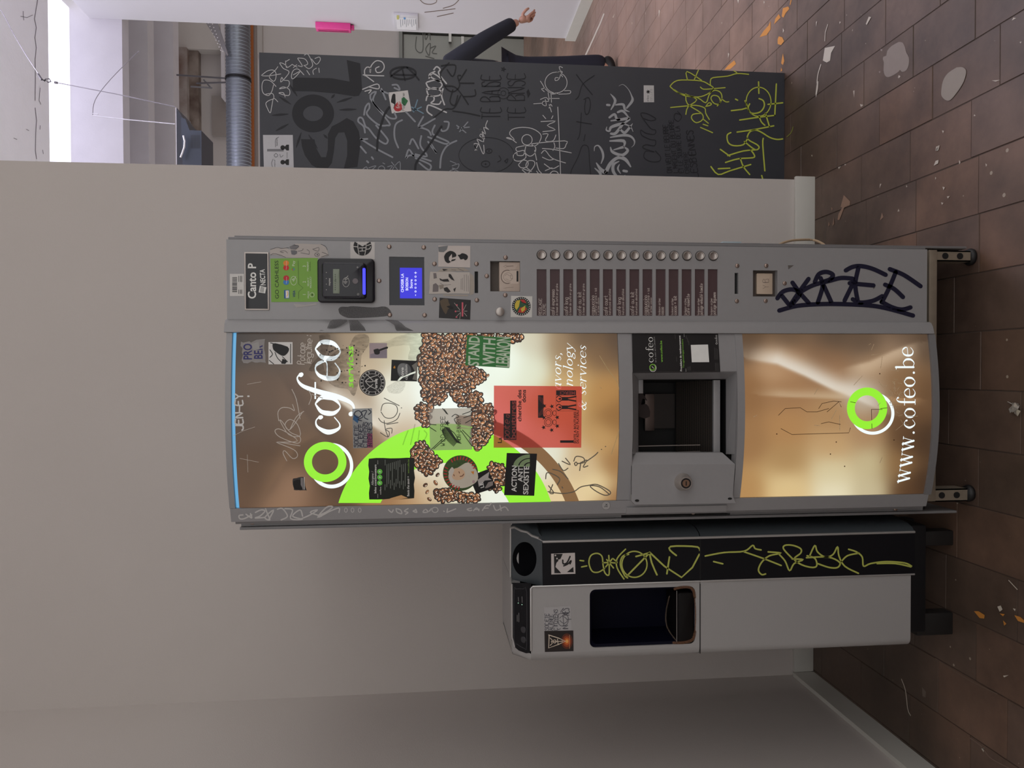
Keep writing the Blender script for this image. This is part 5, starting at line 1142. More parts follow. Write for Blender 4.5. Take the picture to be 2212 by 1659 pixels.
# big navy tag, small ticks, silver writing on the stile
d = Dec(FLAT, .0006).at(1560, 500, 3.687); k = pr((20, 20, 46), .4)
for L in ([(440,532),(480,482),(540,462),(590,470),(618,500),(575,560),(540,592)],[(478,515),(540,592)],[(560,408),(620,490),(690,570)],[(688,378),(600,500),(545,585)],[(738,402),(770,340),(830,322),(882,345),(860,380),(800,402)],[(610,490),(720,430),(860,392),(950,370),(1040,376)],[(762,565),(800,440),(785,372)],[(800,410),(870,565)],[(1015,412),(1055,405)],[(975,550),(1040,418)],[(985,310),(1040,282),(1110,276),(1200,298),(1302,345)],[(1085,290),(1060,420),(1078,545)],[(1075,418),(1205,430)],[(1040,540),(1100,566),(1200,552),(1275,515)],[(1335,300),(1450,348),(1580,436)],[(1382,325),(1330,450),(1272,565)],[(1298,424),(1370,458),(1440,522)],[(1270,560),(1350,602),(1430,622),(1500,605)],[(455,630),(600,592),(800,578),(1000,580),(1200,592),(1350,622),(1520,670)]): d.stroke(L, 35, k)
d.build('graffiti', vm, 'thick navy blue marker tag at the bottom right')
d = Dec(FLAT, .0005); d.poly([(1702,573),(1715,573),(1703,582)], pr((100, 94, 90))); d.poly([(1885,618),(1891,620),(1887,625)], pr((100,94,90))); d.build('scuff', vm)
class SurfStile:
    curved = True
    def __call__(s, x, y, off=0): return CURVE(x, y, off+.005)
SS = SurfStile(); d = Dec(SS, .0006).at(*Z2); k = pr((205, 203, 200), .35)
d.strokes([[(165,1520),(135,1525),(140,1550),(175,1550),(235,1520)],[(190,1515),(235,1545),(225,1510)],[(265,1500),(310,1480),(340,1490),(300,1530),(260,1545),(340,1540)],[(345,1470),(360,1510),(380,1560),(340,1540),(410,1480),(370,1560)],[(440,1475),(480,1470),(520,1530),(470,1560)],[(500,1470),(560,1480),(545,1550),(640,1555),(560,1530),(620,1480),(640,1530)],[(620,1555),(700,1520),(760,1480),(700,1500),(790,1530)],[(780,1520),(840,1490),(880,1455),(830,1460),(760,1540),(860,1490),(930,1465),(930,1500)]], 11, k)
for x in (985, 1038, 1095): d.ring(x, 1482, (14, 20), (8, 14), k, n=16)
d.strokes([[(1325,1480),(1350,1500),(1362,1480)],[(1385,1470),(1420,1480),(1430,1510),(1395,1500),(1385,1478)],[(1480,1470),(1450,1490),(1480,1500),(1460,1515)],[(1545,1480),(1520,1490),(1550,1500),(1540,1475)],[(1610,1480),(1600,1500),(1640,1495),(1620,1475)],[(1650,1490),(1665,1470)],[(1765,1490),(1768,1492)],[(1790,1500),(1860,1472)],[(1795,1470),(1790,1495)]], 10, k)
d.ring(1695, 1480, (28, 24), (20, 17), k, n=20)
d.at(*Z3); d.strokes([[(545,1570),(510,1580),(530,1592),(550,1588)],[(565,1592),(590,1568),(610,1592)],[(575,1582),(612,1580)],[(640,1590),(670,1550),(700,1550)],[(655,1572),(690,1570)],[(715,1525),(705,1545)],[(735,1548),(760,1590),(830,1560),(860,1590)],[(790,1545),(800,1592)]], 10, k)
d.build('graffiti', vm, 'silver marker writing down the left stile')
d = Dec(SS, .0008); d.ell(1309, 1092, 10.5, 10.5, pr((176, 174, 172)), 0, 24); o = d.build('sticker', vm, 'small round grey inspection sticker'); d = Dec(SS, .0011); d.ring(1309, 1092, 10, 9, pr((120,118,118)), n=20); d.text('2x', (1312, 1096), (0, -8), (-6, 0), INK_K); d.build('print', o)
for u, v in ((545, 1128.5), (1033, 1116), (1497, 1107), (1934, 1099)):
    p = atY(u, v, .03); clone(s0, (p.x, .0295, p.z), vm)

# ---- feet and base frame
fz0, fz1 = PY(2022, 600, .02)[1], PY(2005, 600, .02)[1]
box('base_frame', -.33, .3, .016, .04, fz0, fz1, M_leg, vm, .001)
def leg(xc0, xc1, z0, z1, Y, nm='leg'):
    bm = bmesh.new()
    abox(bm, xc0, xc1, Y, Y+.004, z0, z1); abox(bm, xc0, xc0+.003, Y, Y+.05, z0, z1); abox(bm, xc1-.003, xc1, Y, Y+.05, z0, z1)
    o = bmobj(nm, bm, M_leg, vm)
    d = Dec(SurfY(Y), .0006)
    for f in (.28, .7):
        c = project(Vector(((xc0+xc1)/2, Y, z1+(z0-z1)*f))); d.ell(c[0], c[1], 7, 7, M_dark, 0, 14)
    d.build('bolt_hole', o)
a, b = PY(2021, 541, .02), PY(2098, 565, .02)
leg(b[0], a[0], .022, a[1], .02); leg(-.332, -.3, .026, PY(2013, 1070, .02)[1], .02); leg(b[0], a[0], .022, a[1], .7); leg(-.332, -.3, .026, PY(2013, 1070, .02)[1], .7)
f0 = None
for x, y in ((.288, .045), (-.316, .045), (.288, .73), (-.316, .73)):
    if f0 is None:
        vs, fs = lathe_data([(.0001, 0), (.021, 0), (.022, .006), (.018, .014), (.007, .018), (.007, .03)], 20); vs = [(a_, c_, b_) for a_, b_, c_ in vs]
        f0 = mesh('foot', vs, [tuple(reversed(f)) for f in fs], mat('black_rubber', (24, 23, 24), .5), None, True); COL.objects.unlink(f0); COL.objects.link(f0); f0.location = (x, y, 0); f0.parent = vm; f0.matrix_parent_inverse = Matrix.Translation(-vm.location)
    else: clone(f0, (x, y, 0), vm)
# rear hinge boxes seen past the right edge
p, q = atY(1561, 521, .5), atY(1602, 531, .5); box('rear_bracket', .3127, p.x, .5, .6, q.z, p.z, mat('pale_blue_plastic', (176, 190, 196), .4), vm, .002)
p, q = atY(1608, 524.5, .5), atY(1645, 531, .5); box('rear_bracket', .3127, p.x, .5, .6, q.z, p.z, M_greyd, vm, .003)
pc = [atY(u, v, Y) for u, v, Y in ((1676,533,.7),(1690,525,.72),(1710,519.5,.74),(1730,518,.76),(1752,518,.78),(1768,522,.76),(1782,531,.7),(1786,548,.6))]
pc[-1].z = max(pc[-1].z, .006); pc = [Vector((v[0], v[1], max(v[2], .006))) for v in catmull([tuple(v) for v in pc], 4)]
tag(tube('power_cable', pc, .0042, mat('cream_cable', (196, 170, 140), .5)), 'cream power cable looping out behind the vending machine', 'cable')
# ================================================================== the water dispenser
YF = .03
wd = thing('water_dispenser', (-.54, .18, 0), 'silver and black free standing water dispenser left of the coffee machine', 'water dispenser')
M_sil = mat('silver_paint', (170, 168, 167), .38, .15, .03, 60, 0, 200, .5, (1, 1, 14))
M_sil2 = mat('silver_trim', (190, 188, 186), .3, .6, .03, 60)
M_slate = mat('dark_slate_plastic', (66, 72, 76), .32, 0, .06, 40)
M_bk = mat('satin_black', (20, 20, 24), .45, 0, .08, 50, 0, 200, .2)
SD = SurfY(YF)
XLd = atY(1500, 1417, YF).x; XMd = atY(1700, 1249, YF).x; XSd = atY(1700, 1158, YF).x; XTd = atY(1110, 1143, YF+.06).x
zt = 1.18; zs = atY(1147, 1330, YF).z; zseam = atY(1512, 1330, YF).z; zb = atY(1967, 1330, YF).z; zsr = atY(1172, 1200, YF).z; zbs = atY(1975, 1200, YF).z
YR = .33
def xprof(x1):                                # silver casing seen from above
    P = [(x1, YF)]; r = .022
    for i in range(7):
        a = math.radians(90*i/6); P.append((XLd+r-r*math.sin(a), YF+r-r*math.cos(a)))
    return P+[(XLd, YR), (x1, YR)]
sweepz('lower_front', xprof(XMd), zb, zseam-.0008, M_sil, wd)
# upper casing: front with the rounded dispensing niche, side, back
nx0, nx1, nz0, nz1 = rectpx(1274, 1270, 1501.5, 1395, YF); rn = .014
inner = rrect(nx0, nx1, nz0, nz1, rn, 6); N = len(inner); X0f, X1f, Z0f, Z1f = XLd+.022, XMd, zseam+.0008, zs
cx, cz_ = (nx0+nx1)/2, (nz0+nz1)/2; outer = []
for x, z in inner:
    dx, dz = x-cx, z-cz_; t = min(((X1f-cx) if dx > 0 else (X0f-cx))/dx if abs(dx) > 1e-9 else 1e9, ((Z1f-cz_) if dz > 0 else (Z0f-cz_))/dz if abs(dz) > 1e-9 else 1e9)
    outer.append((cx+dx*t, cz_+dz*t))
for c in ((X0f, Z0f), (X0f, Z1f), (X1f, Z0f), (X1f, Z1f)):
    k = min(range(N), key=lambda i: (outer[i][0]-c[0])**2+(outer[i][1]-c[1])**2); outer[k] = c
bm = bmesh.new(); I = [bm.verts.new((x, YF, z)) for x, z in inner]; O = [bm.verts.new((x, YF, z)) for x, z in outer]; I2 = [bm.verts.new((x, YF+.012, z)) for x, z in inner]
for i in range(N): j = (i+1) % N; bm.faces.new((O[i], O[j], I[j], I[i])); bm.faces.new((I[i], I[j], I2[j], I2[i]))
pr_ = xprof(XMd)[1:]; lo_ = [bm.verts.new((x, y, Z0f)) for x, y in pr_]; hi_ = [bm.verts.new((x, y, Z1f)) for x, y in pr_]
for i in range(len(pr_)-1): bm.faces.new((lo_[i], lo_[i+1], hi_[i+1], hi_[i]))
# rounded shoulder up to the sloping control face
YS = YF+(zt-zs)
top = []
for x, y in pr_:
    k = max(0, min(1, (y-YF)/.06)) ; top.append(bm.verts.new((x+(.012*(1-k)), max(y, YS) if y < YS else y, zt-.001 if y >= YF+.02 else zt-.001)))
for i in range(len(pr_)-1): bm.faces.new((hi_[i], hi_[i+1], top[i+1], top[i]))
bmobj('upper_front', bm, M_sil, wd, True)
# niche
bm = bmesh.new(); n2 = rrect(nx0+.003, nx1-.003, nz0+.003, nz1-.003, rn, 6)
L = [[bm.verts.new((x, YF+.004, z)) for x, z in inner], [bm.verts.new((x, YF+.008, z)) for x, z in rrect(nx0+.006, nx1-.006, nz0+.006, nz1-.006, rn, 6)], [bm.verts.new((x, YF+.1, z)) for x, z in rrect(nx0+.012, nx1-.012, nz0+.012, nz1-.012, rn, 6)]]
for A_, B_ in zip(L, L[1:]):
    for i in range(N): bm.faces.new((A_[i], A_[(i+1) % N], B_[(i+1) % N], B_[i]))
bm.faces.new(L[2]); bmobj('dispensing_niche', bm, mat('navy_black', (10, 11, 28), .5, 0, .1, 20, 0, 200, .1), wd, True, 'dark dispensing niche')
a = atY(1461, 1275, YF+.01); b = atY(1500, 1390, YF+.01)
rbox('drip_tray', b.x+.004, a.x-.004, b.z+.004, a.z, YF-.001, YF+.09, .008, mat('wet_black_tray', (18, 15, 15), .45, 0, .2, 40, 0, 200, .15), wd, .004)
d = Dec(SD, .0012).at(1080, 1080, 4.424); ru, rk = film((110, 74, 50), .8, 90), film((60, 44, 36), .8, 60)
d.strokes([[(1670,850),(1730,835),(1810,835),(1850,870),(1862,930)],[(1660,1365),(1740,1365),(1810,1350),(1850,1320),(1865,1260)]], 26, ru); d.strokes([[(1860,930),(1870,1100),(1862,1260)]], 12, ru)
d.build('rust_stain', wd, 'rusty brown crust round the tray')
d = Dec(SurfY(YF+.004), .004).at(1080, 1080, 4.424); d.stroke([(1690,870),(1690,1365)], 4, M_sil2, sm=0); d.strokes([[(1620,920),(1585,1080),(1600,1220),(1680,1340)],[(1790,900),(1800,1120),(1790,1330)]], 12, film((120, 104, 90), .35, 70)); d.build('limescale', wd, 'pale dried drips')
# control face on the slope
S2 = math.sqrt(.5)
class SurfSlope:
    curved = False
    def __init__(s, z0): s.z0 = z0
    def __call__(s, x, y, off=0):
        dr_ = ray(x, y); n = Vector((0, -S2, S2)); p0 = Vector((0, YF, s.z0))+n*off; return CAM+dr_*((p0-CAM).dot(n)/dr_.dot(n))
SL = SurfSlope(zs); Zd = (1080, 1080, 4.424)
def sloped(name, P, surf, m, th, parent, label=None):
    d = Dec(surf, 0).at(*Zd); f = [surf(*d.px(p), th) for p in P]; b = [surf(*d.px(p), -.004) for p in P]; n = len(P)
    return mesh(name, f+b, [tuple(range(n))]+[(i, n+i, n+(i+1) % n, (i+1) % n) for i in range(n)], m, parent, label=label)
cf = sloped('control_face', [(112,790),(300,795),(296,830),(290,1440),(278,1462),(250,1465),(180,1440),(135,1400),(112,1340)], SL, M_bk, .001, wd, 'black sloping control face')
d = Dec(SL, .0014).at(*Zd); k = pr((66, 66, 70)); d.stroke([(150,850),(225,850),(255,880),(255,1380),(235,1420),(160,1375),(135,1330),(135,870),(150,850)], 4, k, sm=2); d.ell(175, 985, 5, 5, emi((170, 220, 190), .8), 0, 8); d.ell(210, 1000, 5, 5, emi((170, 220, 190), .8), 0, 8)
d.strokes([[(175,930),(178,970)],[(210,925),(212,980)],[(165,1100),(165,1160)],[(180,1080),(180,1165)]], 5, pr((130,128,128)), sm=0); d.build('print', cf)
for u, v in ((225, 1240), (225, 1335)):
    p = SL(1080+u/4.424, 1080+v/4.424, .0012); vs, fs = lathe_data([(.0001, -.0018), (.0055, -.0016), (.0072, -.002), (.0082, -.0008), (.0084, .002)], 18); o = mesh('push_button', [Vector((a_, b_*S2-c_*-S2, -b_*S2+c_*S2))+p for a_, b_, c_ in vs], fs, mat('dark_button', (58, 58, 62), .3, .3), wd, True)
# black band with cup chute
band = []
zz = [zbs, zsr]
XE0 = XSd; cr_px = [(1172,1163.5),(1165,1163),(1150,1158),(1140,1150),(1127,1147),(1112,1139),(1104,1141)]
SLB = SurfSlope(zsr)
edge = [SLB(u, v, 0) for u, v in cr_px]
vs = [Vector((XMd, YF, zbs)), Vector((XSd, YF, zbs)), Vector((XSd, YF, zsr)), Vector((XMd, YF, zsr))]
bm = bmesh.new(); f = [bm.verts.new(v+Vector((0, -.002, 0))) for v in vs]; b_ = [bm.verts.new(v+Vector((0, .02, 0))) for v in vs]
bm.faces.new(f); [bm.faces.new((f[i], b_[i], b_[(i+1) % 4], f[(i+1) % 4])) for i in range(4)]
bmobj('front_band', bm, M_bk, wd, False, 'glossy black front band')
topL = SLB(1104, 1255, 0); YT = topL.y
C2 = SLB(1133, 1207.5, 0); hole = [SLB(1133+26*math.cos(2*math.pi*i/32), 1207.5+37*math.sin(2*math.pi*i/32), 0) for i in range(32)]
outl = [Vector((XMd, YF-.002, zsr))]+[Vector((e.x, e.y-.0014, e.z+.0014)) for e in edge]+[Vector((XMd, YT, topL.z))]
bm = bmesh.new(); ov = [bm.verts.new(p) for p in outl]; hv = [bm.verts.new(p) for p in hole]
ed = [bm.edges.new((ov[i], ov[(i+1) % len(ov)])) for i in range(len(ov))]+[bm.edges.new((hv[i], hv[(i+1) % 32])) for i in range(32)]
bmesh.ops.triangle_fill(bm, edges=ed, use_beauty=True, normal=Vector((0, -1, 1)))
bmobj('chute_face', bm, M_slate, wd, False, 'dark sloping face round the cup chute')
ax = Vector((0, .5, -.86)); vs = hole+[p+ax*.02+(C2-p)*.04 for p in hole]+[p+ax*.12+(C2-p)*.06 for p in hole]
mesh('cup_chute', vs, [(r*32+i, r*32+(i+1) % 32, (r+1)*32+(i+1) % 32, (r+1)*32+i) for r in range(2) for i in range(32)]+[tuple(range(64, 96))], M_bk, wd, True, label='round dark cup chute')
tube('silver_edge', [Vector((XSd+.002, YF-.001, zbs)), Vector((XSd+.002, YF-.001, zsr))]+[e+Vector((.001, -.002, .001)) for e in edge[1:]], .0032, M_sil2, wd)
tube('silver_edge', [Vector((XMd, YF-.001, zbs)), Vector((XMd, YF-.001, zs-.004)), Vector((XMd-.004, YF-.001, zs)), Vector((XLd+.03, YF-.001, zs))], .0026, M_sil2, wd)
# dark flank towards the machine
bm = bmesh.new(); rows = []
lev = [(zbs, XSd, YF), (zseam-.001, XSd, YF)], [(zseam+.001, XSd, YF), (zsr, XSd, YF)]+[(e.z, e.x, e.y) for e in edge[1:]]
for seg_ in lev:
    prev = None
    for z, x, y in seg_:
        row = [bm.verts.new((min(x+dx, -.3685), y+dy if y+dy < YR else YR, z)) for dx, dy in ((.003, 0), (.012, .008), (.02, .03), (.024, .08), (.022, .3))]
        if prev:
            for i in range(4): bm.faces.new((prev[i], prev[i+1], row[i+1], row[i]))
        prev = row
bmobj('flank', bm, M_slate, wd, True, 'dark slate side flank')
bm = bmesh.new(); abox(bm, XLd+.012, XMd, YS+.002, YR, zt-.02, zt); abox(bm, XMd, min(edge[-1].x+.02, -.3685), YT+.002, YR, zt-.02, zt-.0006); bmobj('top_cover', bm, M_sil, wd)
tube('silver_edge', [edge[-1]+Vector((.001, -.001, .001)), Vector((XMd+.006, YT-.001, zt+.0006)), Vector((XMd-.004, YS-.002, zt)), Vector((XLd+.05, YS-.002, zt)), Vector((XLd+.028, YS-.006, zt-.006))], .0024, M_sil2, wd)
box('inner_body', XLd+.004, XSd+.002, YF+.14, YR-.004, zb+.01, zt-.03, M_bk, wd)
box('base', XLd+.02, XSd+.01, YF+.04, YR-.02, .1, zb+.012, mat('base_black', (20, 22, 26), .4, 0, .1, 40), wd, .006)
for u0, v0, u1, v1 in ((2029, 1324, 2056, 1371), (2035, 1147, 2058, 1178)):
    a, b = atY(u0, v0, .105), atY(u1, v1, .105); M_ft = mat('worn_black_foot', (30, 27, 26), .6, 0, .3, 60)
    for yy in (.105, .27): box('foot', b.x, a.x, yy, yy+.04, 0, .102, M_ft, wd, .003)
d = Dec(SD, .0006); d.stroke([(1512.3, 1262), (1512.3, 1411)], 2.2, INK_K, sm=0); d.build('seam', wd)
d = Dec(SD, .0028); d.stroke([(1512.6, 1164), (1512.6, 1256)], 2.2, pr((6, 6, 7)), sm=0); d.build('seam', wd)
# stickers and tags
so = sheet('sticker', SD, [(1175,1311),(1232.5,1309.5),(1234.5,1362),(1176,1362.5)], pr((176, 174, 174)), wd, .0006, 'handwritten grey paper sticker on the dispenser', jag=.6)
d = Dec(SD, .0009).at(*Zd); k = pr((70, 70, 78)); 
for t, xb, a in (('SOCIETE', 465, 165), ('ALIENEE', 507, 155), ('CITOYENS', 550, 205)): d.text(t, (xb, 1245), (0, -a), (-34, 0), k, font='hand', sw=.14)
d.text('NES', (660, 1100), (0, -70), (-60, 0), k, font='hand', sw=.1); d.text('IN', (650, 1245), (0, -60), (-50, 0), k, font='hand', sw=.1)
d.strokes([[(560,1090),(600,1085),(640,1100),(655,1150),(630,1200),(590,1205),(560,1180),(555,1130),(560,1090)],[(570,1130),(600,1110),(645,1150),(610,1180),(570,1150)],[(600,1100),(610,1200)],[(645,1140),(680,1140)],[(580,1230),(545,1245)],[(590,1050),(580,1075)]], 5, k); d.build('print', so)
fk = sheet('sticker', SD, [(1176,1363),(1238.5,1362),(1239,1406.5),(1177,1408.5)], pr((30, 22, 20), .4), wd, .0006, 'black sticker with white triangle rune and orange glow')
d = Dec(SD, .0009).at(*Zd); k = pr((226, 210, 190))
for r_, c_ in ((75, (92, 40, 20)), (55, (150, 62, 24)), (36, (206, 100, 40)), (18, (240, 170, 90))): d.ell(640, 1350, r_*.75, r_, pr(c_), (90-r_)*1e-6, 20)
d.strokes([[(465,1290),(560,1320),(625,1350),(560,1380),(465,1415),(470,1290)]], 8, k, .0002, sm=0); d.strokes([[(480,1320),(500,1340),(490,1355),(500,1370),(480,1390)],[(500,1355),(600,1350)],[(550,1330),(555,1375)]], 7, k, .0002, sm=0); d.ring(522, 1352, 18, 12, k, .0002, n=18); d.stroke([(665,1290),(665,1420)], 4, pr((200,150,110)), .0002, sm=0); d.build('print', fk)
SDB = SurfY(YF-.002)
wb = sheet('sticker', SDB, [(1190.5,1196),(1242,1194),(1243,1239.5),(1191,1241)], pr((204, 196, 192)), wd, .0006, 'black and white picture sticker on black band')
d = Dec(SDB, .0009).at(*Zd); d.poly([(515,515),(600,515),(580,560),(540,600),(530,640),(560,670),(585,700),(520,700)], INK_K); d.poly([(640,690),(700,640),(705,690)], INK_K); d.strokes([[(600,575),(605,610),(640,600),(670,540)],[(610,630),(650,610),(680,580),(670,610)]], 14, INK_K)
for x, y in ((530, 530), (545, 560), (565, 575)): d.ell(x, y, 8, 8, pr((204,196,192)), .0002, 10)
d.build('print', wb)
lime = pr((186, 192, 92), .5)
d = Dec(SDB, .0006).at(*Zd)
d.strokes([[(765,578),(800,582)],[(780,640),(830,630)],[(1000,655),(940,690),(880,680),(850,600),(870,530),(930,510),(975,540),(985,620),(1000,690),(1030,720),(1045,690),(1040,530)],[(985,600),(1050,598),(1120,600),(1080,560)],[(1020,570),(1085,650)],[(1075,560),(1010,640)],[(1230,520),(1170,540),(1150,620),(1190,720),(1220,745)],[(1200,470),(1120,560),(1120,650),(1185,755)]], 13, lime)
d.ring(1285, 615, (127, 131), (114, 118), lime, n=40)
d.strokes([[(1300,540),(1430,505)],[(1430,505),(1210,730)],[(1430,505),(1450,600),(1500,715)],[(1430,500),(1735,740),(1905,520)],[(1595,705),(1620,545)],[(1685,530),(1625,480),(1630,445),(1760,440),(1890,450),(1910,480)]], 16, lime, sm=2)
d.build('graffiti', wd, 'yellow green marker tag on the upper black band')
d = Dec(SDB, .0006).at(1480, 1080, 3.568)
d.strokes([[(155,432),(300,405),(455,395),(520,350),(540,375),(585,385)],[(455,400),(600,450),(740,505)],[(620,570),(590,575),(565,540),(590,480),(650,430),(740,410),(640,400)],[(720,415),(770,470),(805,545),(840,490),(910,460),(825,455)],[(830,455),(760,380),(770,350),(830,350),(890,375),(890,410),(840,455),(900,500),(980,520),(1015,505),(1000,450),(940,430)],[(935,445),(1100,440),(1190,480),(1175,520),(1110,520),(1020,490)],[(960,430),(1000,350),(1020,400),(1080,440),(1140,420),(1175,360),(1185,430),(1230,510),(1335,565)],[(1200,480),(1250,430),(1340,410)],[(1260,380),(1320,400),(1365,440),(1375,510),(1430,490),(1550,475),(1690,485),(1745,510)],[(220,475),(290,492)],[(1480,490),(1620,490),(1740,515)]], 12, lime)
d.build('graffiti', wd, 'yellow green marker tag on the lower black band')

# ================================================================== graffiti panel behind the wall end
YP = 1.087
pn = thing('graffiti_panel', (.8, YP+.03, 0), 'tall dark grey upright panel covered in graffiti, behind the wall end', 'panel')
box('board', .45, 1.161, YP, YP+.05, 0, 1.993, mat('slate_grey_paint', (64, 66, 73), .5, 0, .05, 20), pn, .002)
SP = SurfY(YP); ZA, ZBB, ZCC = (540, 90, 4.809), (920, 90, 4.809), (1260, 100, 4.424)
kk, wl, gw, sg = pr((30, 31, 38), .6), pr((206, 206, 208), .5), pr((146, 150, 158), .5), pr((172, 174, 178), .45)
d = Dec(SP, .0004).at(*ZA)
d.poly([(445,372),(850,380),(1035,415),(1005,190),(1145,225),(1165,500),(1130,560),(1085,567),(880,535),(640,515),(445,512)], kk); d.ring(655, 745, (218, 196), (104, 80), kk)
d.poly([(530,1012),(670,1015),(690,1110),(740,1200),(790,1200),(808,1120),(810,960),(850,880),(930,840),(1005,793),(1075,830),(1130,930),(1150,1050),(1115,1300),(975,1318),(1010,1180),(1010,1030),(980,940),(920,945),(885,1000),(870,1150),(850,1260),(800,1325),(720,1325),(640,1280),(570,1180),(540,1090)], kk, .00005)
for a, b in (((305,573),(425,650)),((228,765),(398,752)),((270,925),(400,855)),((480,1100),(532,945)),((610,968),(700,1108)),((765,965),(805,1005)),((410,445),(490,565)),((905,630),(1060,580)),((930,708),(1105,702)),((845,585),(880,548))): d.stroke([(*a, 6), ((a[0]+b[0])/2, (a[1]+b[1])/2, 24), (*b, 6)], 10, kk, sm=3)
d.build('graffiti', pn, 'large black painted letters SOL with sun rays')
d = Dec(SP, .0007).at(*ZA)
d.strokes([[(130,355),(200,355),(320,335)],[(120,350),(180,305),(240,295),(270,330),(265,390),(240,410),(200,360),(260,300),(290,260)],[(270,465),(215,410),(150,400),(125,450),(135,530),(190,560),(225,520),(245,450)],[(165,545),(235,540),(245,590),(200,610),(165,640),(180,690),(210,740),(225,680),(245,590),(290,625)],[(365,575),(345,530),(300,535),(400,560),(410,500),(350,470),(305,490),(395,470),(405,410),(350,400),(330,370),(320,420),(380,360),(405,310),(350,280),(325,250),(310,220),(350,230),(385,260)],[(370,200),(380,270),(440,235)],[(375,205),(410,185)],[(445,240),(490,265)],[(485,240),(450,270)],[(495,175),(545,255),(500,250)],[(500,170),(570,180),(600,230),(560,250)],[(565,140),(600,130),(640,200),(650,250),(610,280),(560,245)],[(675,175),(720,160),(730,190),(690,235),(640,180)],[(560,345),(500,285),(450,300),(430,360),(450,385),(520,310),(450,345)],[(590,300),(620,345)],[(715,275),(720,320)],[(660,340),(655,300),(690,275)]], 7, wl)
d.strokes([[(1175,345),(1280,352),(1390,355)],[(1195,355),(1190,300),(1215,265),(1250,275),(1250,320)],[(1245,310),(1260,250),(1310,200),(1370,210),(1395,260),(1370,310),(1320,320),(1305,280),(1340,260)],[(1205,355),(1285,415)],[(1170,495),(1320,440),(1335,490),(1235,470)],[(1195,515),(1260,500),(1235,535)]], 11, wl)
d.strokes([[(1890,765),(1845,730),(1840,690),(1870,660),(2040,735)],[(1830,610),(1845,565),(1905,570),(1910,610),(1880,640),(1960,650),(1985,620)],[(1835,490),(1860,560),(1960,560),(1990,520),(1920,480),(1840,500)],[(1830,430),(1860,480),(1960,490),(1995,440),(1930,400),(1840,420)],[(1860,380),(1900,330),(1990,390),(1960,410),(1860,350),(1920,310)],[(1910,290),(1940,260),(1975,290),(1960,330),(2040,435)],[(2005,490),(1990,560),(2020,655)]], 15, wl)
d.strokes([[(1160,1335),(1210,1300),(1225,1350)],[(1235,1310),(1310,1290),(1250,1350),(1310,1345)],[(1330,1310),(1370,1290),(1400,1320),(1350,1355),(1330,1310)],[(1380,1260),(1400,1270)],[(1430,1300),(1480,1290),(1440,1350),(1490,1355)],[(1470,1250),(1540,1345),(1480,1330),(1555,1245),(1560,1350)],[(1110,1335),(1150,1330)],[(2060,1370),(2080,1340),(2130,1330),(2110,1370)],[(2080,1240),(2140,1265)],[(2100,1290),(2170,1270),(2150,1320),(2090,1310),(2170,1350)]], 8, gw)
d.build('graffiti', pn, 'white marker tags on the upper part')
d = Dec(SP, .0007).at(*ZA)
d.strokes([[(1150,1010),(1300,1105),(1480,1200)],[(1150,1090),(1205,1155)],[(1155,1015),(1220,1010)],[(1195,945),(1180,880),(1125,830),(1135,790),(1170,800),(1200,880),(1235,905),(1310,1000),(1400,1060),(1430,1040),(1420,1000),(1310,870)],[(1185,760),(1200,680),(1235,640),(1240,690),(1215,755),(1330,860),(1420,870),(1445,840),(1250,590),(1310,520),(1280,630),(1420,770),(1480,800),(1520,790),(1500,740)],[(1365,490),(1410,600)],[(1360,510),(1440,540)],[(1480,450),(1530,450),(1555,500),(1500,480)],[(1580,815),(1520,850),(1500,920),(1505,1010),(1540,1100)],[(1620,730),(1715,830)],[(1625,1210),(1680,1180),(1880,1240)],[(1620,1205),(1650,1120),(1700,1190)],[(1660,1065),(1690,1010),(1750,1110)],[(1780,980),(1770,1080),(1840,1190),(1720,1170)],[(1760,1260),(1850,1330),(1880,1310),(1860,1270),(1720,1210)],[(1800,780),(1750,890),(1920,800)],[(1750,885),(1850,920),(1880,970)],[(1850,1040),(1940,1160),(1880,1060)],[(1920,870),(1900,960),(2060,1040),(2020,1060),(1850,990)],[(2020,830),(2065,840),(2050,910),(2000,930),(1980,900)],[(2145,1030),(2050,1080),(1990,1180),(1975,1310)],[(1215,1240),(1230,1255)],[(1265,1200),(1280,1220)]], 18, gw)
d.strokes([[(1680,680),(1800,745)],[(1740,605),(1700,730)],[(1690,720),(1780,680)]], 12, pr((120, 150, 170)))
d.at(*ZBB); d.strokes([[(320,870),(415,945)],[(435,835),(350,935)],[(330,900),(450,888)]], 12, gw)
d.build('graffiti', pn, 'broad grey paint pen tags')
d = Dec(SP, .0011).at(*ZA)
d.strokes([[(1320,1130),(1325,1020),(1350,900),(1400,750),(1445,680)],[(1715,1330),(1730,1250),(1830,1120),(1990,880)]], 22, kk); d.ring(1590, 325, (142, 72), (122, 54), kk); d.strokes([[(1460,360),(1540,300),(1620,265),(1700,330),(1755,395)],[(1500,340),(1620,345),(1720,345)],[(1580,270),(1610,400)]], 16, kk)
d.at(*ZBB); d.strokes([[(240,220),(150,330),(200,470),(280,520),(350,460),(330,360),(360,350)],[(440,650),(380,560),(300,470),(200,460)],[(80,790),(200,700),(290,690),(360,560)],[(160,250),(230,240),(310,250),(280,360),(220,290)],[(350,400),(420,290)],[(280,500),(250,620),(300,660),(330,560)],[(360,430),(500,430)],[(390,570),(510,560),(510,500)],[(280,720),(420,740),(560,770)]], 13, pr((24, 25, 31)))
d.text('TE BAISE', (770, 800), (0, -470), (-190, 0), kk, font='hand', sw=.05); d.text('TE BNSE', (1025, 810), (0, -500), (-170, 0), kk, font='hand', sw=.05); d.ring(805, 535, 60, 55, kk); d.ring(805, 535, 28, 23, kk); d.poly([(1045,520),(1065,490),(1085,540),(1060,585)], kk); star(d, 805, 285, 30, kk)
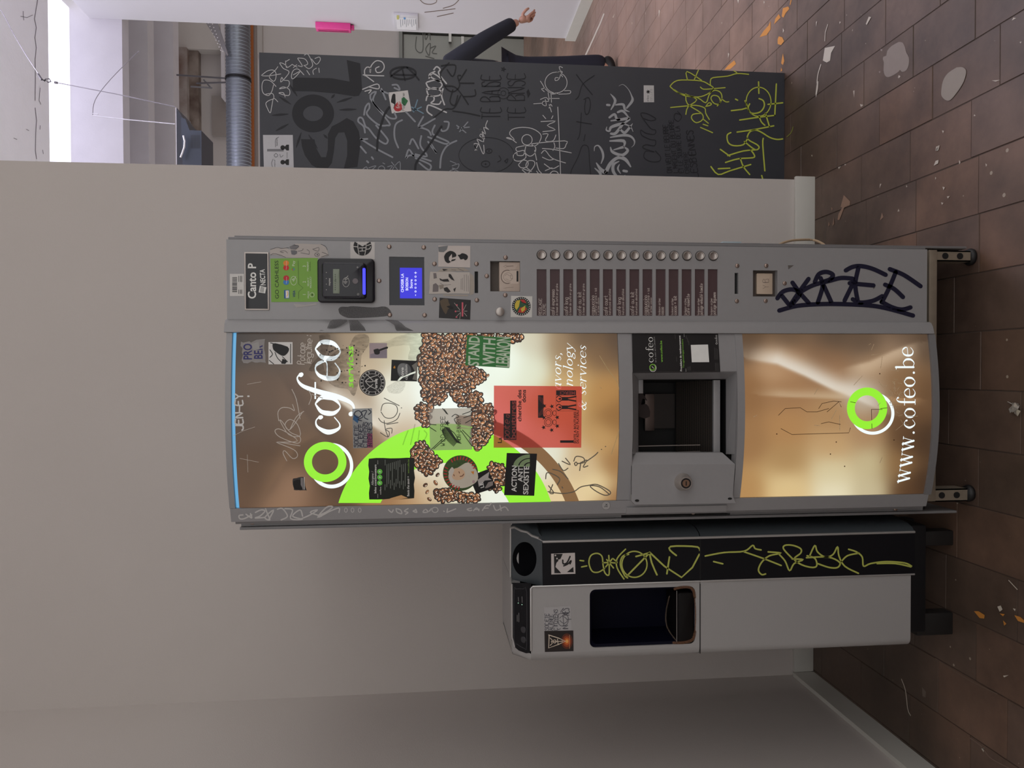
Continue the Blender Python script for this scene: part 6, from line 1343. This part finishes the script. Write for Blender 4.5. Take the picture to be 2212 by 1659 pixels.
d.strokes([[(1565,340),(1630,430),(1730,550)],[(1750,350),(1630,440),(1590,560),(1555,600)],[(1640,600),(1690,580),(1710,650),(1690,740),(1660,750),(1650,680),(1660,600)],[(1615,740),(1600,950),(1575,1015)],[(1565,830),(1720,855)],[(1655,965),(1640,1030)],[(1510,1400),(1510,1340),(1580,1200),(1620,1090),(1660,1075),(1690,1110),(1700,1250),(1715,1410)]], 8, kk)
d.ring(630, 1180, (290, 188), (285, 183), kk); d.ring(655, 1135, (36, 26), (28, 18), kk); d.ell(655, 1135, 9, 8, kk); d.ring(620, 1270, (48, 36), (40, 28), kk); d.ell(620, 1272, 10, 9, kk); d.strokes([[(745,1250),(780,1225),(760,1185)],[(820,1240),(850,1215),(840,1260),(820,1240)]], 9, kk)
d.at(*ZCC); d.strokes([[(690,1000),(740,1060),(720,1100),(640,1100),(580,1060),(600,1000),(680,1010),(570,970),(600,940),(680,950),(690,900),(640,890),(560,850),(550,800),(600,830),(680,840),(690,800),(640,780),(550,650),(600,640),(680,680),(690,700),(640,710),(580,690)]], 8, kk)
for t, o_, e_, h_ in (('ON VEUT LE BEURRE', (848, 1205), (-42, -465), 46), ('L\'ARGENT DU BEURRE', (905, 1205), (-45, -510), 42), ('ET LE SOURIRE DE LA', (958, 1205), (-40, -450), 40), ('CREMIERE', (1012, 1210), (-18, -210), 36), ('LESBIENNES', (1098, 1250), (-52, -460), 62)): d.text(t, o_, e_, (-h_, 4), kk, font='hand', sw=.13)
d.strokes([[(925,650),(880,640),(870,690),(910,715),(940,670),(900,620)]], 7, kk)
d.build('graffiti', pn, 'black marker drawings and slogans')
d = Dec(SP, .0007).at(*ZBB)
d.strokes([[(500,1070),(530,1130),(500,1060),(550,1060),(530,1010),(600,1040),(580,960),(560,980),(610,1010),(580,930),(560,910),(620,960),(600,890),(655,915),(620,880),(640,820)],[(550,1060),(590,1160),(605,1150),(600,1075)],[(510,1130),(545,1065)],[(940,1050),(870,1000),(835,1000),(920,1020),(870,960),(900,910),(1000,890),(1110,905),(1190,960),(1190,1020),(1140,1080),(1030,1080)],[(1030,1080),(940,1100),(950,1140),(1020,1130),(1010,1180),(950,1180),(945,1150),(910,1180),(920,1230),(980,1240),(1040,1200),(1020,1140)],[(1040,1080),(1030,1150),(1080,1190),(1130,1160),(1140,1100),(1100,1070)],[(960,1280),(1010,1230),(1060,1250),(1050,1300),(990,1310),(960,1280)],[(1000,1330),(1050,1370),(1090,1340),(1130,1280),(1120,1240),(1060,1240),(1040,1300),(1100,1350),(1010,1320)],[(1130,1130),(1150,1230)],[(1150,1255),(1170,1330),(1200,1365)],[(1150,1345),(1190,1400)],[(1370,680),(1385,1000),(1400,1410)],[(1195,830),(1350,825),(1260,870),(1345,915),(1215,935)],[(1215,960),(1270,960),(1240,1030),(1320,1030),(1350,970)],[(1100,1060),(1440,1030),(1455,1070),(1430,1110),(1350,1105)],[(1210,1110),(1330,1120),(1510,1155)],[(1330,1050),(1340,1090),(1320,1130)],[(1200,1160),(1240,1130),(1310,1210),(1450,1260)],[(1210,1200),(1280,1230),(1330,1220)],[(1230,1270),(1310,1320),(1380,1290)],[(1240,1340),(1310,1310)],[(1290,1370),(1320,1345),(1365,1355),(1375,1395),(1330,1410),(1290,1390)],[(1215,765),(1245,800)],[(1320,770),(1305,800)],[(1280,655),(1305,730)],[(1280,690),(1295,650),(1310,670)]], 8, wl, sm=3)
d.ring(1050, 1020, 58, 50, wl); d.ring(1352, 425, (118, 111), (111, 104), wl)
d.strokes([[(1420,270),(1385,260),(1400,330),(1380,390),(1345,405),(1345,375),(1375,375)],[(1350,315),(1420,320),(1395,300)],[(1380,310),(1420,365)],[(1190,410),(1230,480),(1200,490),(1230,520)],[(1240,490),(1290,530),(1370,540)],[(1270,530),(1280,600)],[(1300,540),(1305,630)],[(1330,530),(1360,540),(1310,545)],[(1380,545),(1490,540),(1500,510),(1440,510)],[(1290,590),(1385,590)],[(1120,645),(1200,640)],[(1190,600),(1250,580),(1275,620),(1220,620),(1210,650),(1250,665),(1240,600)]], 7, wl, sm=3)
d.build('graffiti', pn, 'white marker drawings in the middle')
d = Dec(SP, .0007).at(*ZCC)
for L, w_ in (([(105,1000,6),(110,960,10),(145,950,14),(180,1000,22),(190,1060,20),(170,1120,8)],0),([(125,1115,10),(170,1180,34),(215,1205,38)],0),([(215,1205,36),(260,1120,34),(330,1065,30),(400,1080,34),(452,1150,14)],0),([(340,1100,10),(290,1130,26),(285,1190,30),(320,1240,22),(365,1250,10),(400,1230,4)],0),([(345,1130,8),(330,1170,18),(355,1215,8)],0),([(110,1165,8),(165,1220,26),(140,1260,20)],0),([(385,1190,24),(415,1195,24)],0),
             ([(260,965,10),(280,1010,26),(370,1040,28),(425,995,26),(385,960,10)],0),([(290,990,10),(385,962,26)],0),([(255,905,14),(385,905,30),(390,960,12)],0),([(260,870,12),(380,850,26),(450,860,22),(487,900,16),(485,940,8),(460,965,3)],0),
             ([(225,770,6),(220,800,14),(250,810,18),(265,775,26),(330,750,30),(380,740,18),(450,770,12),(475,815,5)],0),([(265,835,22),(310,830,28),(375,745,26)],0),([(355,795,18),(395,825,26),(440,780,22),(470,740,6)],0),
             ([(250,680,20),(300,650,24),(330,700,24),(440,690,28),(385,740,14)],0),([(265,712,12),(345,700,20)],0),([(330,630,20),(380,620,24),(440,690,10)],0),([(260,455,5),(305,520,26),(265,605,10)],0),([(305,560,14),(380,556,24),(398,605,20),(440,625,6)],0),([(415,590,16),(468,520,26),(460,470,12),(430,410,7),(380,365,5),(340,380,3)],0),([(228,560,22),(250,562,22)],0)):
    d.stroke(L, 10, sg, sm=5)
d.build('graffiti', pn, 'silver gothic calligraphy')
yg = pr((196, 206, 78), .5); d = Dec(SP, .0009).at(*ZCC)
d.strokes([[(830,380),(870,340),(940,322),(1120,330),(1200,365),(1245,405),(1180,460),(1090,485),(980,465),(890,435),(830,385)],[(995,320),(990,240),(1130,325)],[(1100,228),(1060,320)],[(870,415),(960,470),(1090,490),(1170,540),(1200,470),(1240,410)],[(1120,390),(1150,410),(1240,405),(1355,395)],[(1215,365),(1215,330),(1240,300),(1380,285),(1470,260),(1580,268)],[(1440,235),(1465,250)],[(1215,440),(1260,420),(1310,440),(1325,490),(1300,550),(1250,545),(1220,500),(1240,470),(1290,480),(1310,530),(1280,570)],[(1320,500),(1360,530),(1390,530)],[(1175,570),(1200,540),(1225,550),(1210,565),(1170,575)],[(835,585),(990,570),(1080,565),(1160,590),(1170,640),(1205,700)],[(980,650),(1000,580),(1085,510),(980,460)],[(980,455),(995,550),(1130,640),(1140,700),(1080,730),(1035,690),(1050,650),(1130,640)],[(1145,695),(1195,735)],[(1145,745),(1190,760)],[(1120,775),(1235,825)]], 10, yg, sm=3)
d.strokes([[(1220,1150),(1290,1225),(1400,1190),(1600,1130)],[(1290,1170),(1400,1165)],[(1500,1070),(1530,1150),(1590,1225)],[(1360,1110),(1480,1075),(1620,1065),(1635,1040),(1600,990)],[(1310,985),(1400,1050)],[(1380,1045),(1530,1000),(1650,990)],[(1410,825),(1375,850),(1385,920),(1440,950),(1530,940),(1570,880)],[(1540,910),(1600,960),(1650,990),(1680,970),(1660,940),(1570,885),(1590,820),(1640,800),(1700,820),(1780,870),(1850,890),(1905,885)],[(1470,820),(1640,795),(1820,760)],[(1495,705),(1660,680),(1830,660)],[(1680,665),(1700,720),(1735,755)],[(1740,640),(1780,770)],[(1590,550),(1575,590),(1600,635),(1650,640),(1700,620),(1730,570),(1720,520),(1680,500)],[(1675,340),(1678,450)],[(1845,360),(1830,660)],[(1765,555),(1905,540)],[(1415,615),(1560,590),(1545,520)],[(1455,505),(1475,515)],[(1720,880),(1715,940),(1735,1190)],[(1705,1235),(1720,1290)]], 13, yg, sm=3)
d.ring(1675, 530, (124, 144), (114, 134), yg); d.build('graffiti', pn, 'yellow green marker tags near the floor')
pal = sheet('sticker', SP, [(838.5,200),(881,195),(889,240),(846.5,245)], pr((222, 218, 216)), pn, .0006, 'white sticker with two hearts in red, black and green')
d = Dec(SP, .0009).at(*ZA); d.poly([(1470,590),(1480,550),(1510,548),(1510,690),(1490,690),(1500,650),(1465,630)], INK_K, 0, 2); d.poly([(1495,690),(1520,640),(1560,620),(1580,700),(1540,725),(1505,715)], pr((190, 40, 48)), .0001, 2); d.poly([(1575,590),(1600,575),(1642,615),(1610,670),(1575,640)], pr((40, 120, 70)), .0001, 1); d.text('free', (1560, 690), (0, -80), (-40, 0), INK_W, .0002, font='hand', sw=.12); d.text('Palestine', (1605, 715), (0, -185), (-26, 0), INK_K, .0002, font='hand', sw=.1); d.build('print', pal)
nt_ = sheet('notice', SP, [(568,291.5),(632.5,291.5),(634.5,362),(570,362)], pr((196, 196, 200)), pn, .0006, 'white hand drawn notice taped at the top left')
d = Dec(SP, .0009).at(*ZA)
for y in (1100, 1252): d.ell(340, y, 24, 24, INK_K, 0, 18); d.poly([(360,y-8),(380,y-30),(405,y-30),(405,y+30),(380,y+30),(360,y+8)], INK_K)
d.rect(178,1115,350,1140, pr((120,120,124))); d.strokes([[(270,1160),(290,1180),(270,1200),(250,1180),(270,1160)],[(310,1170),(320,1200),(345,1180)],[(240,1220),(225,1260),(235,1310)],[(300,990),(265,1020),(265,1095)],[(385,1150),(385,1210)]], 4, kk); d.text('Question?', (285, 1080), (0, -80), (-14, 0), kk, font='hand', sw=.12); d.text('comptoir', (262, 1310), (0, -90), (-14, 0), kk, font='hand', sw=.12); d.build('print', nt_)
ws = sheet('sticker', SP, [(1390.4,184.3),(1412.5,184.5),(1413,220.8),(1390.5,221)], pr((206, 204, 204)), pn, .0006, 'small white sticker with dark sprig print')
d = Dec(SP, .0009).at(*ZCC); star(d, 620, 435, 24, INK_K, 0, 7); d.text('CELLES', (660, 520), (0, -115), (-18, 0), pr((110,110,112)), font='hand', sw=.1); d.text('elles', (625, 525), (0, -60), (-20, 0), pr((110,110,112)), font='hand', sw=.1); d.build('print', ws)
# ================================================================== hall behind: duct, pipes, hanging device, wall boxes
p = atY(515, 200, 6.2); r = .118; bm = bmesh.new(); X = .6; rings = []; n = 24
while X < 5.2:
    for dx, rr in ((0, r), (.011, r), (.015, r*1.035), (.02, r*1.035), (.024, r)):
        rings.append([bm.verts.new((X+dx, p.y+rr*math.cos(2*math.pi*k/n), p.z+rr*math.sin(2*math.pi*k/n)+.006*math.sin(0))) for k in range(n)])
    X += .035
for A_, B_ in zip(rings, rings[1:]):
    for k in range(n): bm.faces.new((A_[k], A_[(k+1) % n], B_[(k+1) % n], B_[k]))
du = thing('ventilation_duct', (2.5, p.y, p.z-r), 'ribbed grey metal ventilation duct under the beams', 'duct')
bmobj('duct_tube', bm, mat('galvanised_duct', (136, 142, 152), .35, .6, .05, 8), du, True)
q = atY(515, 172, 6.2); bm = bmesh.new()
for k in range(28):
    a, b = 2*math.pi*k/28, 2*math.pi*(k+1)/28
    v = [bm.verts.new((q.x+sx, p.y+rr*math.cos(t), p.z+rr*math.sin(t))) for sx, rr, t in ((-.014, r*1.07, a), (.014, r*1.07, a), (.014, r*1.07, b), (-.014, r*1.07, b))]; bm.faces.new(v)
bmobj('clamp_band', bm, mat('dark_clamp', (40, 40, 44), .4, .5), du, False, 'dark clamp band')
def wpts(L): return [atY(u, v, Y) for u, v, Y in L]
bm = bmesh.new()
for L in ([(382,162,6.5),(500,170,6.3)],[(425,180,6.4),(490,178,6.2)],[(412,187,6.6),(458,190,6.6)],[(440,172,6.6),(456,190,6.6)]): tube_bm(bm, wpts(L), .009, 6)
bmobj('hanger_rod', bm, mat('zinc_rod', (120, 118, 122), .4, .7), du, True, 'thin steel hanger rods')
M_or = mat('orange_pipe_paint', (178, 104, 52), .5, 0, .1, 10)
a = atY(543, 200, 6.4); tag(tube('orange_pipe', [(.6, 6.4, a.z), (5.2, 6.4, a.z)], .026, M_or, None, 12), 'orange painted pipe running below the ventilation duct', 'pipe')
a = atY(552, 200, 6.5); tag(tube('grey_pipe', [(.6, 6.5, a.z), (5.2, 6.5, a.z)], .022, mat('grey_pipe_paint', (150, 142, 138), .5), None, 12), 'thin grey pipe beneath the orange pipe', 'pipe')
# perforated brace
P = [atY(u, v, 6.05) for u, v in ((441,44),(468,44),(493,118),(491,121))]; br_ = thing('perforated_brace', (P[0].x, 6.05, P[2].z), 'slanting perforated steel brace beside the ventilation duct', 'brace')
mesh('brace_plate', P+[v+Vector((0, .02, 0)) for v in P], [(0,1,2,3),(4,7,6,5),(0,4,5,1),(1,5,6,2),(2,6,7,3),(3,7,4,0)], mat('brace_grey', (128, 124, 128), .5, .4), br_)
d = Dec(SurfY(6.05), .003)
for i in range(9):
    for j in range(2): t = i/9; d.ell(450+30*t+j*9*(1-.6*t), 50+66*t+2*j, 1.3, 1.3, pr((214, 210, 212)), 0, 8)
d.build('hole', br_, None, 'stuff')
# hanging device
YD = 3.5; hp = thing('hanging_projector', (1.5, YD, 2.89), 'black vented projector hung from thin steel wires near the ceiling', 'projector')
a, b = atY(379, 233, YD), atY(382, 372, YD); zt_ = a.z
M_dev = mat('device_black', (34, 36, 44), .4, 0, .1, 30)
box('carrier_plate', b.x, a.x+.004, YD, YD+.3, zt_-.006, zt_, mat('pale_steel', (190, 188, 192), .3, .6), hp)
bm = bmesh.new(); z1_, z2_ = atY(396, 260, YD).z, atY(437, 300, YD).z
T = [(b.x, YD, zt_-.008), (a.x, YD, zt_-.008), (a.x-.07, YD, z1_), (b.x, YD, z1_)]; B_ = [(x, YD+.28, z) for x, y, z in T]
v = [bm.verts.new(q) for q in T+B_]
for f in ((0,1,2,3),(4,7,6,5),(0,4,5,1),(1,5,6,2),(2,6,7,3),(3,7,4,0)): bm.faces.new([v[i] for i in f])
bmobj('device_frame', bm, M_dev, hp)
c = atY(405, 256, YD); e_ = atY(437, 284, YD)
bm = bmesh.new(); T = [(b.x, YD-.02, z1_), (c.x, YD-.02, z1_+.01), (c.x-.01, YD-.02, z1_-.02), (e_.x, YD-.02, z1_-.045), (e_.x, YD-.02, z2_), (b.x, YD-.02, z2_)]; B_ = [(x, YD+.25, z) for x, y, z in T]; n = len(T); v = [bm.verts.new(q) for q in T+B_]
bm.faces.new(v[:n]); bm.faces.new(v[n:]); [bm.faces.new((v[i], v[(i+1) % n], v[n+(i+1) % n], v[n+i])) for i in range(n)]
bmobj('device_body', bm, mat('device_blue_black', (48, 54, 66), .4, 0, .1, 30), hp)
d = Dec(SurfY(YD-.02), .001)
for i in range(9): d.stroke([(413+i*2.3, 320), (413+i*2.3, 292)], 1.1, pr((22, 24, 30)), sm=0)
d.build('vent_slot', hp)
tube('white_cable', [atY(u, v, YD-.04) for u, v in ((396,293),(399,305),(398,318),(394,330),(390,340))], .006, mat('white_cable', (220, 218, 220), .5), hp)
M_wire = mat('steel_wire', (150, 146, 152), .3, .8)
tube('wire', [atY(u, v, YD) for u, v in ((379,231),(250,203),(120,178))], .0032, M_wire, hp, 6)
pe_ = atY(-10, 5, YD); pw = catmull([tuple(atY(u, v, YD)) for u, v in ((85,162),(60,125),(30,75),(-10,5))]+[(pe_.x+.3, YD, ZC+.01)], 4); tube('wire', pw, .0028, M_wire, hp, 6)
bm = bmesh.new(); tube_bm(bm, [atY(u, v, YD) for u, v in ((82,160),(90,172),(97,174))], .008, 6); tube_bm(bm, [atY(u, v, YD) for u, v in ((97,172),(104,178),(110,176),(106,170),(98,171))], .004, 6); tube_bm(bm, [atY(u, v, YD) for u, v in ((118,178),(124,179))], .008, 6); bmobj('turnbuckle', bm, mat('dark_fitting', (84, 80, 82), .4, .5), hp, True)
tube('wire', [atY(u, v, YD+.25) for u, v in ((378,268),(270,258),(225,253),(200,250),(200,245),(212,247))], .0034, mat('bright_wire', (206, 204, 210), .3, .6), hp, 6)
w3 = catmull([tuple(atY(u, v, YD+.25)) for u, v in ((200,248),(206,215),(240,170),(300,110))], 4); tube('wire', w3, .0022, M_wire, hp, 6)
# pink wall box and framed sheet on the bright wall
XW = 3.18
def wallbox(u0, v0, u1, v1): A_, B_ = atX(u0, v0, XW), atX(u1, v1, XW); return min(A_.y, B_.y), max(A_.y, B_.y), min(A_.z, B_.z), max(A_.z, B_.z)
y0, y1, z0, z1 = wallbox(681, 46, 766, 58); pb = thing('pink_wall_box', (XW-.03, (y0+y1)/2, z0), 'bright pink plastic holder fixed high on the bright wall', 'holder')
bm = bmesh.new(); abox(bm, XW-.06, XW, y0, y1, z0+.03, z1, .006); bmobj('holder_body', bm, mat('hot_pink_plastic', (228, 70, 148), .35, 0, .06, 20), pb, True)
bm = bmesh.new(); abox(bm, XW-.066, XW-.058, y0+.02, y0+.045, z0+.05, z1-.02, .002); abox(bm, XW-.066, XW-.058, y1-.045, y1-.02, z0+.05, z1-.02, .002); bmobj('holder_rib', bm, mat('deep_pink', (196, 44, 118), .35), pb, True)
bm = bmesh.new(); abox(bm, XW-.045, XW-.01, y0+.02, y1-.02, z0, z0+.032, .004); bmobj('holder_spout', bm, mat('deep_pink', (196, 44, 118)), pb, True)
y0, y1, z0, z1 = wallbox(850, 26, 904, 61); fr_ = thing('framed_sheet', (XW-.01, (y0+y1)/2, z0), 'small white framed information sheet on the bright wall', 'frame')
box('frame', XW-.025, XW, y0, y1, z0, z1, mat('frame_white', (206, 204, 208), .4), fr_, .003)
bm = bmesh.new(); box('sheet', XW-.027, XW-.0255, y0+.05, y1-.02, z0+.02, z1-.02, mat('sheet_white', (232, 231, 233), .5), fr_); bm.free()
d = Dec(SurfX(XW-.027), .001); k = pr((120, 124, 136)); d.rect(857,33,862,42, pr((196, 192, 110))); d.rect(872,38,876,42, pr((90,150,210)))
for i in range(9): d.stroke([(866+i*4, 58-(i % 3)*3), (865+i*4, 42)], .9, k, sm=0)
d.build('print', fr_)
# crumpled leaf of foil on the floor
lf = atZ(2199, 880, 0); bm = bmesh.new(); rnd = random.Random(3)
for i in range(7):
    a = i*.9; c = Vector((lf.x+.012*math.cos(a)*rnd.random(), lf.y+.012*math.sin(a)*rnd.random(), .0))
    q = [bm.verts.new(c+Vector((.011*math.cos(a+t)*rnd.uniform(.6, 1.2), .011*math.sin(a+t)*rnd.uniform(.6, 1.2), rnd.uniform(.001, .012)))) for t in (0, 1.3, 2.9, 4.4)]; bm.faces.new(q)
lw = thing('crumpled_wrapper', (lf.x, lf.y, 0), 'tiny crumpled silver wrapper on the floor below the machine', 'wrapper')
bmobj('foil', bm, mat('foil_scrap', (190, 184, 176), .3, .5), lw)
tube('tail', [Vector((lf.x+.004, lf.y+.006, .003)), Vector((lf.x+.012, lf.y+.03, .002))], .0012, mat('foil_scrap', (190, 184, 176)), lw, 5)

# ================================================================== the person walking behind the panel
def skin(name, V, Ed, Rr, m, parent, sub=2, root=0, label=None):
    me = bpy.data.meshes.new(name); me.from_pydata(V, Ed, []); o = bpy.data.objects.new(name, me); COL.objects.link(o)
    sk = o.modifiers.new('skin', 'SKIN'); sk.use_smooth_shade = True
    for i, (a, b) in enumerate(Rr): s = me.skin_vertices[0].data[i]; s.radius = (a, b); s.use_root = i == root
    ss = o.modifiers.new('sub', 'SUBSURF'); ss.levels = ss.render_levels = sub
    dg = bpy.context.evaluated_depsgraph_get(); m2 = bpy.data.meshes.new_from_object(o.evaluated_get(dg)); bpy.data.objects.remove(o)
    m2.materials.clear(); m2.materials.append(m); m2.polygons.foreach_set('use_smooth', [True]*len(m2.polygons)); n = bpy.data.objects.new(name, m2); link(n, parent)
    if label: n['label'] = label
    return n
PXc, PYc = 2.19, 3.9
pe = thing('person', (PXc, PYc, 0), 'person in navy jacket and dark trousers walking behind the graffiti panel', 'person')
def w_(x, y, z): return (PXc+x, PYc+y, z)
# walking to the left: near arm swings back to the right
body = [w_(0,0,.80), w_(-.01,0,.95), w_(-.02,0,1.12), w_(-.025,0,1.25), w_(-.03,0,1.33), w_(-.045,0,1.41), w_(-.06,0,1.50),
        w_(.02,-.17,1.235), w_(.17,-.22,1.0), w_(.285,-.21,.82), w_(.325,-.2,.745),
        w_(-.03,.17,1.235), w_(-.1,.22,1.0), w_(-.2,.19,.83), w_(-.24,.17,.76),
        w_(.02,-.085,.77), w_(.06,-.09,.44), w_(.10,-.09,.10), w_(.02,-.09,.04),
        w_(-.02,.085,.77), w_(-.14,.09,.45), w_(-.12,.09,.09), w_(-.24,.09,.035)]
Eb = [(0,1),(1,2),(2,3),(3,4),(4,5),(5,6),(3,7),(7,8),(8,9),(9,10),(3,11),(11,12),(12,13),(13,14),(0,15),(15,16),(16,17),(17,18),(0,19),(19,20),(20,21),(21,22)]
Rb = [(.10,.12),(.095,.11),(.105,.13),(.10,.12),(.045,.045),(.075,.07),(.065,.06),(.052,.052),(.042,.042),(.032,.032),(.026,.026),(.052,.052),(.042,.042),(.032,.032),(.026,.026),(.078,.075),(.05,.05),(.034,.034),(.03,.03),(.078,.075),(.05,.05),(.034,.034),(.03,.03)]
M_skin = mat('skin', (196, 148, 128), .5, 0, .04, 30)
skin('body', body, Eb, Rb, M_skin, pe)
M_jk, M_tr, M_sh = mat('navy_jacket', (30, 32, 42), .8, 0, .1, 40, .3, 300), mat('dark_navy_trousers', (36, 38, 52), .85, 0, .1, 40), mat('black_shoe', (20, 20, 22), .5)
jk = [body[i] for i in (0,1,2,3)]+[w_(-.028,0,1.3)]+[body[i] for i in (7,8,9)]+[w_(.315,-.2,.775)]+[body[i] for i in (11,12,13)]+[w_(-.23,.175,.79)]
skin('jacket', jk, [(0,1),(1,2),(2,3),(3,4),(3,5),(5,6),(6,7),(7,8),(3,9),(9,10),(10,11),(11,12)], [(.105,.125),(.115,.14),(.13,.16),(.12,.15),(.07,.07),(.075,.072),(.066,.064),(.056,.054),(.05,.05),(.075,.072),(.066,.064),(.056,.054),(.05,.05)], M_jk, pe, label='navy black jacket')
tr = [w_(0,0,.84)]+[body[i] for i in (15,16)]+[w_(.105,-.09,.075)]+[body[i] for i in (19,20)]+[w_(-.12,.09,.075)]
skin('trousers', tr, [(0,1),(1,2),(2,3),(0,4),(4,5),(5,6)], [(.12,.14),(.102,.098),(.074,.072),(.06,.06),(.102,.098),(.074,.072),(.06,.06)], M_tr, pe, label='dark navy trousers')
for a, b, c in ((w_(.115,-.09,.055), w_(.04,-.09,.035), w_(-.06,-.09,.03)), (w_(-.1,.09,.05), w_(-.18,.09,.035), w_(-.28,.09,.03))): skin('shoe', [(a[0]-.005, a[1], .11), a, b, c], [(0,1),(1,2),(2,3)], [(.044,.044),(.052,.05),(.046,.036),(.036,.03)], M_sh, pe)
skin('hair', [w_(-.035,0,1.45), w_(-.02,0,1.53), w_(-.06,0,1.56), w_(-.1,0,1.54)], [(0,1),(1,2),(2,3)], [(.07,.07),(.078,.08),(.074,.076),(.05,.06)], mat('dark_hair', (44, 32, 26), .7), pe)
# head features and hands
bm = bmesh.new(); tube_bm(bm, [w_(-.125,0,1.475), w_(-.155,0,1.44), w_(-.13,0,1.43)], [.008, .014, .008], 8); bmobj('nose', bm, M_skin, pe, True)
for s_ in (-1, 1):
    bm = bmesh.new(); bmesh.ops.create_uvsphere(bm, u_segments=10, v_segments=8, radius=.011, matrix=Matrix.Translation(w_(-.122, s_*.03, 1.475))); bmobj('eye', bm, pr((60, 44, 36)), pe, True)
    bm = bmesh.new(); bmesh.ops.create_uvsphere(bm, u_segments=10, v_segments=8, radius=.022, matrix=Matrix.Translation(w_(-.04, s_*.07, 1.455)) @ Matrix.Diagonal((.7, .4, 1.2, 1))); bmobj('ear', bm, M_skin, pe, True)
bm = bmesh.new(); tube_bm(bm, [w_(-.12,-.022,1.398), w_(-.132,0,1.4), w_(-.12,.022,1.398)], .006, 6); bmobj('mouth', bm, pr((160, 96, 88)), pe, True)
def hand(wr_, dirv, side, sy):
    """five bent fingers growing from a palm"""
    D = Vector(dirv).normalized(); S = Vector(side).normalized(); Nn = D.cross(S).normalized(); B0 = Vector(wr_)
    V, E_, R2 = [], [], []
    V += [B0, B0+D*.045, B0+D*.085]; E_ += [(0,1),(1,2)]; R2 += [(.026,.02),(.034,.019),(.036,.017)]
    for k, (off, ln) in enumerate(((-.027, .062), (-.009, .072), (.009, .068), (.027, .054))):
        b = len(V); V += [B0+D*.088+S*off, B0+D*(.088+ln*.5)+S*off*1.1+Nn*.012, B0+D*(.088+ln*.85)+S*off*1.05+Nn*.036]
        E_ += [(2, b), (b, b+1), (b+1, b+2)]; R2 += [(.0095,.0095),(.0085,.0085),(.007,.007)]
    b = len(V); V += [B0+D*.035-S*.04+Nn*.012, B0+D*.07-S*.055+Nn*.026, B0+D*.095-S*.052+Nn*.036]; E_ += [(1, b), (b, b+1), (b+1, b+2)]; R2 += [(.012,.012),(.0105,.0105),(.008,.008)]
    skin('hand', [tuple(v) for v in V], E_, R2, M_skin, pe, 1, 1)
hand(w_(.325,-.2,.75), (.35, .05, -.95), (-.6, .8, 0), -1); hand(w_(-.24,.17,.765), (-.3, -.05, -.95), (.6, .8, 0), 1)
